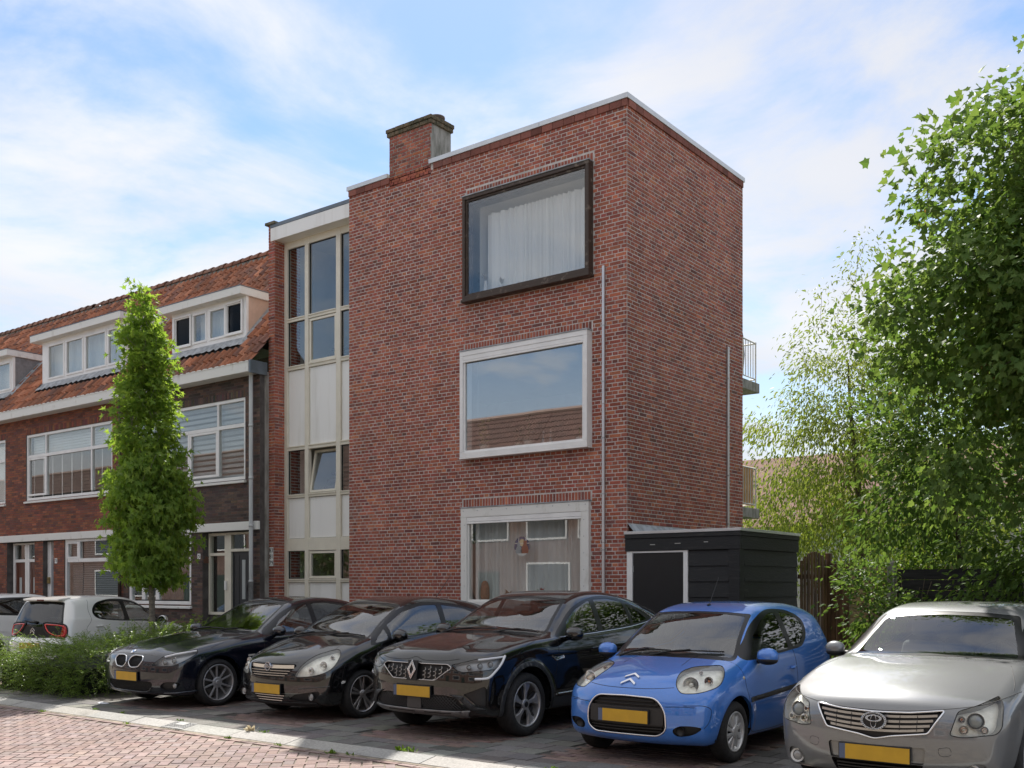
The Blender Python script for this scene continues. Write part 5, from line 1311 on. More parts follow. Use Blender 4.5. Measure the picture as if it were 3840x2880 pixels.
SPEC['white'] = dict(L=3.466, W=1.615, H=1.46, axles=(.715, 3.055), rw=.283, ra=.335,
    profile=[(.13, .19), (.05, .24), (.012, .33), (.0, .45), (.02, .6), (.08, .72), (.15, .79), (.32, .87), (.58, .935), (.80, .975), (.92, 1.0), (1.17, 1.15), (1.42, 1.30), (1.62, 1.395), (1.85, 1.44), (2.2, 1.46), (2.65, 1.452), (3.0, 1.425), (3.14, 1.395), (3.20, 1.33), (3.30, 1.13), (3.37, .96), (3.40, .82), (3.425, .70), (3.466, .64), (3.466, .45), (3.44, .3), (3.36, .19)],
    plan=[(-.3, .66), (0, .70), (.25, .765), (.5, .79), (.9, .802), (1.7, .8075), (2.6, .805), (3.0, .795), (3.3, .765), (3.6, .72)],
    sec=SEC, belt=[(-.3, .94), (.8, .94), (1.3, .955), (2.0, .985), (2.6, 1.03), (3.6, 1.06)], crown=[(-.3, .03), (.3, .07), (.8, .07), (1.3, .03), (1.9, .045), (2.7, .05), (3.6, .02)],
    inset=.006, tumble=19, tc=.22, cf=.24, pf=2.6, cr=.16, pr=2.8, cw=.13, cowl=.95, k=.11, kroof=.13, flare=.016)
def car_paint(name, base, metal=.0, rough=.25, flake=0.0, dust=.12, dustcol=(.22, .19, .16)):
    if name in MATS: return MATS[name]
    m, nt, N, L, b = nodes(name); b.inputs['Metallic'].default_value = metal; b.inputs['Roughness'].default_value = rough
    b.inputs['Coat Weight'].default_value = 1.0; b.inputs['Coat Roughness'].default_value = .02; b.inputs['Coat IOR'].default_value = 1.8; b.inputs['Specular IOR Level'].default_value = .08
    tc = N.new('ShaderNodeTexCoord'); n = N.new('ShaderNodeTexNoise'); n.inputs['Scale'].default_value = 3.2; n.inputs['Detail'].default_value = 7; n.inputs['Roughness'].default_value = .7; L.new(tc.outputs['Object'], n.inputs['Vector'])
    ge = N.new('ShaderNodeNewGeometry'); sp = N.new('ShaderNodeSeparateXYZ'); L.new(ge.outputs['Normal'], sp.inputs[0])
    mr = N.new('ShaderNodeMapRange'); mr.inputs[1].default_value = .55; mr.inputs[2].default_value = 1.0; mr.inputs[3].default_value = .03; mr.inputs[4].default_value = 1.0; L.new(sp.outputs[2], mr.inputs[0])   # dust settles on upward faces
    mu = N.new('ShaderNodeMath'); mu.operation = 'MULTIPLY'; L.new(mr.outputs[0], mu.inputs[0]); L.new(n.outputs['Fac'], mu.inputs[1])
    mu2 = N.new('ShaderNodeMath'); mu2.operation = 'MULTIPLY'; mu2.inputs[1].default_value = dust * 2; mu2.use_clamp = True; L.new(mu.outputs[0], mu2.inputs[0])
    fl = N.new('ShaderNodeTexNoise'); fl.inputs['Scale'].default_value = 900; fl.inputs['Detail'].default_value = 1; L.new(tc.outputs['Object'], fl.inputs['Vector'])
    cr = N.new('ShaderNodeMapRange'); cr.inputs[1].default_value = .3; cr.inputs[2].default_value = .7; cr.inputs[3].default_value = 1 - flake; cr.inputs[4].default_value = 1 + flake; L.new(fl.outputs['Fac'], cr.inputs[0])
    vm = N.new('ShaderNodeVectorMath'); vm.operation = 'SCALE'; vm.inputs[0].default_value = base; L.new(cr.outputs[0], vm.inputs['Scale'])
    mx = N.new('ShaderNodeMix'); mx.data_type = 'RGBA'; L.new(mu2.outputs[0], mx.inputs[0]); L.new(vm.outputs[0], mx.inputs[6]); mx.inputs[7].default_value = (*dustcol, 1); L.new(mx.outputs[2], b.inputs['Base Color'])
    r2 = N.new('ShaderNodeMapRange'); r2.inputs[3].default_value = .012; r2.inputs[4].default_value = .02 + dust * .35; L.new(mu2.outputs[0], r2.inputs[0]); L.new(r2.outputs[0], b.inputs['Coat Roughness'])
    wv = N.new('ShaderNodeTexNoise'); wv.inputs['Scale'].default_value = 260; L.new(tc.outputs['Object'], wv.inputs['Vector']); bp = N.new('ShaderNodeBump'); bp.inputs['Strength'].default_value = .012; bp.inputs['Distance'].default_value = .004; L.new(wv.outputs['Fac'], bp.inputs['Height']); L.new(bp.outputs[0], b.inputs['Coat Normal'])
    MATS[name] = m; return m
M_CGLASS = mat_glass('car_glass', (.74, .78, .76), 1.5, 4.2)
M_CGLASS2 = mat_glass('dark_privacy_glass', (.22, .235, .24), 1.5, 3.6)
M_LENS = mat_glass('headlight_lens', (.97, .98, .97), 1.45, 1.0)
M_LENSY = mat_glass('yellowed_lens', (.97, .96, .90), 1.45, 1.0, .05)
M_CHROME = mat('chrome', (.80, .80, .82), .09, metal=1.0)
M_DCHROME = mat('satin_dark_chrome', (.52, .50, .49), .24, metal=.85)
M_SILVERW = mat('wheel_silver', (.66, .67, .68), .35, metal=.55, var=.08, vscale=12)
M_GREYW = mat('wheel_grey', (.46, .46, .47), .33, metal=.6, var=.1, vscale=12)
M_RUBBER = mat('tyre_rubber', (.018, .018, .019), .78, var=.3, vscale=30, bump=.3, bscale=120)
M_SEAL = mat('black_window_trim', (.008, .008, .009), .3)
M_INT = mat('car_interior', (.045, .045, .047), .75); M_SEAT = mat('seat_cloth', (.085, .085, .09), .95, var=.2, vscale=30)
M_GRILLE = mat('grille_black', (.010, .010, .011), .45)
M_REFL = mat('lamp_reflector', (.86, .87, .87), .35, metal=.15, var=.12, vscale=14); M_HOUSE = mat('lamp_housing_dark', (.33, .335, .35), .3, metal=.4)
M_AMBER = mat('amber_bulb', (.55, .16, .02), .3); M_PLATE = mat('yellow_plate', (.56, .33, .025), .35, var=.05); M_EU = mat('plate_blue', (.09, .12, .2), .4)
M_GAP = mat('panel_gap', (.006, .006, .007), .7)
M_DISC = mat('brake_disc', (.16, .15, .14), .45, metal=.8)

class Car:
    def __init__(s, key, name, label, cxy, rz, paint, h=.028, zoff=None, group=None):
        s.sp = SPEC[key]; s.sh = CarShape(s.sp); s.sk = Skin(s.sh, h); s.paint = paint
        s.root = thing(name, label, 'car', (cxy[0], cxy[1], PZ if zoff is None else zoff), rz, group)
    def tris(s, name, T, mt, parent=None, off=0.0, smooth=True, solid=0.0):
        if len(T) == 0: return None
        V, N_, F = s.sk.sub(T)
        o = mobj(name, V + N_ * off, F, mt, parent or s.root, smooth=smooth, normals=N_)
        if solid:
            m = o.modifiers.new('thick', 'SOLIDIFY'); m.thickness = solid; m.offset = -1
        return o
    def rim(s, name, poly, pr, depth, mt, parent=None, lift=0.0):
        P = s.sk.on(poly, pr, True, lift, .02); g_ = s.sh.grad(P); g_ /= np.linalg.norm(g_, axis=1)[:, None]; Q = P - g_ * depth; n = len(P)
        return mobj(name, np.vstack([P, Q]), [(i, (i + 1) % n, n + (i + 1) % n, n + i) for i in range(n)], mt, parent or s.root)
    def line(s, name, poly, pr, r, mt, parent=None, closed=False, lift=0.0, n=6, flat_=None):
        P = s.sk.on(poly, pr, closed, lift, .025)
        if len(P) < 2: return None
        if closed: P = np.vstack([P, P[:1]])
        g = G(); g.tube([tuple(p) for p in P], r, n, not closed); return g.build(name, mt, parent or s.root, smooth=True)
    def gap(s, pts, yaw, sides=(1, -1), r=.0032, smoothc=True):
        pts = catmull(pts, .02) if smoothc and len(pts) > 2 else pts
        for sd in (sides if yaw not in (0, 180, 'top') else (1,)): s.line('panel_gap', pts, Proj(yaw, sd), r, M_GAP, lift=-.0012, n=5)
    def patch(s, name, poly, pr, mt, off=.003, parent=None, cond=None, solid=0.0, minface=.12):
        I, _ = s.sk.split(s.sk.T, poly, pr, cond, minface); return s.tris(name, I, mt, parent, off, solid=solid)
    def at(s, uv, pr): return s.sk.on([uv, uv], pr, False)[0]
    # ---- standard assemblies
    def windscreen(s, glass, seal, rear=False, mt=None, cond=None):
        pr = Proj(180 if rear else 0); nm = 'rear_window' if rear else 'windscreen'
        I = s.sk.take(seal, pr, cond, .1); Gi, So = s.sk.split(I, glass, pr, None, .05)
        w = s.tris(nm, Gi, mt or M_CGLASS, off=-.004); s.tris('window_seal', So, M_SEAL, off=-.002); return w
    def sidewins(s, seal, panes, mt=None, mts=None):
        for sd in (1, -1):
            pr = Proj(90, sd); I = s.sk.take(seal, pr, None, .25)
            for k, p in enumerate(panes):
                Gi, I = s.sk.split(I, p, pr, None, .2); s.tris('side_window', Gi, (mts[k] if mts else mt) or M_CGLASS, off=-.004)
            s.tris('window_seal', I, M_SEAL, off=-.0015)
    def arches(s, liner=True):
        for ax in s.sp['axles']:
            c = np.array([(ax + s.sp['ra'] * math.cos(a), s.sp['rw'] + s.sp['ra'] * math.sin(a)) for a in np.linspace(0, 2 * math.pi, 48, endpoint=False)])
            for sd in (1, -1):
                pr = Proj(90, sd); s.sk.take(c, pr, lambda P: np.abs(P[:, 1]) > s.sh.wm - .35, -.99)
                P = s.sk.on(c[:25], pr, False, 0, .02); Q = P.copy(); Q[:, 1] -= sd * .035; n = len(P)
                g_ = s.sh.grad(P); mobj('arch_lip', np.vstack([P, Q]), [(i, i + 1, n + i + 1, n + i) for i in range(n - 1)], s.paint, s.root)
                g = G(); Rr = s.sp['ra'] + .02; V = []
                yo, yi = sd * (s.sh.wm - .06), sd * (s.sh.wm - .36)
                for a in np.linspace(-.15, math.pi + .15, 18): V += [(ax + Rr * math.cos(a), yo, s.sp['rw'] + Rr * math.sin(a)), (ax + Rr * math.cos(a), yi, s.sp['rw'] + Rr * math.sin(a))]
                b = len(V); V += [(ax, yi, s.sp['rw'])]
                F = [(2 * i, 2 * i + 2, 2 * i + 3, 2 * i + 1) for i in range(17)] + [(2 * i + 1, 2 * i + 3, b) for i in range(17)]
                g.add(V, F); g.build('wheel_well', M_BLACKP, s.root)
    def finish(s):
        b = s.tris('body', s.sk.T, s.paint)
        # inner lining of the cabin
        c = s.sk.VA[s.sk.T].mean(1); xw = s.sp['cowl']; keep = (c[:, 0] > xw - .05) & (c[:, 2] > .45) & (c[:, 0] < s.sp['L'] - .15)
        s.tris('cabin_lining', s.sk.T[keep], M_INT, off=-.03); return b
    def headlight(s, poly, yaw, lamps, house=None, lens=None, depth=.05, side=(1, -1), extra=None, rimmat=None):
        for sd in side:
            pr = Proj(yaw, sd); I = s.sk.take(poly, pr, lambda P: P[:, 0] < 1.6, .05)
            h = s.tris('headlight', I, house or M_REFL, off=-depth)
            s.rim('bezel', poly, pr, depth, house or M_HOUSE, h)
            s.tris('lens', I, lens or M_LENS, h, off=-.001)
            s.line('lens_edge', poly, pr, .0035, rimmat or M_GAP, h, True)
            for (u, z, r, mtl) in lamps:
                p = s.at((u, z), pr); g_ = s.sh.grad(p[None])[0]; g_ /= np.linalg.norm(g_); c = p - g_ * (depth * .55)
                fx = Vector((-.93, .18 * sd, .10)).normalized()
                g = G(); g.M = Matrix.Translation(c) @ fx.to_track_quat('Z', 'Y').to_matrix().to_4x4()
                g.lathe([(r, .012), (r * .97, .016), (r * .93, .008), (r * .7, -.012), (r * .35, -.026), (.001, -.03)], 22); g.build('lamp_bowl', M_CHROME if mtl != 'p' else M_DCHROME, h, smooth=True)
                g = G(); g.M = Matrix.Translation(c) @ fx.to_track_quat('Z', 'Y').to_matrix().to_4x4()
                g.ellipsoid((0, 0, -.008 if mtl != 'p' else 0.0), (r * (.30 if mtl != 'p' else .78),) * 2 + (r * (.35 if mtl != 'p' else .5),), 14, 8); g.build('bulb', {'p': mat('projector_glass', (.20, .22, .24), .03, coat=1), 'a': M_AMBER}.get(mtl, mat('bulb_glass', (.7, .72, .72), .1, coat=1)), h, smooth=True)
            if extra: extra(s, pr, h, sd)
    def opening(s, name, poly, pr, depth, mt=None, cond=None):
        I = s.sk.take(poly, pr, cond or (lambda P: P[:, 0] < 1.2), .05); o = s.tris(name, I, mt or M_GRILLE, off=-depth)
        s.rim('surround', poly, pr, depth + .005, M_GRILLE, o); return o
    def slat(s, name, y0, y1, z, hgt, depth, mt, parent, xo=.0, dz=0.0, yaw=0):
        """horizontal bar that follows the nose"""
        n = 14; pr = Proj(yaw); U = np.linspace(y0, y1, n); zz = z + dz * (np.abs(U) / max(abs(y0), abs(y1))) ** 2; P = s.sk.on(np.stack([U, zz], 1), pr, False, 0, 9)
        if len(P) != n: return None
        V = []; F = []
        for p in P:
            x = p[0] + xo; V += [(x, p[1], p[2] - hgt / 2), (x, p[1], p[2] + hgt / 2), (x + depth, p[1], p[2] + hgt / 2), (x + depth, p[1], p[2] - hgt / 2)]
        for i in range(n - 1):
            for k in range(4): F.append((i * 4 + k, i * 4 + (k + 1) % 4, i * 4 + 4 + (k + 1) % 4, i * 4 + 4 + k))
        F += [(0, 1, 2, 3), tuple(4 * (n - 1) + k for k in (3, 2, 1, 0))]
        return mobj(name, np.array(V), F, mt, parent)
    def plate(s, z, xo=-.012, w=.52, h_=.112, tilt=0):
        p = s.at((0, z), Proj(0)); t = G(); t.M = Matrix.Translation((p[0] + xo, 0, z)) @ Matrix.Rotation(R_(tilt), 4, 'Y')
        t.box(-.008, .012, -w / 2 - .008, w / 2 + .008, -h_ / 2 - .008, h_ / 2 + .008); o = t.build('number_plate', M_BLACKP, s.root, bevel=.004)
        t2 = G(); t2.M = t.M; t2.box(-.0105, -.0082, -w / 2 , w / 2 - .045, -h_ / 2, h_ / 2); t2.build('plate_face', M_PLATE, o)
        t2 = G(); t2.M = t.M; t2.box(-.0105, -.0082, w / 2 - .0448, w / 2, -h_ / 2, h_ / 2); t2.build('country_band', M_EU, o)
    def mirror(s, x, z, r=(.095, .11, .075), reach=.13, col=None, base=None, low=None):
        for sd in (1, -1):
            pr = Proj(90, sd); p = s.at((x + .04, z - .02), pr); c = (p[0] - .045, p[1] + sd * (reach), z + .015)
            g = G(); g.ellipsoid(c, r, 20, 14); o = g.build('mirror', col or s.paint, s.root, smooth=True)
            # flatten the rear side
            me = o.data; co = np.empty(len(me.vertices) * 3); me.vertices.foreach_get('co', co); co = co.reshape(-1, 3); lim = c[0] + r[0] * .42; co[:, 0] = np.minimum(co[:, 0], lim)
            dz = co[:, 2] - c[2]; co[:, 2] = c[2] + np.sign(dz) * np.abs(dz / r[2]) ** .82 * r[2]; me.vertices.foreach_set('co', co.ravel())
            g = G(); g.M = Matrix.Translation((lim + .001, c[1], c[2])); g.lathe([(0.001, 0), (.62, 0)], 24, (0, 0, 0), 'x'); 
            V = np.array(g.v); V = (V - np.array([lim + .001, c[1], c[2]])) * np.array([1, r[1] * 1.35, r[2] * 1.3]) + np.array([lim + .001, c[1], c[2]]); mobj('mirror_glass', V, g.f, mat('mirror_silver', (.8, .82, .83), .03, metal=1), o)
            g = G(); g.tube([(p[0], p[1] - sd * .02, z - .035), (c[0] + .01, c[1] - sd * .03, c[2] - r[2] * .6)], [.03, .024], 8); g.build('mirror_foot', base or M_BLACKP, o, smooth=True)
            if low: g = G(); g.ellipsoid((c[0] - .003, c[1], c[2] - r[2] * .45), (r[0] * .96, r[1] * .96, r[2] * .62), 18, 10); g.build('mirror_base', M_BLACKP, o, smooth=True)
    def wiper(s, y0, y1, zlo, zhi, curve=.0):
        pr = Proj(0); P = s.sk.on(catmull([(y0, zlo), ((y0 + y1) / 2, (zlo + zhi) / 2 + curve), (y1, zhi)], .05), pr, False, .013, .05)
        if len(P) < 2: return
        g = G(); g.tube([tuple(p) for p in P], .008, 6); w = g.build('wiper', M_BLACKP, s.root, smooth=True)
        n = len(P); b = P[0] + np.array([-.05, (P[0][1] - P[-1][1]) * .12, -.03]); m = P[n // 2] + np.array([-.012, 0, .012]); g = G(); g.tube([tuple(b), tuple((b + m) / 2 + np.array([-.015, 0, .012])), tuple(m)], [.013, .010, .007], 6); g.build('wiper_arm', M_BLACKP, w, smooth=True)
    def handle(s, x, z, L=.16, mt=None):
        for sd in (1, -1):
            p = s.at((x, z), Proj(90, sd)); g = G(); g.tube([(p[0] - L / 2, p[1] + sd * .002, z - .004), (p[0] - L / 3, p[1] + sd * .026, z), (p[0] + L / 3, p[1] + sd * .028, z + .006), (p[0] + L / 2, p[1] + sd * .004, z + .008)], [.010, .015, .015, .010], 8); h = g.build('door_handle', mt or s.paint, s.root, smooth=True)
    def seats(s, xs, xr, zs=.50, yw=.36, roof=1.2, light=None):
        mt = light or M_SEAT
        def seat(x, y, w, hb, nm):
            g = G(); g.hexa([(x, y - w, zs - .1), (x, y + w, zs - .1), (x + .48, y + w, zs - .1), (x + .48, y - w, zs - .1), (x - .02, y - w, zs + .06), (x - .02, y + w, zs + .06), (x + .45, y + w, zs), (x + .45, y - w, zs)])
            t = math.tan(R_(20)); g.hexa([(x + .40, y - w, zs), (x + .40, y + w, zs), (x + .54, y + w, zs), (x + .54, y - w, zs), (x + .40 + hb * t, y - w * .8, zs + hb), (x + .40 + hb * t, y + w * .8, zs + hb), (x + .50 + hb * t, y + w * .8, zs + hb), (x + .50 + hb * t, y - w * .8, zs + hb)])
            o = g.build(nm, mt, s.root, bevel=.05, seg=3)
            g = G(); hx = x + .42 + (hb + .11) * t; g.box(hx, hx + .10, y - .13, y + .13, zs + hb + .04, zs + hb + .22); g.build('headrest', mt, o, bevel=.04, seg=3)
        for sd in (1, -1): seat(xs, sd * yw, .24, .56, 'front_seat'); seat(xr, sd * yw, .30, .50, 'rear_seat')
        g = G(); xd = s.sp['cowl']; zc = np.interp(xd, s.sh.prof[:60, 0], s.sh.prof[:60, 1]) if False else s.dash_z
        g.hexa([(xd + .02, -s.sh.wm + .18, zc - .35), (xd + .02, s.sh.wm - .18, zc - .35), (xd + .55, s.sh.wm - .18, zc - .40), (xd + .55, -s.sh.wm + .18, zc - .40), (xd + .08, -s.sh.wm + .2, zc - .02), (xd + .08, s.sh.wm - .2, zc - .02), (xd + .52, s.sh.wm - .2, zc - .02), (xd + .52, -s.sh.wm + .2, zc - .02)]); g.build('dashboard', M_INT, s.root, bevel=.03)
        g = G(); g.M = Matrix.Translation((xd + .70, -yw, zc - .06)) @ Matrix.Rotation(R_(-65), 4, 'Y'); n = 26; path = [(.18 * math.cos(2 * math.pi * i / n), .18 * math.sin(2 * math.pi * i / n), 0) for i in range(n + 1)]; g.tube(path, .016, 8, False); sw_ = g.build('steering_wheel', M_INT, s.root, smooth=True)
        g = G(); g.M = Matrix.Translation((xd + .70, -yw, zc - .06)) @ Matrix.Rotation(R_(-65), 4, 'Y'); g.box(-.17, .17, -.02, .02, -.01, .01); g.box(-.06, .06, -.06, .06, -.02, .02); g.build('wheel_hub', M_INT, sw_, bevel=.008)
        g = G(); g.box(.45, s.sp['L'] - .25, -s.sh.wm + .12, s.sh.wm - .12, .24, .30); g.build('floor_pan', M_INT, s.root)
        g = G(); xm = s.sp['cowl'] + .62; g.box(xm, xm + .03, -.12, .12, roof - .04, roof + .03); g.build('rear_view_mirror', M_INT, s.root, bevel=.012)
    def wheels(s, design, width=.2, rr=.2, mt=None, steer=0, mt2=None):
        rw = s.sp['rw']; w = width; cache = {}
        prof = [(rr + .004, w * .36), (rr + .012, w * .48), (rr + (rw - rr) * .45, w * .53), (rw - .035, w * .50), (rw - .012, w * .43), (rw - .002, w * .30), (rw, w * .12), (rw, -w * .12), (rw - .002, -w * .30), (rw - .012, -w * .43), (rw - .035, -w * .5), (rr + .01, -w * .48), (rr, -w * .3)]
        tg = G(); tg.lathe(prof, 48, (0, 0, 0), 'y'); 
        tyre_me = raw_mesh('tyre', np.array(tg.v), tg.f, M_RUBBER, smooth=True)
        rg = G(); rg.lathe([(rr + .006, w * .42), (rr + .004, w * .46), (rr - .008, w * .46), (rr - .014, w * .38), (rr - .02, w * .1), (rr - .03, -w * .4)], 48, (0, 0, 0), 'y'); rim_me = raw_mesh('rim', np.array(rg.v), rg.f, mt or M_SILVERW, smooth=True)
        sg = G(); design(sg, rr, w * .34); spoke_me = raw_mesh('spokes', np.array(sg.v), sg.f, [mt or M_SILVERW, mt2 or M_GRILLE], mi=sg.m)
        dg_ = G(); dg_.lathe([(.03, .0), (rr * .68, .0), (rr * .68, -.02), (.03, -.02)], 28, (0, 0, 0), 'y'); dg_.lathe([(rr - .03, -w * .3), (.001, -w * .3)], 28, (0, 0, 0), 'y'); hub_me = raw_mesh('wheel', np.array(dg_.v), dg_.f, M_DISC)
        for k, ax in enumerate(s.sp['axles']):
            for sd in (1, -1):
                o = link(bpy.data.objects.new('wheel', hub_me), s.root); o.location = (ax, sd * (s.sh.wm - .025 - w * .5), rw); o.rotation_euler = (0, random.uniform(0, 6) if False else .4 * k + .3 * sd, (math.pi if sd < 0 else 0) + (steer if k == 0 else 0))
                for nm, me in (('tyre', tyre_me), ('rim', rim_me), ('spokes', spoke_me)):
                    c = link(bpy.data.objects.new(nm, me), o)
                    if nm == 'spokes': b = c.modifiers.new('bevel', 'BEVEL'); b.width = .004; b.segments = 2; b.limit_method = 'ANGLE'
def spoke(g, a0, a1, r0, r1, w0, w1, y0, y1, th=.02):
    """bar in the wheel plane from (r0,a0) to (r1,a1)"""
    p, q = (r0 * math.cos(a0), r0 * math.sin(a0)), (r1 * math.cos(a1), r1 * math.sin(a1)); dx, dz = q[0] - p[0], q[1] - p[1]; l = math.hypot(dx, dz); nx, nz = -dz / l, dx / l
    P = []
    for (c, w_, y) in ((p, w0, y0), (q, w1, y1)): P.append([(c[0] + nx * w_, y - th, c[1] + nz * w_), (c[0] - nx * w_, y - th, c[1] - nz * w_), (c[0] - nx * w_ * .75, y, c[1] - nz * w_ * .75), (c[0] + nx * w_ * .75, y, c[1] + nz * w_ * .75)])
    V = P[0] + P[1]; g.add(V, [(0, 1, 2, 3), (7, 6, 5, 4), (0, 4, 5, 1), (1, 5, 6, 2), (2, 6, 7, 3), (3, 7, 4, 0)])
def hubcap(g, r, y): g.lathe([(r, y - .02), (r, y), (r * .8, y + .006), (.001, y + .008)], 20, (0, 0, 0), 'y')
def wheel_paddle(g, rr, y):
    for k in range(10):
        a = 2 * math.pi * k / 10; spoke(g, a, a + .06, .045, rr - .012, .012, .036, y + .012, y - .002, .02)
    hubcap(g, .055, y + .014); g.lathe([(rr - .03, y - .012), (rr - .012, y), (rr - .002, y - .004)], 40, (0, 0, 0), 'y'); g.mat(1); g.lathe([(rr - .02, y - .03), (.03, y - .03)], 32, (0, 0, 0), 'y'); g.mat(0)
def wheel_twin5(g, rr, y):
    for k in range(5):
        a = 2 * math.pi * k / 5
        for s_ in (-1, 1): spoke(g, a + s_ * .17, a + s_ * .17, .05, rr - .008, .016, .019, y + .002, y, .026)
        spoke(g, a - .3, a + .3, .05, .05, .02, .02, y, y, .02)
    hubcap(g, .05, y + .004); hubcap(g, .028, y + .010)
def wheel_y10(g, rr, y):
    for k in range(10):
        a = 2 * math.pi * k / 10 + (.06 if k % 2 else -.06); b = a + (-.02 if k % 2 else .02)
        spoke(g, a, b, .06, rr - .006, .013, .016, y - .002, y + .004, .022)
    for k in range(5):
        a = 2 * math.pi * k / 5 + .314; g.lathe([(.010, y - .006), (.010, y - .002)], 8, (.05 * math.cos(a), 0, .05 * math.sin(a)), 'y')
    hubcap(g, .075, y - .004); hubcap(g, .034, y + .004)
def wheel_blade5(g, rr, y):
    for k in range(5):
        a = 2 * math.pi * k / 5
        spoke(g, a, a + .10, .05, rr - .10, .022, .028, y - .002, y, .028); spoke(g, a + .10, a + .20, rr - .105, rr - .008, .028, .062, y, y, .026); spoke(g, a + .10, a - .10, rr - .10, rr - .008, .014, .018, y - .001, y - .003, .02)
        g.mat(1); spoke(g, a - .35, a - .20, .05, rr - .012, .018, .03, y - .014, y - .016, .02); g.mat(0)
    hubcap(g, .06, y); g.mat(1); hubcap(g, .034, y + .006); g.mat(0)
# ------------------------------------------------------------------ the parked cars
def sym(half):
    """half outline with y>=0 listed from the centre bottom round to the centre top -> closed symmetric outline"""
    return [(p[0], p[1]) for p in half] + [(-p[0], p[1]) for p in half[::-1] if p[0] > 1e-6]
def grow(poly, d):
    P = np.asarray(poly, float); n = len(P); out = []
    ar = .5 * sum(P[i - 1][0] * P[i][1] - P[i][0] * P[i - 1][1] for i in range(n)); sg = 1 if ar > 0 else -1
    for i in range(n):
        a, b, c = P[i - 1], P[i], P[(i + 1) % n]; e1 = (b - a) / (np.linalg.norm(b - a) + 1e-9); e2 = (c - b) / (np.linalg.norm(c - b) + 1e-9); n1 = np.array([e1[1], -e1[0]]) * sg; n2 = np.array([e2[1], -e2[0]]) * sg; m = n1 + n2; m /= max(np.linalg.norm(m), .3); out.append(b + m * d / max(.4, m @ n1))
    return np.array(out)
def pipe_on(c, pts, yaw, r, mt, name, parent=None, sides=(1, -1), lift=.002, closed=False):
    for sd in (sides if yaw not in (0, 180) else (1,)): c.line(name, catmull(pts, .02) if not closed and len(pts) > 2 else pts, Proj(yaw, sd), r, mt, parent, closed, lift)
def badge_prism(c, name, polys, z, mt, y=0.0, th=.01, parent=None, lift=.004, tilt=None, sc=1.0):
    """flat emblem laid against the nose; polys in (y,z) around its centre"""
    p = c.at((y, z), Proj(0)); g_ = c.sh.grad(p[None])[0]; g_ /= np.linalg.norm(g_); el = math.asin(g_[2]) if tilt is None else R_(tilt)
    g = G(); g.M = Matrix.Translation(Vector(p) + Vector(g_) * lift) @ Matrix.Rotation(el, 4, 'Y')
    for P in polys: g.prism([(-a * sc, b * sc) for a, b in P], 'x', -th, .004)
    return g.build(name, mt, parent or c.root, bevel=.0015)
def ringpoly(r0, r1, n=24, ex=1.0):
    return [[(math.cos(2 * math.pi * i / n) * r1 * ex, math.sin(2 * math.pi * i / n) * r1), (math.cos(2 * math.pi * (i + 1) / n) * r1 * ex, math.sin(2 * math.pi * (i + 1) / n) * r1), (math.cos(2 * math.pi * (i + 1) / n) * r0 * ex, math.sin(2 * math.pi * (i + 1) / n) * r0), (math.cos(2 * math.pi * i / n) * r0 * ex, math.sin(2 * math.pi * i / n) * r0)] for i in range(n)]
NOSEIN = R_(90)

# --- small blue three-door hatchback ---------------------------------------------------------
P_BLUE = car_paint('blue_metallic_paint', (.06, .215, .66), .2, .3, .2, .03, (.2, .2, .2))
c = Car('blue', 'blue_hatchback', 'small bright blue three-door hatchback with a big oval chromed grille', (-4.89, 8.04), NOSEIN, P_BLUE, .026); c.dash_z = .97
c.windscreen(rpoly(sym([(0, .972), (.35, .965), (.615, .945), (.505, 1.325), (.30, 1.345), (0, 1.352)]), .03), rpoly(sym([(0, .945), (.35, .938), (.66, .915), (.535, 1.345), (.30, 1.362), (0, 1.368)]), .03), cond=lambda P: (P[:, 0] > .7) & (P[:, 0] < 2.0))
c.windscreen(rpoly(sym([(0, 1.05), (.45, 1.06), (.50, 1.12), (.44, 1.30), (0, 1.32)]), .04), rpoly(sym([(0, 1.03), (.48, 1.04), (.53, 1.12), (.46, 1.32), (0, 1.34)]), .04), True, M_CGLASS2)
c.sidewins(spoly([(1.02, .935), (1.28, 1.15), (1.57, 1.305), (1.84, 1.378), (2.12, 1.39), (2.40, 1.35), (2.57, 1.25), (2.54, 1.14), (2.34, 1.015), (2.0, .975), (1.4, .945)]), [rpoly([(1.14, .965), (1.33, 1.13), (1.60, 1.275), (1.86, 1.345), (1.99, 1.358), (1.98, .995), (1.5, .965)], .03), rpoly([(2.08, 1.005), (2.10, 1.362), (2.36, 1.33), (2.52, 1.25), (2.50, 1.16), (2.32, 1.04)], .05)], None, [M_CGLASS, M_CGLASS2])
c.arches()
c.headlight(spoly([(.475, .767), (.533, .826), (.662, .869), (.833, .883), (.955, .876), (.935, .815), (.864, .734), (.72, .686), (.58, .665), (.484, .674), (.462, .72)]), 40, [(.60, .755, .075, 'h'), (.775, .785, .042, 'a'), (.74, .85, .02, 'h')], lens=M_LENSY)
op = c.opening('grille', rpoly(sym([(0, .283), (.33, .283), (.405, .34), (.40, .50), (.31, .612), (0, .622)]), .07), Proj(0), .035)
pipe_on(c, rpoly(sym([(0, .279), (.335, .279), (.412, .338), (.407, .505), (.315, .618), (0, .629)]), .07), 0, .008, M_CHROME, 'grille_frame', op, closed=True)
for z, w in ((.585, .29), (.555, .335), (.345, .37), (.318, .36), (.375, .375)): c.slat('grille_slat', -w, w, z, .008, .03, M_BLACKP, op, .008)
c.slat('bumper_bar', -.385, .385, .455, .15, .02, mat('grey_black_plastic', (.022, .022, .023), .45), op, .008)
c.plate(.445, .0)
for s_ in (1, -1):     # double chevron
    badge_prism(c, 'chevron', [[(-.075, -.03), (0, .028), (.075, -.03), (.075, -.004), (0, .056), (-.075, -.004)]], .735 if s_ > 0 else .785, M_CHROME, lift=.006, th=.008)
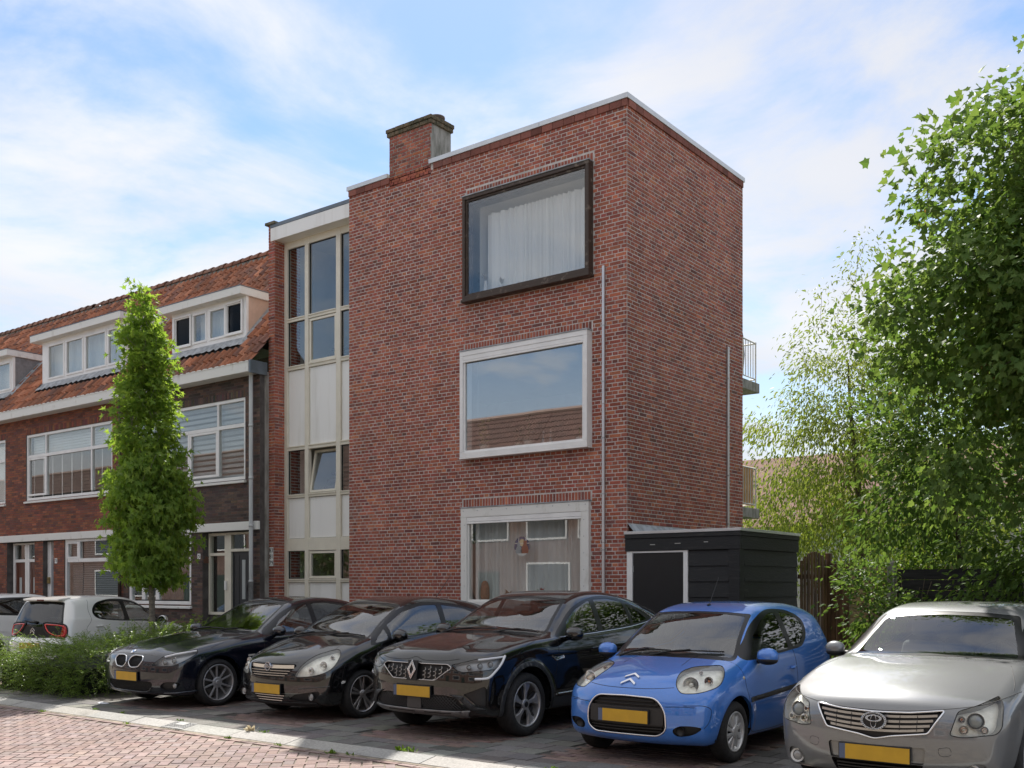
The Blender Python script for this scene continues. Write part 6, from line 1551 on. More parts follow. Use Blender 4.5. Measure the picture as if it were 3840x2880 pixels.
c.gap([(-.44, .712), (-.25, .698), (0, .694), (.25, .698), (.44, .712)], 0); c.gap([(.62, .885), (.78, .93), (.90, .955)], 60)
c.gap([(.89, .93), (.875, .80), (.90, .66), (.98, .42), (1.05, .27), (1.10, .245), (1.98, .26), (2.05, .30), (2.10, .55), (2.10, .85), (2.06, .98)], 90)
c.gap([(.395, .545), (.55, .55), (.66, .545)], 20); c.gap([(.52, .56), (.72, .555), (.77, .52), (.74, .40), (.70, .36)], 35)
for sd in (1, -1):
    c.patch('rubbing_strip', rpoly([(.96, .535), (2.10, .592), (2.10, .635), (.97, .580)], .012), Proj(90, sd), M_BLACKP, .008, solid=.01)
    f_ = c.opening('fog_light_recess', spoly([(.47, .335), (.52, .375), (.68, .375), (.72, .36), (.66, .31), (.55, .285), (.49, .295)]), Proj(15, sd), .02)
    p = c.at((.545, .332), Proj(15, sd)); g = G(); g.lathe([(.042, -.015), (.042, -.004), (.034, 0), (.028, .008), (.001, .012)], 18, tuple(p), 'x'); g.build('fog_light', M_BLACKP, f_, smooth=True)
    p = c.at((.86, .77), Proj(90, sd)); g = G(); g.ellipsoid(tuple(p), (.018, .008, .016)); g.build('side_repeater', mat('repeater_lens', (.6, .55, .4), .2), c.root, smooth=True)
c.mirror(1.17, .945, (.085, .105, .078), .12, low=True)
c.handle(1.98, .80, .10); c.wiper(.10, -.52, .965, .985, .012); c.wiper(.50, .0, .945, .985, .02)
g = G(); g.tube([(1.72, .0, 1.42), (1.95, .0, 1.72)], [.006, .003], 6); an = g.build('antenna', M_BLACKP, c.root); g = G(); g.ellipsoid((1.72, 0, 1.428), (.03, .02, .015)); g.build('antenna_foot', M_BLACKP, an, smooth=True)
c.seats(1.35, 2.15, .52, .34, 1.24); c.wheels(wheel_paddle, .165, .182, M_SILVERW); c.finish()

# --- black coupe-roofed crossover ------------------------------------------------------------
P_BLK = car_paint('black_paint', (.0045, .0047, .0055), .0, .3, .0, .07, (.10, .07, .055))
c = Car('coupe', 'crossover_car', 'black high-riding crossover with sloping tail and honeycomb grille, beside the blue hatchback', (-7.5, 8.05), NOSEIN, P_BLK, .028); c.dash_z = 1.08
c.windscreen(rpoly(sym([(0, 1.115), (.45, 1.105), (.70, 1.085), (.54, 1.445), (.30, 1.475), (0, 1.485)]), .03), rpoly(sym([(0, 1.085), (.45, 1.075), (.75, 1.06), (.565, 1.465), (.30, 1.495), (0, 1.505)]), .03), cond=lambda P: (P[:, 0] > 1.0) & (P[:, 0] < 2.6))
c.windscreen(rpoly(sym([(0, 1.20), (.50, 1.20), (.45, 1.36), (0, 1.40)]), .04), rpoly(sym([(0, 1.18), (.54, 1.18), (.48, 1.38), (0, 1.42)]), .04), True, M_CGLASS2)
c.sidewins(spoly([(1.46, 1.05), (1.70, 1.215), (2.0, 1.375), (2.38, 1.475), (2.75, 1.505), (3.1, 1.46), (3.4, 1.33), (3.62, 1.20), (3.2, 1.14), (2.3, 1.08), (1.7, 1.05)]), [rpoly([(1.66, 1.085), (1.76, 1.215), (2.02, 1.35), (2.36, 1.45), (2.39, 1.455), (2.33, 1.095)], .03), rpoly([(2.44, 1.10), (2.49, 1.465), (2.8, 1.475), (3.07, 1.435), (3.10, 1.15)], .03), rpoly([(3.16, 1.155), (3.15, 1.41), (3.36, 1.31), (3.52, 1.205)], .03)], None, [M_CGLASS, M_CGLASS2, M_CGLASS2])
pipe_on(c, [(1.5, 1.043), (2.3, 1.072), (3.2, 1.132), (3.6, 1.19), (3.66, 1.22), (3.5, 1.31)], 90, .008, M_CHROME, 'window_trim')
c.arches()
for ax in c.sp['axles']:      # wide unpainted arch cladding
    for sd in (1, -1):
        pr = Proj(90, sd); ar = [(ax + r * math.cos(a), .345 + r * math.sin(a)) for r, A in ((c.sp['ra'], np.linspace(-.25, math.pi + .25, 30)), (c.sp['ra'] + .055, np.linspace(math.pi + .25, -.25, 30))) for a in A]
        c.patch('arch_cladding', ar, pr, mat('cladding_plastic', (.03, .032, .035), .5), .006, solid=.012, minface=-.1)
for sd in (1, -1):
    c.patch('sill_cladding', rpoly([(1.27, .25), (3.2, .25), (3.2, .40), (1.27, .385)], .01), Proj(90, sd), mat('cladding_plastic', ()), .006, minface=-.2)
    c.line('sill_trim', [(1.40, .42), (3.1, .45)], Proj(90, sd), .010, M_CHROME, lift=.006)
    c.line('wing_trim', [(1.31, .845), (1.37, .80), (1.52, .82)], Proj(90, sd), .012, M_CHROME, lift=.003); c.line('wing_trim', [(1.36, .835), (1.40, .825), (1.52, .84)], Proj(90, sd), .006, M_CHROME, lift=.003)
def drl(c_, pr, h, sd): 
    c_.line('daylight_strip', [(.66, .862), (.80, .876), (.945, .886)], pr, .012, mat('light_guide', (.75, .77, .8), .15), h, lift=-.008)
c.headlight(rpoly([(.385, .802), (.66, .868), (.955, .897), (.91, .808), (.835, .760), (.495, .729), (.44, .748)], .02), 45, [(.56, .785, .03, 'p'), (.68, .80, .034, 'p'), (.80, .815, .034, 'p')], M_HOUSE, depth=.05, extra=drl)
pipe_on(c, [(.955, .892), (.90, .80), (.835, .735), (.765, .675), (.62, .662)], 45, .014, mat('light_guide', (.75, .77, .8), .15), 'daylight_hook', lift=.0)
gp = rpoly([(-.44, .805), (-.09, .805), (0, .825), (.09, .805), (.44, .805), (.49, .77), (.30, .635), (-.30, .635), (-.49, .77)], .02)
op = c.opening('grille', gp, Proj(0), .03)
pipe_on(c, gp, 0, .006, M_DCHROME, 'grille_frame', op, closed=True)
M_HONEY = mat('honeycomb_metal', (.42, .40, .38), .3, metal=.9)
for i in range(13):      # honeycomb of small hexagon loops
    for j in range(4):
        y = -.42 + i * .07; z = .665 + j * .042 + (.021 if i % 2 else 0)
        if abs(y) < .075 or not inpoly(np.array([[y, z]]), grow(gp, -.02))[0]: continue
        hx = [(y + .024 * math.cos(a), z + .024 * math.sin(a)) for a in (math.pi * .72, math.pi, math.pi * 1.28, math.pi * 1.60)]
        c.line('grille_cell', hx, Proj(0), .0055, M_HONEY, op, lift=-.006, n=5)
dia = [(0, .105), (.062, 0), (0, -.105), (-.062, 0)]; dii = [(0, .055), (.032, 0), (0, -.055), (-.032, 0)]
bd = badge_prism(c, 'diamond_badge', [[dia[k], dia[(k + 1) % 4], dii[(k + 1) % 4], dii[k]] for k in range(4)], .735, M_CHROME, lift=.03, th=.008, tilt=8)
badge_prism(c, 'badge_backing', [[(-.07, -.115), (.07, -.115), (.07, .10), (-.07, .10)]], .735, M_GRILLE, lift=.012, th=.01, tilt=8)
lp = rpoly([(-.56, .46), (-.42, .485), (.42, .485), (.56, .46), (.62, .352), (.55, .325), (-.55, .325), (-.62, .352)], .02)
op = c.opening('lower_intake', lp, Proj(0), .03)
for i in range(32):
    a = -.60 + i * .038
    for s_ in (1, -1):
        seg = [(a, .33 if s_ > 0 else .48), (a + .15, .48 if s_ > 0 else .33)]; P = [q for q in [(seg[0][0] + (seg[1][0] - seg[0][0]) * t, seg[0][1] + (seg[1][1] - seg[0][1]) * t) for t in np.linspace(0, 1, 9)] if inpoly(np.array([q]), lp)[0] and abs(q[0]) > .09]
        if len(P) > 2: c.line('intake_mesh', [P[0], P[-1]], Proj(0), .004, mat('mesh_grey', (.07, .07, .072), .35, metal=.4), op, lift=-.008, n=4)
c.slat('radar_panel', -.10, .10, .40, .14, .02, mat('radar_plastic', (.05, .05, .052), .4), op, .004)
skid = mat('skid_plate', (.33, .335, .34), .35, metal=.7)
c.patch('skid_plate', rpoly([(-.68, .335), (-.55, .322), (.55, .322), (.68, .335), (.60, .252), (-.60, .252)], .015), Proj(0), skid, .012, solid=.012, minface=-.4)
for a, b in ((-.46, -.12), (.02, .42)): c.line('skid_slot', [(a, .298), (b, .298)], Proj(0), .011, M_GRILLE, lift=.006)
for sd in (1, -1):
    so = c.opening('side_intake', rpoly([(.50, .50), (.715, .585), (.745, .56), (.745, .36), (.64, .385), (.56, .45)], .02), Proj(45, sd), .02)
    c.patch('corner_blade', rpoly([(.36, .497), (.50, .485), (.62, .375), (.735, .352), (.74, .335), (.58, .335), (.47, .44)], .01), Proj(45, sd), mat('cladding_plastic', ()), .012, solid=.01)
c.plate(.512, -.02)
c.gap([(-.55, .865), (-.42, .845), (-.11, .845), (0, .872), (.11, .845), (.42, .845), (.55, .865)], 0)
c.gap([(.96, .905), (1.15, .99), (1.30, 1.03)], 70)
c.gap([(1.45, 1.03), (1.42, .85), (1.36, .60), (1.40, .44)], 90); c.gap([(2.38, 1.08), (2.40, .85), (2.38, .42)], 90); c.gap([(3.13, 1.13), (3.20, .95), (3.17, .75)], 90)
c.mirror(1.62, 1.07, (.085, .115, .08), .13); c.handle(2.2, .90, .18); c.wiper(.62, -.1, 1.09, 1.12, .01); c.wiper(-.12, -.62, 1.105, 1.10, .012)
g = G(); g.prism([(3.1, 1.53), (3.3, 1.50), (3.28, 1.545)], 'y', -.02, .02); g.build('shark_fin', P_BLK, c.root, bevel=.006)
c.seats(1.85, 2.75, .62, .37, 1.36); c.wheels(wheel_blade5,   .215, .242, mat('diamond_cut_alloy', (.50, .50, .51), .28, metal=.7), mt2=M_GRILLE); c.finish()

# --- black three-door hatchback --------------------------------------------------------------
P_BLK2 = car_paint('deep_black_paint', (.005, .0052, .0065), .1, .3, .1, .04, (.09, .075, .065))
c = Car('hatch', 'black_hatchback', 'black three-door hatchback with almond headlights and a thick chrome grille bar', (-9.96, 8.09), NOSEIN, P_BLK2, .027); c.dash_z = 1.02
c.windscreen(rpoly(sym([(0, 1.035), (.40, 1.015), (.655, .975), (.50, 1.36), (.28, 1.385), (0, 1.395)]), .03), rpoly(sym([(0, 1.01), (.40, .99), (.70, .955), (.525, 1.375), (.28, 1.40), (0, 1.41)]), .03), cond=lambda P: (P[:, 0] > .8) & (P[:, 0] < 2.3))
c.windscreen(rpoly(sym([(0, 1.10), (.48, 1.10), (.44, 1.30), (0, 1.33)]), .04), rpoly(sym([(0, 1.08), (.51, 1.08), (.47, 1.32), (0, 1.35)]), .04), True, M_CGLASS2)
c.sidewins(spoly([(.98, .90), (1.30, 1.12), (1.70, 1.325), (2.05, 1.40), (2.45, 1.405), (2.9, 1.345), (3.22, 1.245), (3.15, 1.16), (2.6, 1.065), (2.2, 1.01), (1.4, .945)]), [rpoly([(1.05, .92), (1.29, 1.085), (1.28, .94)], .012), rpoly([(1.34, .955), (1.36, 1.13), (1.72, 1.295), (2.06, 1.37), (2.36, 1.375), (2.33, 1.04)], .03), rpoly([(2.42, 1.055), (2.46, 1.375), (2.85, 1.325), (3.15, 1.23), (3.10, 1.165)], .03)], None, [M_CGLASS, M_CGLASS, M_CGLASS2])
c.arches()
c.headlight(spoly([(.358, .548), (.428, .665), (.577, .775), (.731, .827), (.870, .850), (.893, .811), (.862, .726), (.794, .640), (.666, .577), (.484, .543)]), 45, [(.55, .625, .040, 'h'), (.70, .69, .052, 'h'), (.80, .785, .026, 'h')], lens=M_LENSY, depth=.05)
gp = rpoly(sym([(0, .522), (.27, .528), (.345, .565), (.425, .668), (.40, .688), (0, .683)]), .03); op = c.opening('grille', gp, Proj(0), .03)
c.slat('chrome_bar', -.40, .40, .652, .042, .03, M_CHROME, op, -.006, .006)
for z, w in ((.605, .355), (.575, .33), (.548, .29)): c.slat('grille_slat', -w, w, z, .009, .03, M_DCHROME, op, .002)
rg = badge_prism(c, 'ring_badge', ringpoly(.042, .056), .645, M_CHROME, lift=.012, th=.012, tilt=5); badge_prism(c, 'bolt_badge', [[(-.085, -.012), (-.01, -.004), (.012, -.022), (.085, .012), (.01, .004), (-.012, .022)]], .645, M_CHROME, lift=.02, th=.008, tilt=5, parent=rg)
lp = rpoly(sym([(0, .215), (.21, .225), (.31, .335), (0, .330)]), .02); op = c.opening('lower_intake', lp, Proj(0), .03)
for z, w in ((.245, .22), (.275, .25), (.305, .27)): c.slat('intake_slat', -w, w, z, .010, .03, M_DCHROME, op, .004)
for sd in (1, -1):
    fo = c.opening('fog_light_recess', rpoly([(.33, .27), (.42, .33), (.72, .375), (.74, .34), (.66, .26), (.50, .245)], .02), Proj(25, sd), .02)
    p = c.at((.635, .305), Proj(25, sd)); g = G(); g.lathe([(.045, -.012), (.045, .0), (.036, .006), (.03, 0)], 18, tuple(p), 'x'); g.build('fog_bezel', M_DCHROME, fo, smooth=True); g = G(); g.ellipsoid(tuple(p), (.016, .036, .036), 16, 10); g.build('fog_light', mat('fog_lens', (.30, .30, .30), .12, coat=1), fo, smooth=True)
    c.line('bumper_crease', [(.42, .40), (.60, .415), (.80, .43)], Proj(40, sd), .006, P_BLK2)
    c.patch('scuff_mark', rpoly([(.905, .45), (.945, .46), (.955, .485), (.92, .488), (.90, .47)], .004), Proj(45, sd), mat('bare_filler', (.62, .62, .60), .8), .0015) if sd == -1 else None
    c.patch('side_badge', rpoly([(1.13, .70), (1.18, .702), (1.18, .728), (1.13, .726)], .003), Proj(90, sd), M_WHITE, .003)
c.patch('front_lip', rpoly([(-.66, .235), (.66, .235), (.66, .185), (-.66, .185)], .01), Proj(0), M_BLACKP, .012, solid=.015, minface=-.6)
c.plate(.385, -.014)
c.gap([(-.42, .705), (-.2, .693), (0, .69), (.2, .693), (.42, .705)], 0); c.gap([(.80, .862), (.95, .93), (1.05, .965)], 60)
c.gap([(1.07, .90), (1.05, .75), (1.10, .50), (1.17, .28), (2.25, .28), (2.36, .45), (2.41, .75), (2.385, 1.03)], 90); c.gap([(.80, .42), (.83, .60), (.87, .70)], 60)
c.mirror(1.36, .985, (.09, .11, .08), .13); c.handle(2.22, .88, .16); c.wiper(.55, -.15, .975, 1.03, .012); c.wiper(-.15, -.62, 1.015, .99, .01)
g = G(); g.tube([(3.05, .0, 1.43), (3.42, .0, 1.80)], [.006, .003], 6); an = g.build('antenna', M_BLACKP, c.root); g = G(); g.ellipsoid((3.05, 0, 1.437), (.03, .02, .018)); g.build('antenna_foot', M_BLACKP, an, smooth=True)
c.seats(1.55, 2.45, .54, .36, 1.27); c.wheels(wheel_twin5, .2, .222, M_DCHROME); c.finish()

# --- dark blue saloon ------------------------------------------------------------------------
P_NAVY = car_paint('navy_black_paint', (.007, .0095, .019), .35, .3, .3, .04, (.09, .08, .07))
c = Car('sedan', 'dark_saloon', 'dark navy saloon with twin kidney grilles parked beside the hedge', (-12.51, 7.80), NOSEIN, P_NAVY, .029); c.dash_z = .98
c.windscreen(rpoly(sym([(0, 1.0), (.42, .995), (.66, .975), (.48, 1.345), (.28, 1.37), (0, 1.38)]), .03), rpoly(sym([(0, .975), (.42, .97), (.71, .955), (.505, 1.365), (.28, 1.388), (0, 1.396)]), .03), cond=lambda P: (P[:, 0] > 1.2) & (P[:, 0] < 2.8))
c.windscreen(rpoly(sym([(0, 1.17), (.50, 1.16), (.44, 1.34), (0, 1.37)]), .04), rpoly(sym([(0, 1.15), (.53, 1.145), (.46, 1.36), (0, 1.39)]), .04), True, M_CGLASS2)
c.sidewins(spoly([(1.62, .94), (1.95, 1.155), (2.28, 1.315), (2.6, 1.39), (3.0, 1.405), (3.4, 1.34), (3.75, 1.17), (3.80, 1.04), (3.2, .985), (2.5, .955), (1.9, .935)]), [rpoly([(1.80, .965), (1.98, 1.13), (2.28, 1.28), (2.60, 1.365), (2.57, .98)], .03), rpoly([(2.67, .985), (2.69, 1.372), (3.0, 1.378), (3.30, 1.33), (3.38, 1.015)], .03), rpoly([(3.43, 1.02), (3.38, 1.30), (3.64, 1.17), (3.70, 1.05)], .03)], None, [M_CGLASS, M_CGLASS2, M_CGLASS2])
c.arches()
def eyebrow(c_, pr, h, sd): c_.line('eyebrow_lamp', [(.56, .697), (.70, .733), (.95, .772)], pr, .013, mat('light_guide', (.75, .77, .8), .15), h, lift=-.008)
c.headlight(rpoly([(.395, .590), (.545, .700), (.663, .736), (.96, .785), (.97, .735), (.843, .648), (.682, .578), (.502, .570)], [.02, .04, .05, .02, .02, .05, .04, .04]), 45, [(.56, .635, .036, 'p'), (.69, .66, .040, 'p')], M_HOUSE, depth=.05, extra=eyebrow)
for s_ in (1, -1):
    kp = rpoly([(s_ * .02, .60), (s_ * .05, .675), (s_ * .12, .70), (s_ * .29, .695), (s_ * .325, .64), (s_ * .25, .55), (s_ * .09, .538)], .04)
    op = c.opening('kidney_grille', kp, Proj(0), .03); pipe_on(c, kp, 0, .0085, M_CHROME, 'grille_frame', op, closed=True, lift=.004)
    for i in range(9):
        y = s_ * (.055 + i * .028); 
        zz = [z for z in np.linspace(.54, .70, 30) if inpoly(np.array([[y, z]]), kp)[0]]
        if len(zz) > 3: c.line('grille_bar', [(y, zz[0]), (y, zz[-1])], Proj(0), .0045, M_BLACKP, op, lift=-.006, n=5)
rg = badge_prism(c, 'round_badge', [[(.042 * math.cos(a), .042 * math.sin(a)) for a in np.linspace(0, 2 * math.pi, 24, endpoint=False)]], .745, M_CHROME, lift=.002, th=.004)
for k in range(4):
    q = [(0, 0)] + [(.03 * math.cos(a), .03 * math.sin(a)) for a in np.linspace(math.pi / 2 * k, math.pi / 2 * (k + 1), 6)]; badge_prism(c, 'badge_quarter', [q], .745, mat('badge_blue', (.05, .18, .45), .3) if k % 2 else M_WHITE, lift=.004, th=.005, parent=rg)
lp = rpoly(sym([(0, .235), (.40, .235), (.50, .315), (.49, .362), (0, .365)]), .04); op = c.opening('lower_intake', lp, Proj(0), .03)
pipe_on(c, [(-.49, .29), (-.40, .232), (0, .222), (.40, .232), (.49, .29)], 0, .010, P_NAVY, 'intake_lip', op)
for i in range(40):
    a = -.50 + i * .027
    for s_ in (1, -1):
        P = [q for q in [(a + .10 * t, (.24 + .12 * t) if s_ > 0 else (.36 - .12 * t)) for t in np.linspace(0, 1, 7)] if inpoly(np.array([q]), lp)[0]]
        if len(P) > 2: c.line('intake_mesh', [P[0], P[-1]], Proj(0), .0025, M_BLACKP, op, lift=-.008, n=4)
for sd in (1, -1):
    fo = c.opening('fog_light_recess', spoly([(.60, .30), (.66, .355), (.80, .365), (.86, .34), (.80, .27), (.68, .255)]), Proj(25, sd), .03)
    p = c.at((.78, .315), Proj(25, sd)); g = G(); g.ellipsoid((p[0] + .035, p[1], p[2]), (.02, .036, .036), 16, 10); g.build('fog_light', mat('fog_lens', (.30, .30, .30), .12, coat=1), fo, smooth=True)
    c.line('bumper_crease', [(.56, .215), (.75, .222), (.98, .232)], Proj(45, sd), .014, P_NAVY, lift=.004)
    c.patch('repeater', rpoly([(1.30, .655), (1.42, .66), (1.42, .682), (1.30, .678)], .008), Proj(90, sd), mat('repeater_clear', (.55, .53, .48), .15), .004)
    c.patch('washer_cap', rpoly([(.36, .498), (.46, .502), (.46, .535), (.36, .53)], .008), Proj(25, sd), P_NAVY, .003)
c.plate(.425, -.014)
c.gap([(-.52, .70), (-.36, .715), (-.12, .722), (0, .715), (.12, .722), (.36, .715), (.52, .70)], 0); c.gap([(.97, .795), (1.2, .87), (1.42, .915)], 70); c.gap([(.94, .72), (1.0, .56), (1.02, .50)], 60)
c.gap([(1.60, .93), (1.58, .75), (1.50, .50), (1.52, .26)], 90); c.gap([(2.62, .97), (2.64, .75), (2.60, .26)], 90); c.gap([(3.42, .99), (3.50, .75), (3.38, .58)], 90)
c.mirror(1.80, .975, (.085, .12, .075), .13); c.handle(2.44, .80, .18); c.handle(3.26, .82, .18); c.wiper(.62, -.05, .985, 1.005, .01); c.wiper(-.10, -.6, 1.0, .985, .008)
g = G(); g.prism([(3.55, 1.385), (3.75, 1.34), (3.72, 1.39)], 'y', -.02, .02); g.build('shark_fin', P_NAVY, c.root, bevel=.006)
c.seats(2.1, 3.05, .52, .37, 1.28); c.wheels(wheel_y10, .22, .242, M_GREYW); c.finish()

# --- silver saloon ---------------------------------------------------------------------------
P_SILV = car_paint('silver_paint', (.20, .206, .212), .4, .45, .10, .04, (.17, .168, .165))
c = Car('silver', 'silver_saloon', 'silver saloon with a wide winged chrome grille, standing under the maple', (-2.52, 7.74), NOSEIN, P_SILV, .026); c.dash_z = 1.03
c.windscreen(rpoly(sym([(0, 1.045), (.45, 1.03), (.68, 1.005), (.545, 1.335), (.30, 1.36), (0, 1.37)]), .04), rpoly(sym([(0, 1.01), (.45, .998), (.74, .975), (.585, 1.362), (.30, 1.388), (0, 1.396)]), .03), cond=lambda P: (P[:, 0] > 1.3) & (P[:, 0] < 2.6))
c.sidewins(spoly([(1.60, .985), (1.80, 1.165), (2.15, 1.335), (2.5, 1.395), (3.0, 1.405), (3.4, 1.35), (3.75, 1.2), (3.4, 1.06), (2.6, .99), (1.9, .97)]), [rpoly([(1.78, 1.0), (1.90, 1.15), (2.20, 1.305), (2.5, 1.37), (2.5, 1.02)], .03), rpoly([(2.58, 1.02), (2.58, 1.375), (3.0, 1.38), (3.35, 1.32), (3.45, 1.09)], .03)])
c.arches()
hl = rpoly([(.52, .545), (.575, .715), (.70, .752), (.845, .815), (.875, .76), (.865, .60), (.83, .555), (.60, .527)], [.02, .03, .04, .02, .04, .04, .03, .04])
c.headlight(hl, 12, [(.70, .655, .062, 'p'), (.605, .665, .026, 'a'), (.62, .585, .034, 'h'), (.76, .585, .03, 'h')], lens=M_LENSY, depth=.06)
gp = rpoly([(-.475, .715), (-.25, .69), (0, .682), (.25, .69), (.475, .715), (.375, .545), (.12, .512), (0, .485), (-.12, .512), (-.375, .545)], [.02, 0, .04, 0, .02, .02, .02, .03, .02, .02])
op = c.opening('grille', gp, Proj(0), .025); pipe_on(c, gp, 0, .008, M_CHROME, 'grille_frame', op, closed=True)
for z, w in ((.655, .43), (.618, .405), (.581, .385), (.548, .345)): c.slat('grille_slat', -w, w, z, .018, .02, mat('grille_silver', (.50, .50, .50), .28, metal=.8), op, .004, .022)
for y in (-.30, -.18, .18, .30): c.line('grille_rib', [(y, .56), (y, .68)], Proj(0), .003, M_GRILLE, op, lift=-.004, n=5)
rg = badge_prism(c, 'oval_badge', ringpoly(.056, .068, 28, 1.42), .615, M_CHROME, lift=.018, th=.012, tilt=6)
badge_prism(c, 'badge_field', [[(.08 * math.cos(a), .057 * math.sin(a)) for a in np.linspace(0, 2 * math.pi, 24, endpoint=False)]], .615, M_GRILLE, lift=.016, th=.006, tilt=6, parent=rg)
badge_prism(c, 'badge_oval_tall', ringpoly(.046, .054, 20, .42), .612, M_CHROME, lift=.024, th=.008, tilt=6, parent=rg)
badge_prism(c, 'badge_oval_wide', ringpoly(.018, .026, 20, 2.4), .632, M_CHROME, lift=.024, th=.008, tilt=6, parent=rg)
pl_ = rpoly([(-.345, .44), (.345, .44), (.36, .425), (.345, .315), (-.345, .315), (-.36, .425)], .015); c.opening('plate_recess', pl_, Proj(0), .02, P_SILV)
c.plate(.375, -.006)
lp = rpoly([(-.345, .312), (.345, .312), (.30, .20), (-.30, .20)], .02); op = c.opening('lower_intake', lp, Proj(0), .04)
for z in (.23, .255, .28): c.slat('intake_slat', -.30, .30, z, .010, .03, M_BLACKP, op, .006)
for sd in (1, -1):
    fo = c.opening('fog_light_recess', rpoly([(.60, .30), (.69, .345), (.76, .335), (.77, .26), (.72, .215), (.62, .215)], .03), Proj(12, sd), .015, P_SILV)
    p = c.at((.675, .278), Proj(12, sd)); g = G(); g.lathe([(.055, -.016), (.055, -.002), (.044, .004), (.040, -.004)], 20, tuple(p), 'x'); g.build('fog_bezel', M_REFL, fo, smooth=True); g = G(); g.ellipsoid(tuple(p), (.02, .036, .036), 16, 10); g.build('fog_light', mat('fog_lens', (.30, .30, .30), .12, coat=1), fo, smooth=True)
    c.gap([(.45, .445), (.52, .45), (.53, .40), (.46, .39), (.445, .42), (.45, .445)], 12, (sd,), .0022)
c.gap([(-.86, .825), (-.72, .765), (-.50, .728), (-.25, .703), (0, .695), (.25, .703), (.50, .728), (.72, .765), (.86, .825)], 0)
c.gap([(1.48, .98), (1.50, .80), (1.55, .40)], 90); c.gap([(.90, .58), (1.05, .60)], 75); c.gap([(.86, .84), (1.10, .93), (1.32, .985)], 75)
c.mirror(1.74, 1.03, (.07, .09, .068), .10, P_SILV, low=True); c.wiper(.62, -.05, 1.005, 1.03, .01); c.wiper(.02, -.62, 1.03, 1.01, .01)
c.seats(1.95, 2.85, .54, .37, 1.30, mat('pale_seat_cloth', (.22, .225, .22), .95)); c.wheels(wheel_y10, .2, .21, M_SILVERW); c.finish()

# --- white hatchback parked nose-in behind the hedge -----------------------------------------
P_WHT = car_paint('white_paint_car', (.86, .86, .84), .0, .3, .0, .05)
M_TAIL = mat('tail_lamp_red', (.42, .006, .008), .12, coat=1.0); M_TAIL2 = mat('tail_lamp_bright', (.75, .03, .02), .15, coat=1.0)
def place_white(rr_corner, rot, L, wm):
    """returns origin (nose) for a car heading away: rear right corner known"""
    hd = (-math.sin(rot), math.cos(rot)); rt = (math.cos(rot), math.sin(rot)); return (rr_corner[0] - rt[0] * wm + hd[0] * L, rr_corner[1] - rt[1] * wm + hd[1] * L)
o_ = place_white((-17.27, 9.5), R_(10), 3.40, .74)
c = Car('white', 'white_hatchback', 'white hatchback with black glass tailgate, parked nose-in between hedge and houses', o_, R_(10) - R_(90), P_WHT, .028); c.dash_z = 1.0
c.windscreen(rpoly(sym([(0, .985), (.35, .978), (.615, .958), (.505, 1.325), (.30, 1.345), (0, 1.352)]), .03), rpoly(sym([(0, .96), (.35, .95), (.66, .93), (.535, 1.345), (.30, 1.362), (0, 1.368)]), .03), cond=lambda P: (P[:, 0] > .7) & (P[:, 0] < 2.0))
c.windscreen(rpoly(sym([(0, .90), (.50, .92), (.60, .98), (.50, 1.315), (0, 1.335)]), .05), rpoly(sym([(0, .70), (.50, .71), (.64, .78), (.64, .98), (.525, 1.34), (0, 1.36)]), .05), True, mat_glass('tailgate_glass', (.16, .17, .18), 1.5, 2.4), cond=lambda P: P[:, 0] > 2.9)
c.sidewins(spoly([(1.06, .95), (1.30, 1.15), (1.60, 1.315), (1.90, 1.385), (2.3, 1.385), (2.62, 1.30), (2.72, 1.16), (2.66, 1.06), (2.3, 1.0), (1.6, .97)]), [rpoly([(1.16, .985), (1.34, 1.13), (1.62, 1.285), (1.86, 1.35), (1.93, 1.355), (1.90, 1.0)], .03), rpoly([(2.0, 1.005), (2.02, 1.358), (2.3, 1.355), (2.58, 1.285), (2.68, 1.16), (2.62, 1.07), (2.4, 1.025)], .06)])
c.arches()
for sd in (1, -1):
    tp = spoly([(-2.95, .955), (-2.80, .975), (-2.55, .93), (-2.52, .80), (-2.62, .725), (-2.86, .70), (-2.99, .78)]) 
    pr = Proj(135, sd)
    # tail lamp outline in the rear three-quarter view
    u0 = float(pr.uv(np.array([[3.36, .60 * sd, .85]]))[0, 0]); tp = spoly([(u0 - .13, .93), (u0 + .10, .975), (u0 + .26, .965), (u0 + .22, .82), (u0 + .10, .735), (u0 - .12, .72), (u0 - .16, .80)])
    I = c.sk.take(tp, pr, lambda P: P[:, 0] > 2.6, .05); tl_ = c.tris('tail_lamp', I, M_TAIL, off=.002)
    c.line('lamp_edge', tp, pr, .012, M_BLACKP, tl_, True, .002)
    c.line('light_band', rpoly(grow(tp, -.035)[::3], .02), pr, .012, M_TAIL2, tl_, True, .004)
c.gap([(1.97, .99), (1.98, .75), (1.96, .30)], 90); c.gap([(1.10, .93), (1.02, .70), (1.10, .30)], 90); c.gap([(2.74, 1.38), (2.80, 1.2), (2.78, 1.02), (2.90, .85), (2.74, .70)], 90)
c.handle(1.82, .86, .17); c.handle(2.62, .90, .17); c.mirror(1.2, .97, (.085, .105, .08), .12, M_CHROME)
g = G(); g.hexa([(3.02, -.50, 1.395), (3.02, .50, 1.395), (3.24, .46, 1.355), (3.24, -.46, 1.355), (3.0, -.52, 1.43), (3.0, .52, 1.43), (3.25, .48, 1.395), (3.25, -.48, 1.395)]); spo = g.build('roof_spoiler', P_WHT, c.root, bevel=.012)
g = G(); g.box(3.245, 3.256, -.09, .09, 1.362, 1.390); g.build('brake_light', mat('dull_red_lens', (.16, .05, .045), .3), spo, bevel=.004)
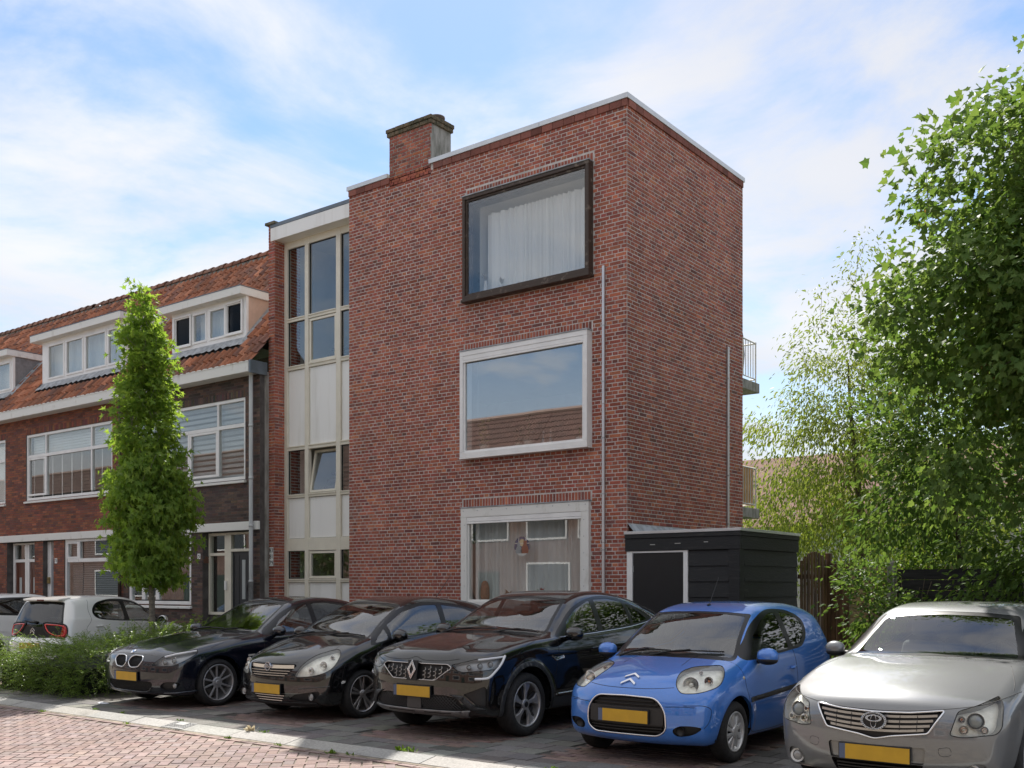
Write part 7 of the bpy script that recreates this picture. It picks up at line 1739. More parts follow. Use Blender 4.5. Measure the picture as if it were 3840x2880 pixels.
g = G(); p = c.at((0, .985), Proj(180)); g.tube([(p[0] + .03, .02, p[2]), (p[0] + .035, -.22, p[2] + .02)], [.02, .01], 8); wp = g.build('rear_wiper', M_BLACKP, c.root, smooth=True); g = G(); g.ellipsoid((p[0] + .02, .03, p[2]), (.03, .05, .03)); g.build('wiper_boss', M_BLACKP, wp, smooth=True)
for zc in (.80, .845):
    p = c.at((0, zc), Proj(180)); g = G(); g.M = Matrix.Translation((p[0] + .012, 0, zc)); g.prism([(-.06, -.03), (0, .022), (.06, -.03), (.06, -.008), (0, .045), (-.06, -.008)], 'x', -.006, .006); g.build('chevron', M_CHROME, c.root, bevel=.002)
g = G(); p = c.at((0, .56), Proj(180)); g.box(p[0] - .005, p[0] + .015, -.26, .26, .505, .615); pp = g.build('number_plate', M_PLATE, c.root, bevel=.003)
c.seats(1.35, 2.15, .52, .34, 1.24); c.wheels(wheel_paddle, .165, .182, M_SILVERW); c.finish()

# --- further white car, only its roof and flank show at the picture's edge --------------------
o_ = place_white((-20.4, 9.2), R_(6), 3.9, .80)
P_WHT2 = car_paint('pale_white_paint_car', (.84, .85, .86), .1, .3, .05, .05)
c = Car('hatch', 'white_car', 'white car with dark side glass beyond the white hatchback', o_, R_(6) - R_(90), P_WHT2, .032); c.dash_z = 1.02
c.windscreen(rpoly(sym([(0, 1.035), (.40, 1.015), (.655, .975), (.50, 1.36), (.28, 1.385), (0, 1.395)]), .03), rpoly(sym([(0, 1.01), (.40, .99), (.70, .955), (.525, 1.375), (.28, 1.40), (0, 1.41)]), .03), cond=lambda P: (P[:, 0] > .8) & (P[:, 0] < 2.3))
c.windscreen(rpoly(sym([(0, 1.10), (.48, 1.10), (.44, 1.30), (0, 1.33)]), .04), rpoly(sym([(0, 1.08), (.51, 1.08), (.47, 1.32), (0, 1.35)]), .04), True, M_CGLASS2)
c.sidewins(spoly([(.98, .93), (1.30, 1.12), (1.70, 1.325), (2.05, 1.40), (2.45, 1.405), (3.1, 1.38), (3.45, 1.28), (3.40, 1.12), (2.6, 1.03), (2.2, 1.0), (1.4, .955)]), [rpoly([(1.34, .965), (1.36, 1.13), (1.72, 1.295), (2.06, 1.37), (2.36, 1.375), (2.33, 1.03)], .03), rpoly([(2.42, 1.045), (2.46, 1.375), (3.05, 1.35), (3.38, 1.26), (3.34, 1.13)], .03)], None, [M_CGLASS2, M_CGLASS2])
c.arches(); c.gap([(2.40, 1.0), (2.42, .75), (2.38, .30)], 90); c.handle(2.2, .90, .17); c.mirror(1.36, .985); c.seats(1.55, 2.45, .54, .36, 1.27); c.wheels(wheel_twin5, .2, .215, M_SILVERW); c.finish()
# ------------------------------------------------------------------ shed, fences, back garden
SHX0, SHX1, SHY0, SHY1 = -8.425, -6.50, 13.955, 16.15
shed = thing('shed', 'black timber shed with flat roof, white door frame and aluminium roof edge', 'shed', ((SHX0 + SHX1) / 2, SHY0, 0))
g = G(); g.box(SHX0 + .02, SHX1 - .02, SHY0 + .02, SHY1 - .01, 0, 2.40); o = g.build('carcass', M_BLACKB); under(shed, o)
def boards(x0, x1, z0, z1, n, axis, fix, out):
    hh = (z1 - z0) / n
    for i in range(n):
        a, b = z0 + i * hh, z0 + (i + 1) * hh - .004; g = G(); t0 = .03; t1 = .012     # feather-edge boards: thick at the lower edge
        if axis == 'x': g.hexa([(x0, fix - t0, a), (x1, fix - t0, a), (x1, fix, a), (x0, fix, a), (x0, fix - t1, b), (x1, fix - t1, b), (x1, fix, b), (x0, fix, b)])
        else: g.hexa([(fix, x0, a), (fix + t0, x0, a), (fix + t0, x1, a), (fix, x1, a), (fix, x0, b), (fix + t1, x0, b), (fix + t1, x1, b), (fix, x1, b)])
        o = g.build('board', M_BLACKB); under(shed, o)
boards(-7.33, SHX1 - .17, .05, 2.17, 9, 'x', SHY0 + .019, -1); boards(SHY0 + .16, SHY1 - .02, .05, 2.17, 9, 'y', SHX1 - .019, 1)
g = G(); g.box(SHX1 - .165, SHX1 + .012, SHY0 - .018, SHY0 + .15, .02, 2.18); o = g.build('corner_post', M_BLACKB, None, bevel=.005); under(shed, o)
g = G(); g.box(SHX0 - .005, SHX1 + .02, SHY0 - .03, SHY0 + .018, 2.175, 2.37); o = g.build('fascia', M_BLACKB, None, bevel=.004); under(shed, o)
g = G(); g.box(SHX0 - .007, SHX1 + .032, SHY0 - .045, SHY0 + .016, 2.372, 2.44); o = g.build('fascia', M_BLACKB, None, bevel=.004); under(shed, o)
g = G(); g.box(SHX1 - .018, SHX1 + .022, SHY0 + .019, SHY1, 2.177, 2.369); o = g.build('fascia', M_BLACKB, None, bevel=.004); under(shed, o)
g = G(); g.box(SHX1 - .016, SHX1 + .034, SHY0 + .017, SHY1, 2.3715, 2.4385); o = g.build('fascia', M_BLACKB, None, bevel=.004); under(shed, o)
g = G(); g.box(SHX0 - .008, SHX1 + .045, SHY0 - .055, SHY0 + .05, 2.441, 2.485); g.box(SHX1 - .06, SHX1 + .0455, SHY0 + .0505, SHY1 + .01, 2.4412, 2.4848); o = g.build('roof_edge', M_ALU, None, bevel=.003); under(shed, o)
g = G(); g.box(SHX0, SHX1 - .05, SHY0 + .04, SHY1, 2.40, 2.445); o = g.build('roof', mat('bitumen', ()), None); under(shed, o)
g = G(); ring(g, SHX0 + .015, -7.34, .03, 2.175, (.10, .075, .02, .03), SHY0 - .014, SHY0 + .05); o = g.build('door_frame', M_WHITE, None, bevel=.004); under(shed, o)
g = G(); g.box(SHX0 + .13, -7.42, SHY0 + .002, SHY0 + .03, .05, 2.14); dr = g.build('door', mat('black_door', (.008, .009, .011), .4, var=.1), None, bevel=.003); under(shed, dr)
g = G(); g.tube([(-7.50, SHY0 - .02, 1.08), (-7.60, SHY0 - .025, 1.08)], .01, 6); g.build('door_handle', M_GALV, dr)
for z_ in (.35, 1.1, 1.85): g = G(); g.tube([(SHX0 + .128, SHY0 - .002, z_), (SHX0 + .128, SHY0 - .002, z_ + .1)], .009, 6); g.build('hinge', M_GALV, dr)
for i, (x, w) in enumerate(((-7.98, .09), (-7.55, .10), (-7.06, .07))):
    g = G(); g.box(x, x + w, SHY0 - .0312, SHY0 - .0302, 2.265 + .01 * i, 2.275 + .01 * i); g.build('paint_scrape', mat('pale_scrape', (.5, .5, .48), .9), None); under(shed, COL.objects[-1])
# lead flashing where the shed meets the house
g = G(); g.add([(BX1 + .012, SHY0 + .05, 2.62), (BX1 + .012, SHY1, 2.62), (BX1 + .12, SHY1, 2.49), (BX1 + .12, SHY0 + .05, 2.49)], [(0, 1, 2, 3)]); o = g.build('flashing', M_LEAD, None); under(shed, o)
# brown plank fence along the path
fen = thing('plank_fence', 'brown vertical plank fence with arched top between shed and garden path', 'fence', (-6.47, 16.2, 0))
for i in range(15):
    y = .0 + i * .078; h_ = 2.05 + .16 * math.sin(math.pi * i / 14); g = G(); x = .015 if i % 2 else -.01; g.box(x, x + .02, y, y + .088, .03, h_); o = g.build('plank', M_BROWNB, fen, bevel=.003)
for z in (.35, 1.75): g = G(); g.box(-.05, -.011, 0, 1.2, z, z + .07); g.build('rail', M_BROWNB, fen)
g = G(); g.box(-.035, .055, 1.19, 1.28, 0, 2.2); g.build('post', M_BROWNB, fen, bevel=.006)
for i in range(3): g = G(); g.box(.06 + i * .11, .06 + i * .11 + .1, 1.20, 1.225, .03, 2.02); g.build('plank', M_BROWNB, fen, bevel=.003)
# dark board fence on concrete posts
fe2 = thing('board_fence', 'dark horizontal board fence on concrete posts behind the shrubs', 'fence', (-5.0, 16.2, 0))
M_DKB = mat('dark_fence_board', (.022, .021, .022), .8, var=.4, vscale=5, stretch=(.5, 1, 4), bump=.3)
for b in range(5):
    for k in range(11): g = G(); g.box(.08 + b * 1.92, 1.86 + b * 1.92, -.01, .01 + .004 * (k % 2), .1 + k * .163, .1 + k * .163 + .155); g.build('board', M_DKB, fe2)
for b in range(6): g = G(); g.box(b * 1.92 - .055, b * 1.92 + .055, -.06, .05, 0, 1.98); g.add([(b * 1.92 - .055, -.06, 1.98), (b * 1.92 + .055, -.06, 1.98), (b * 1.92 + .055, .05, 1.98), (b * 1.92 - .055, .05, 1.98), (b * 1.92, -.005, 2.05)], [(0, 1, 4), (1, 2, 4), (2, 3, 4), (3, 0, 4)]); g.build('concrete_post', M_GREYC, fe2)
# dead creeper on the post
g = G(); rr = random.Random(8)
for k in range(16):
    x, z = rr.uniform(-.05, .35), rr.uniform(.2, .6); P = [(x, -.08, z)]
    for q in range(7): x += rr.uniform(-.08, .10); z += rr.uniform(.05, .28); P.append((x, -.08 + rr.uniform(-.05, .02), min(z, 2.2)))
    g.tube(P, .005, 4, False)
cp = thing('creeper', 'bare tangled creeper stems on the concrete fence post', 'creeper', (-5.0, 16.2, 0)); g.build('stems', mat('dry_stem', (.20, .16, .12), .9), cp)['kind'] = 'stuff'
# yellowish brick wall closing the path
gw = thing('garden_wall', 'low yellowish brick wall at the end of the garden path', 'wall', (-6.4, 20.2, 0))
g = G(); g.box(-1.2, 1.5, .0, .2, -.05, 2.0); mo = g.build('mortar_core', mat('yellow_mortar', (.22, .19, .13), .95), gw)
lay(mo, brick_rows(0, 2.7, 0, 2.0, [], [(.26, .20, .10), (.22, .165, .085), (.29, .23, .125)], [1, 1, 1], bond='run', seed=61), (-1.2, 0, 0), 0, M_BRICK, nobj=300)
t = thing('pipe_stub', 'short blue-grey plastic pipe standing by the garden path', 'pipe', (-5.85, 18.3, 0)); g = G(); g.lathe([(.055, 0), (.055, .42), (.062, .42), (.062, .5), (.05, .5), (.05, .1)], 16); g.build('tube', mat('blue_grey_pipe', (.16, .22, .28), .5), t, smooth=True); g = G(); g.lathe([(.066, .40), (.066, .43)], 16); g.build('collar', M_GALV, t)
# house seen through the trees
bh = thing('back_house', 'pale house with red tiled roof glimpsed through the garden trees', 'house', (-12, 36, 0))
g = G(); g.box(-9, 11, 0, 8, 0, 3.9); g.build('wall', mat('pale_render', (.46, .44, .42), .9, var=.08), bh)
g = G(); g.prism([(-.5, 3.8), (8.5, 3.8), (4.0, 6.9)], 'x', -9.3, 11.3); rf = g.build('roof', mat('far_clay_roof', (.17, .075, .05), .85, var=.25, vscale=3), bh)
for i in range(6): g = G(); g.box(-7.5 + i * 3.1, -6.1 + i * 3.1, -.03, .02, 1.2, 2.6); w_ = g.build('window', M_WHITE, bh); g = G(); g.box(-7.42 + i * 3.1, -6.18 + i * 3.1, -.04, -.032, 1.28, 2.52); g.build('pane', mat('far_pane', (.05, .06, .07), .08), w_)
# terrace on the other side of the street (it lights the front and shows in the panes)
OY = -9.0
WORDS = ['at the far street end', 'next to the row end', 'flanked by two street trees', 'beside the awning house', 'facing the stairwell', 'facing the boxed windows', 'facing the black cars', 'facing the blue hatchback', 'facing the silver saloon', 'closing the row by the maple']
def opposite(x0, x1, k, num=0):
    root = thing('opposite_house', 'sunlit terraced house across the street ' + ('with orange awning ' if k == 2 else ['with wide dormer ', 'with plain tiled roof ', '', 'with small dormer '][k]) + WORDS[num], 'house', ((x0 + x1) / 2, OY, 0))
    cx_ = (x0 + x1) / 2; g = G(); g.box(x0 - cx_, x1 - cx_, -6, 0, 0, 6.2); g.build('wall', mat('far_brick', (.17, .105, .085), .9, var=.15, vscale=2), root)
    w = x1 - x0; V = []; F = []; nx = int(w / .05); rows_ = 13
    for j in range(rows_):
        for (q, lift) in ((0, .03), (1, .0)):
            s_ = (j + q) / rows_; y = .35 - 3.3 * s_; z = 6.15 + 3.75 * s_
            for i in range(nx + 1): V.append((x0 - cx_ + w * i / nx, y, z + lift + .028 * math.sin(2 * math.pi * i * .05 / .205)))
        b = j * 2 * (nx + 1); F += [(b + i, b + nx + 1 + i, b + nx + 2 + i, b + i + 1) for i in range(nx)]
    V += [(x0 - cx_, -2.95, 9.9), (x1 - cx_, -2.95, 9.9), (x1 - cx_, -6.3, 6.1), (x0 - cx_, -6.3, 6.1)]; n = len(V); F.append((n - 4, n - 1, n - 2, n - 3))
    o = mobj('roof', np.array(V), F, mat('far_pantiles', (.10, .05, .038), .75, var=.3, vscale=4), root)
    for i in range(int(w / .36)): pass
    g = G(); g.tube([(x0 - cx_, -2.95, 9.93), (x1 - cx_, -2.95, 9.93)], .13, 8); g.build('ridge', mat('far_ridge', (.25, .17, .14), .8), root)
    g = G(); g.box(x0 - cx_, x1 - cx_, .0, .42, 6.0, 6.22); g.build('gutter', M_WHITE2, root)
    for (a, b, c_, d_) in ((-.42, -.05, 3.7, 5.4), (.05, .42, 3.7, 5.4), (-.42, -.02, 1.0, 2.7)):
        g = G(); ring(g, a * w, b * w, c_, d_, .09, .0, .05); f_ = g.build('window', M_WHITE, root); g = G(); g.box(a * w + .08, b * w - .08, .005, .02, c_ + .08, d_ - .08); g.build('pane', mat('far_pane', ()), f_)
    g = G(); g.box(.12 * w, .32 * w, 0, .04, .05, 2.3); g.build('door', mat('far_door', (.03, .05, .04), .5), root)
    if k in (0, 3):
        g = G(); g.box(-.25 * w, .25 * w, -2.2, -.35, 7.0, 8.3); g.build('dormer', M_WHITE, root); g = G(); g.box(-.23 * w, .23 * w, -.345, -.335, 7.2, 8.1); g.build('dormer_pane', mat('far_pane', ()), root); g = G(); g.box(-.29 * w, .29 * w, -2.3, -.1, 8.3, 8.48); g.build('dormer_roof', M_WHITE, root)
    if k == 2: g = G(); g.hexa([(-.44 * w, 0, 2.62), (-.02 * w, 0, 2.62), (-.02 * w, .9, 2.12), (-.44 * w, .9, 2.12), (-.44 * w, 0, 2.66), (-.02 * w, 0, 2.66), (-.02 * w, .9, 2.16), (-.44 * w, .9, 2.16)]); g.build('awning', mat('orange_canvas', (.55, .16, .05), .8), root)
for k, x in enumerate((-46, -40, -34, -28, -22, -16, -10, -4, 2, 8)): opposite(x, x + 5.98, (1, 0, 2, 1, 3, 1, 0, 1, 3, 1)[k], k)
WORDS += ['past the street end', 'further along', 'at the last corner']
for k, x in enumerate((-64.1, -82.2, -100.3)): opposite(x, x + 18, 1, 10 + k)
# ------------------------------------------------------------------ trees, hedge, shrubs
def unit(a): return a / np.maximum(np.linalg.norm(a, axis=-1, keepdims=True), 1e-9)
LEAF = {
    'quad': (np.array([(0, 0), (.5, .32), (1, 0), (.5, -.32)]), [(0, 3, 2, 1)]),
    'lance': (np.array([(0, 0), (.3, .17), (.65, .15), (1, 0), (.65, -.15), (.3, -.17)]), [(0, 5, 4, 3, 2, 1)]),
    'oval': (np.array([(0, 0), (.2, .22), (.55, .29), (.85, .16), (1.0, 0), (.85, -.16), (.55, -.29), (.2, -.22)]), [(0, 4, 3, 2, 1), (0, 7, 6, 5, 4)]),
    'star': (np.array([(0, 0), (.06, .12), (-.08, .52), (.26, .24), (.52, .50), (.46, .14), (1.0, 0), (.46, -.14), (.52, -.50), (.26, -.24), (-.08, -.52), (.06, -.12)]), [(0, 3, 2, 1), (0, 5, 4, 3), (0, 7, 6, 5), (0, 9, 8, 7), (0, 11, 10, 9)]),
    'maple': (np.array([(0, 0), (.05, .30), (.02, .52), (.30, .42), (.50, .56), (.58, .26), (1.0, 0), (.58, -.26), (.50, -.56), (.30, -.42), (.02, -.52), (.05, -.30)]), [(0, 3, 2, 1), (0, 5, 4, 3), (0, 7, 6, 5), (0, 9, 8, 7), (0, 11, 10, 9)])}
def leaf_mesh(name, pos, axis, nrm, size, kind, mt, parent, cup=.25, rng=RNG):
    sh, F = LEAF[kind]; n = len(pos); k = len(sh); axis = unit(axis); side = unit(np.cross(nrm, axis)); up = np.cross(axis, side)
    size = np.broadcast_to(np.asarray(size, float), (n,))
    u = sh[None, :, 0, None] * size[:, None, None]; v = sh[None, :, 1, None] * size[:, None, None]
    z = (cup * np.abs(sh[None, :, 1, None]) - .30 * sh[None, :, 0, None] ** 2 * rng.uniform(0, 1, (n, 1, 1))) * size[:, None, None]
    V = pos[:, None] + u * axis[:, None] + v * side[:, None] + z * up[:, None]
    V = V.reshape(-1, 3); base = (np.arange(n) * k)[:, None]
    L = {len(f) for f in F}
    if len(L) == 1: FF = np.concatenate([base + np.array(f)[None] for f in F])
    else: FF = [tuple(int(b) + i for i in f) for b in base[:, 0] for f in F]
    return mobj(name, V, FF, mt, parent)

def grow_skeleton(base, centres, trunk_r, split_h, rng, wob=.12, up=.35, tfrac=.72):
    """connects every cluster centre to the closest point of the growing skeleton; returns list of polylines with radii"""
    base = np.array(base, float); top = centres[np.argmax(centres[:, 2])].copy(); top[2] = base[2] + (top[2] - base[2]) * tfrac; top[:2] = base[:2] + (centres[:, :2].mean(0) - base[:2]) * .6
    n = 14; tr = np.array([base + (np.array([top[0], top[1], top[2]]) - base) * t + np.array([math.sin(t * 5) * wob, math.cos(t * 4) * wob - wob, 0]) * t for t in np.linspace(0, 1, n)])
    H_ = top[2] - base[2]; lines = [(tr, [trunk_r * (1 - .93 * t) + .004 for t in np.linspace(0, 1, n)])]
    nodes_ = [tuple(p) for p in tr if p[2] > base[2] + split_h]; rad = [trunk_r * (1 - .93 * (p[2] - base[2]) / H_) for p in tr if p[2] > base[2] + split_h]
    order = np.argsort(np.linalg.norm(centres[:, :2] - base[:2], axis=1) + .2 * centres[:, 2])
    for i in order:
        c = centres[i]; NA = np.array(nodes_); d = np.linalg.norm(NA - c, axis=1) + up * np.maximum(NA[:, 2] - c[2] + .25, 0) * 2
        j = int(np.argmin(d)); a = NA[j]; L_ = np.linalg.norm(c - a)
        if L_ < .05: continue
        mid = (a + c) / 2 + rng.normal(0, .06 * L_, 3) + np.array([0, 0, .08 * L_]); r0 = min(rad[j] * .75, .012 + .028 * L_); P = catmull([a, (a + mid) / 2 + rng.normal(0, .02 * L_, 3), mid, c], max(.08, L_ / 6))
        lines.append((P, list(np.linspace(r0, .004, len(P)))))
        for q, t in zip(P[1:], np.linspace(r0, .004, len(P))[1:]): nodes_.append(tuple(q)); rad.append(float(t))
    return lines
def crown_points(ells, n, rng, shell=.55):
    """points inside a union of ellipsoids, denser towards the surface"""
    w = np.array([e[3] * e[4] * e[5] for e in ells]); w /= w.sum(); k = rng.choice(len(ells), n, p=w); E = np.array(ells)[k]
    d = unit(rng.normal(size=(n, 3))); r = (shell + (1 - shell) * rng.uniform(0, 1, n)) ** 1.0 * np.where(rng.uniform(0, 1, n) < .25, rng.uniform(.2, 1, n), 1)
    return E[:, :3] + d * E[:, 3:] * r[:, None]
def tree(name, label, base, ells, nclus, leaves_per, kind, size, lmat, bark, trunk_r, split_h, seed, group=None, spread=.28, droop=.3, twig=True, cat='tree', zmin=None, up=.35, flat_=.5):
    rng = np.random.default_rng(seed); t = thing(name, label, cat, base, 0, group); b = np.array(base)
    C = crown_points(ells, nclus, rng)
    if zmin is not None: C = C[C[:, 2] > zmin]
    lines = grow_skeleton(base, C, trunk_r, split_h, rng, up=up); g = G()
    P0, r0 = lines[0]; g.tube([tuple(p - b) for p in P0], r0, 10); g.build('trunk', bark, t, smooth=True)
    g = G()
    for P, r in lines[1:]: g.tube([tuple(p - b) for p in P], r, 5, False)
    br = g.build('branches', bark, t, smooth=True); br['kind'] = 'stuff'
    n = len(C) * leaves_per; ci = np.repeat(np.arange(len(C)), leaves_per)
    pos = C[ci] + rng.normal(0, spread, (n, 3)) * np.array([1, 1, .75])
    cen = np.array([np.mean([e[0] for e in ells]), np.mean([e[1] for e in ells]), np.mean([e[2] for e in ells])])
    out = unit(pos - C[ci] + .35 * unit(pos - cen)); ax = unit(out + np.array([0, 0, -droop]) + rng.normal(0, .35, (n, 3))); nr = unit(np.array([0, 0, 1.]) * flat_ + out * .5 + rng.normal(0, .45, (n, 3)))
    o = leaf_mesh('crown', pos - b, ax, nr, size * rng.uniform(.6, 1.15, n), kind, lmat, t, rng=rng); o['kind'] = 'stuff'
    return t, C

BARK_G = mat('smooth_grey_bark', (.27, .24, .20), .9, col2=(.16, .14, .115), vscale=14, stretch=(1, 1, 3), bump=.4, bscale=30)
BARK_B = mat('brown_bark', (.09, .07, .052), .95, var=.4, vscale=10, stretch=(2, 2, .5), bump=.7, bscale=25)
L_GUM = mat_leaf('sweetgum_leaf', (.13, .225, .042), (.20, .29, .062), .5, .55, 2.0)
L_MAP = mat_leaf('maple_leaf', (.085, .16, .038), (.15, .22, .058), .36, .55, 1.8)
L_CHE = mat_leaf('cherry_leaf', (.13, .19, .038), (.21, .26, .06), .4, .5)
L_SHR = mat_leaf('shrub_leaf', (.08, .15, .036), (.135, .21, .052), .34, .55, 1.7)
L_HED = mat_leaf('hedge_leaf', (.105, .185, .036), (.18, .26, .056), .42, .32)
L_BRI = mat_leaf('bright_leaf', (.10, .19, .03), (.17, .26, .05), .45, .5)
L_KEY = mat_leaf('maple_seed', (.20, .16, .05), (.30, .21, .06), .35, .6)

# columnar street tree in the hedge bed
TX, TY = -16.81, 11.0
prof_ = [(1.85, .45, .0), (2.1, .66, -.08), (2.4, .74, -.08), (2.75, .78, -.1), (3.1, .78, -.1), (3.45, .70, -.1), (3.8, .64, -.14), (4.2, .58, -.18), (4.6, .54, -.2), (5.0, .52, -.22), (5.4, .50, -.24), (5.8, .44, -.27), (6.15, .34, -.3), (6.42, .2, -.31)]
ells = [(TX + dx * 1.1, TY + .02, 1.62 + (z - 1.62) * 1.1, r * 1.1, r * 1.0, .30) for z, r, dx in prof_]
t_, C_ = tree('street_tree', 'slender columnar sweetgum with pale trunk rising from the clipped hedge', (TX, TY, 0), ells, 640, 24, 'star', .132, L_GUM, BARK_G, .064, 1.8, 5, spread=.10, droop=.75, up=.8, flat_=.25)

# large maple over the silver saloon, with bunches of seed keys
MX_, MY_ = -1.55, 14.2
ells = [(MX_, MY_, 5.4, 2.6, 2.4, 1.7), (MX_ - .9, MY_ - .3, 6.5, 1.7, 1.6, 1.3), (MX_ + .3, MY_, 7.2, 1.7, 1.7, 1.5), (MX_ - .2, MY_ - .2, 7.9, 1.0, 1.0, .8), (MX_ - 1.2, MY_ - .4, 4.8, 2.2, 1.9, 1.2), (MX_ + .9, MY_ - .5, 4.2, 2.4, 2.2, 1.4), (MX_ - .4, MY_ - .8, 3.2, 1.9, 1.5, .9)]
t_, C_ = tree('maple_tree', 'tall spreading maple with hanging seed bunches beside the parking bays', (MX_, MY_, 0), ells, 760, 60, 'maple', .108, L_MAP, BARK_B, .17, 1.6, 9, spread=.22, droop=.45)
rng = np.random.default_rng(77); K = C_[rng.choice(len(C_), 90)]; n = 90 * 14; ki = np.repeat(np.arange(90), 14); pos = K[ki] + rng.normal(0, .07, (n, 3)) * np.array([1, 1, 1.6]) + np.array([0, 0, -.12])
o = leaf_mesh('seed_bunches', pos - np.array([MX_, MY_, 0]), unit(rng.normal(0, .5, (n, 3)) + np.array([0, 0, -1.])), unit(rng.normal(size=(n, 3))), .05, 'lance', L_KEY, t_, rng=rng); o['kind'] = 'stuff'
# yellow-green cherry behind the building
ells = [(-8.9, 22.6, 4.2, 2.0, 2.0, 1.9), (-7.6, 22.2, 6.0, 1.8, 1.8, 1.6), (-7.4, 22.0, 8.0, .95, .9, 1.3), (-9.2, 22.3, 2.7, 2.0, 1.8, 1.3), (-6.6, 22.0, 4.6, 1.8, 1.7, 1.8), (-8.7, 22.0, 7.0, .8, .8, .9), (-6.3, 22, 2.6, 1.8, 1.6, 1.4)]
tree('cherry_tree', 'light yellow-green garden tree with drooping leaves behind the rear balconies', (-7.6, 22.6, 0), ells, 560, 56, 'lance', .11, L_CHE, BARK_B, .15, 1.6, 21, spread=.22, droop=1.1)
# darker small trees and shrubs along the fence
tree('elm_shrub', 'dark leafy young elm between the garden path and the maple', (-4.3, 17.3, 0), [(-4.3, 17.0, 3.4, 1.5, 1.2, 1.5), (-3.6, 17.0, 4.6, 1.5, 1.3, 1.2), (-4.9, 16.8, 2.4, 1.1, .9, .9), (-5.0, 17.0, 4.4, .9, .9, .9)], 250, 30, 'oval', .115, L_SHR, BARK_B, .07, .9, 31, spread=.2, droop=.45)
tree('bushy_shrub', 'dense bush overhanging the dark fence behind the silver saloon', (-2.2, 15.4, 0), [(-2.4, 15.2, 2.2, 1.5, .8, .9), (-.6, 15.2, 2.3, 1.6, .9, 1.1), (-3.3, 15.0, 1.7, .8, .6, .6)], 240, 30, 'oval', .105, L_SHR, BARK_B, .05, .4, 33, spread=.17, droop=.5, cat='shrub')
tree('path_shrub', 'fresh green shrub leaning over the garden path', (-4.95, 15.3, 0), [(-4.9, 15.2, 1.1, .55, .6, .7), (-5.1, 15.0, 1.75, .5, .5, .45), (-4.7, 15.3, .5, .6, .6, .45)], 90, 30, 'oval', .085, L_SHR, BARK_B, .03, .15, 35, spread=.12, droop=.5, cat='shrub')
tree('lime_shrub', 'bright yellow-green shrub glowing between path and fence post', (-4.9, 16.9, 0), [(-4.9, 16.9, 1.7, .5, .4, .55)], 40, 34, 'oval', .075, L_BRI, BARK_B, .025, .3, 36, spread=.12, droop=.3, cat='shrub')
tree('back_garden_tree', 'shaded green tree filling the gap behind the shed', (-6.0, 27, 0), [(-6.4, 27, 3.4, 2.8, 2.0, 2.2), (-3.4, 26, 3.4, 2.6, 2.0, 2.4), (-9.0, 28, 2.6, 2.4, 1.6, 1.6)], 300, 30, 'oval', .15, L_SHR, BARK_B, .15, 1.0, 37, spread=.3, droop=.4)
# ground plants along the garden path
g_rng = np.random.default_rng(3); n = 2600
pos = np.stack([g_rng.choice([-6.15, -5.15], n) + g_rng.normal(0, .16, n), g_rng.uniform(13.7, 21, n), g_rng.gamma(1.5, .09, n)], 1)
o = leaf_mesh('path_weeds', pos, unit(g_rng.normal(0, .7, (n, 3)) + np.array([0, 0, .6])), unit(g_rng.normal(0, .4, (n, 3)) + np.array([0, 0, 1.])), .075, 'oval', L_SHR, None); tag(o, 'low green weeds edging the garden path', 'weeds', kind='stuff')

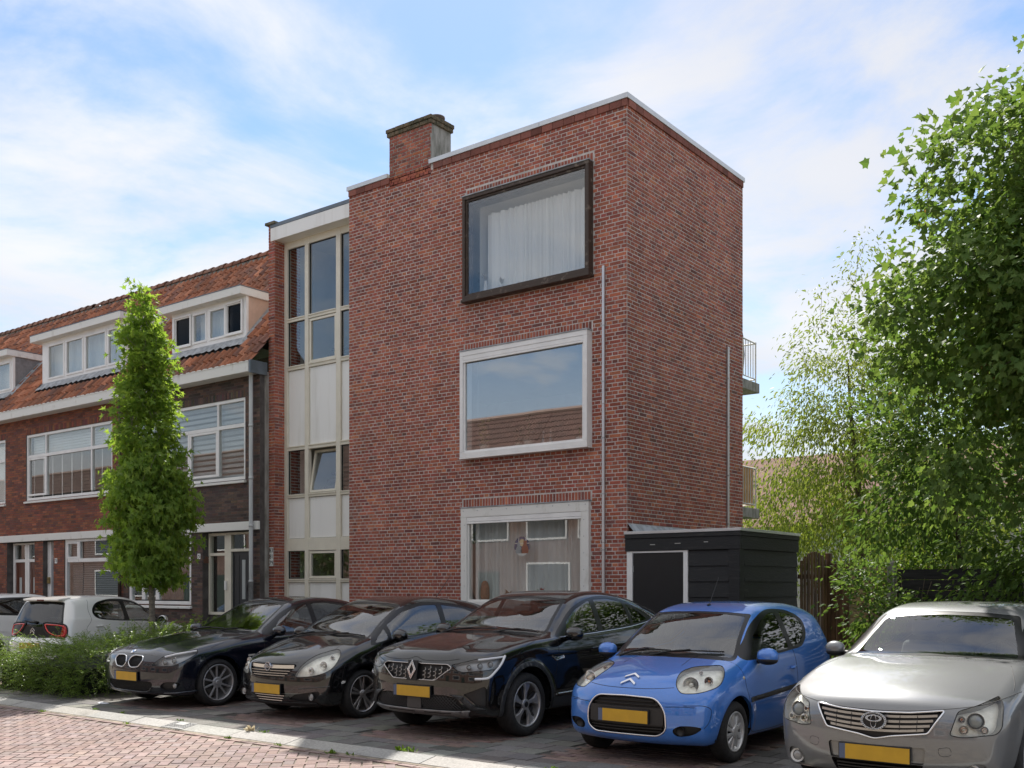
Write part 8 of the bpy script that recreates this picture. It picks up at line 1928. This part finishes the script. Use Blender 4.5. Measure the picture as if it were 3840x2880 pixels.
# clipped hedge of arching small-leaved twigs
def hedge():
    rng = np.random.default_rng(15); t = thing('hedge', 'dense low hedge of small glossy leaves with arching twigs beside the dark saloon', 'hedge', (-15.4, 9.6, 0))
    X0, X1, Y0, Y1 = -17.2, -14.15, 7.95, 11.6; b = np.array([-15.4, 9.6, 0])
    def hgt(x, y): return .50 + .30 * sstep(-16.6, -14.3, x) + .22 * sstep(8.5, 11, y) + .05 * np.sin(x * 3.1) * np.cos(y * 2.3)
    n = 3400; fr = rng.uniform(0, 1, n)
    x = rng.uniform(X0, X1, n); y = rng.uniform(Y0, Y1, n); z = hgt(x, y) * np.where(fr < .5, rng.uniform(.75, 1.0, n), rng.uniform(.1, .9, n))
    m = fr > .62; x[m & (fr < .86)] = rng.uniform(X0, X1, (m & (fr < .86)).sum()); y[m & (fr < .86)] = rng.uniform(Y0 - .05, Y0 + .35, (m & (fr < .86)).sum()); x[fr >= .86] = rng.uniform(X1 - .3, X1 + .05, (fr >= .86).sum())
    S = np.stack([x, y, z], 1); cen = np.array([-15.6, 9.8, .2]); out = unit((S - cen) * np.array([.6, .6, 1.2])); d = unit(out + rng.normal(0, .45, (n, 3)) + np.array([0, 0, .15])); L_ = rng.uniform(.18, .42, n)
    lp, la, ln, tw = [], [], [], G()
    for i in range(n):
        k = int(L_[i] / .016); s_ = np.linspace(0, 1, k)[:, None]; P = S[i] + d[i] * L_[i] * s_ + np.array([0, 0, -.14 * L_[i] * 2.2]) * s_ ** 2
        sd = unit(np.cross(d[i], np.array([0, 0, 1.])) + 1e-6); sg = np.where(np.arange(k) % 2 == 0, 1., -1.)[:, None]
        lp.append(P); la.append(sd * sg + d[i] * .55 + rng.normal(0, .15, (k, 3))); ln.append(np.array([0, 0, 1.]) + d[i] * .2 + rng.normal(0, .35, (k, 3)))
        if i % 6 == 0: tw.tube([tuple(P[0] - b), tuple(P[k // 2] - b), tuple(P[-1] - b)], [.004, .003, .0015], 4, False)
    lp = np.vstack(lp); o = leaf_mesh('foliage', lp - b, np.vstack(la), unit(np.vstack(ln)), .030 * rng.uniform(.7, 1.2, len(lp)), 'quad', L_HED, t); o['kind'] = 'stuff'
    o = tw.build('twigs', BARK_B, t); o['kind'] = 'stuff'
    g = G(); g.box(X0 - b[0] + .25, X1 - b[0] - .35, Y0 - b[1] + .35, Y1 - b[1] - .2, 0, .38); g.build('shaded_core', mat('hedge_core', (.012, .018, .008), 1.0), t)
    # taller shoots standing out of the clipped top
    pos, ax = [], []
    for (sx, sy, h_) in ((-16.05, 9.7, .75), (-15.6, 9.2, .62), (-14.95, 9.4, .60), (-14.6, 9.0, .55), (-14.3, 9.3, .5), (-14.45, 10.2, .5), (-14.8, 10.6, .5)):
        z0 = float(hgt(np.array(sx), np.array(sy))) - .1
        for k in range(22):
            f_ = k / 22; pos.append((sx + .08 * math.sin(f_ * 3 + sx), sy, z0 + h_ * .62 * f_)); ax.append((math.cos(k * 2.4), math.sin(k * 2.4), .35))
    pos = np.array(pos); o = leaf_mesh('tall_shoots', pos - b, np.array(ax), unit(rng.normal(0, .3, pos.shape) + np.array([0, 0, 1.])), .05, 'oval', L_BRI, t); o['kind'] = 'stuff'
hedge()
# weeds and litter along the kerb
def tuft(name, label, x, y, z, n, L_, mt, seed, kind='lance', cat='weed'):
    t = thing(name, label, cat, (x, y, z), 0, 'weeds in the kerb joints' if cat == 'weed' else None); rng = np.random.default_rng(seed); d = unit(rng.normal(0, .6, (n, 3)) + np.array([0, 0, .75])); leaf_mesh('blades', rng.normal(0, .018, (n, 3)) * np.array([1.6, 1, 0]), d, unit(rng.normal(size=(n, 3)) + np.array([0, 0, .5])), L_ * rng.uniform(.5, 1.1, n), kind, mt, t)['kind'] = 'stuff'
L_DRY = mat_leaf('dry_grass', (.45, .40, .27), (.60, .55, .40), .3, .7)
wl_ = 'small green weed growing in the kerb joint'
for i, (x, y, s_) in enumerate(((-11.95, 7.40, .06), (-10.75, 7.42, .05), (-9.1, 7.36, .07), (-7.05, 7.36, .09), (-6.9, 7.38, .10), (-12.6, 7.40, .05), (-11.3, 7.05, .06), (-9.35, 7.06, .06), (-8.5, 7.06, .07), (-7.7, 7.06, .08), (-7.45, 7.08, .07), (-5.2, 7.38, .07), (-13.3, 7.05, .06))):
    tuft('weed', wl_, x, y, .0 if y > 7.3 else -.05, 22, s_ * .62, L_SHR if i % 3 else L_BRI, 50 + i, 'oval' if i % 2 else 'lance')
tuft('dry_grass_tuft', 'bleached tuft of dry grass at the back of the kerb', -9.33, 7.36, 0, 40, .08, L_DRY, 71, 'lance', 'grass tuft')
t = thing('litter', 'crumpled bit of white plastic on the tiles before the dark saloon', 'litter', (-13.15, 7.85, .002)); g = G(); rr = random.Random(3)
P = [(.14 * math.cos(a) * rr.uniform(.6, 1.1), .06 * math.sin(a) * rr.uniform(.7, 1.1), 0) for a in np.linspace(0, 2 * math.pi, 11, endpoint=False)]; g.add(P + [(p[0] * .6, p[1] * .6, .018 * rr.uniform(.4, 1.2)) for p in P] + [(0, 0, .012)], [(i, (i + 1) % 11, 11 + (i + 1) % 11, 11 + i) for i in range(11)] + [(11 + i, 11 + (i + 1) % 11, 22) for i in range(11)]); g.build('film', mat('white_plastic', (.6, .62, .66), .5), t, smooth=True)
tree('street_tree', 'round green street tree on the far pavement, seen only mirrored in the panes', (-28.5, -3.6, 0), [(-28.5, -3.6, 4.6, 1.5, 1.5, 2.3)], 130, 34, 'oval', .20, L_SHR, BARK_B, .09, 1.8, 91, spread=.3)
tree('street_tree', 'spreading street tree on the far pavement beyond the row end, mirrored in the stair door', (-36.5, -3.6, 0), [(-36.5, -3.6, 3.4, 2.0, 1.8, 2.0)], 130, 34, 'oval', .20, L_SHR, BARK_B, .10, 1.4, 92, spread=.32)
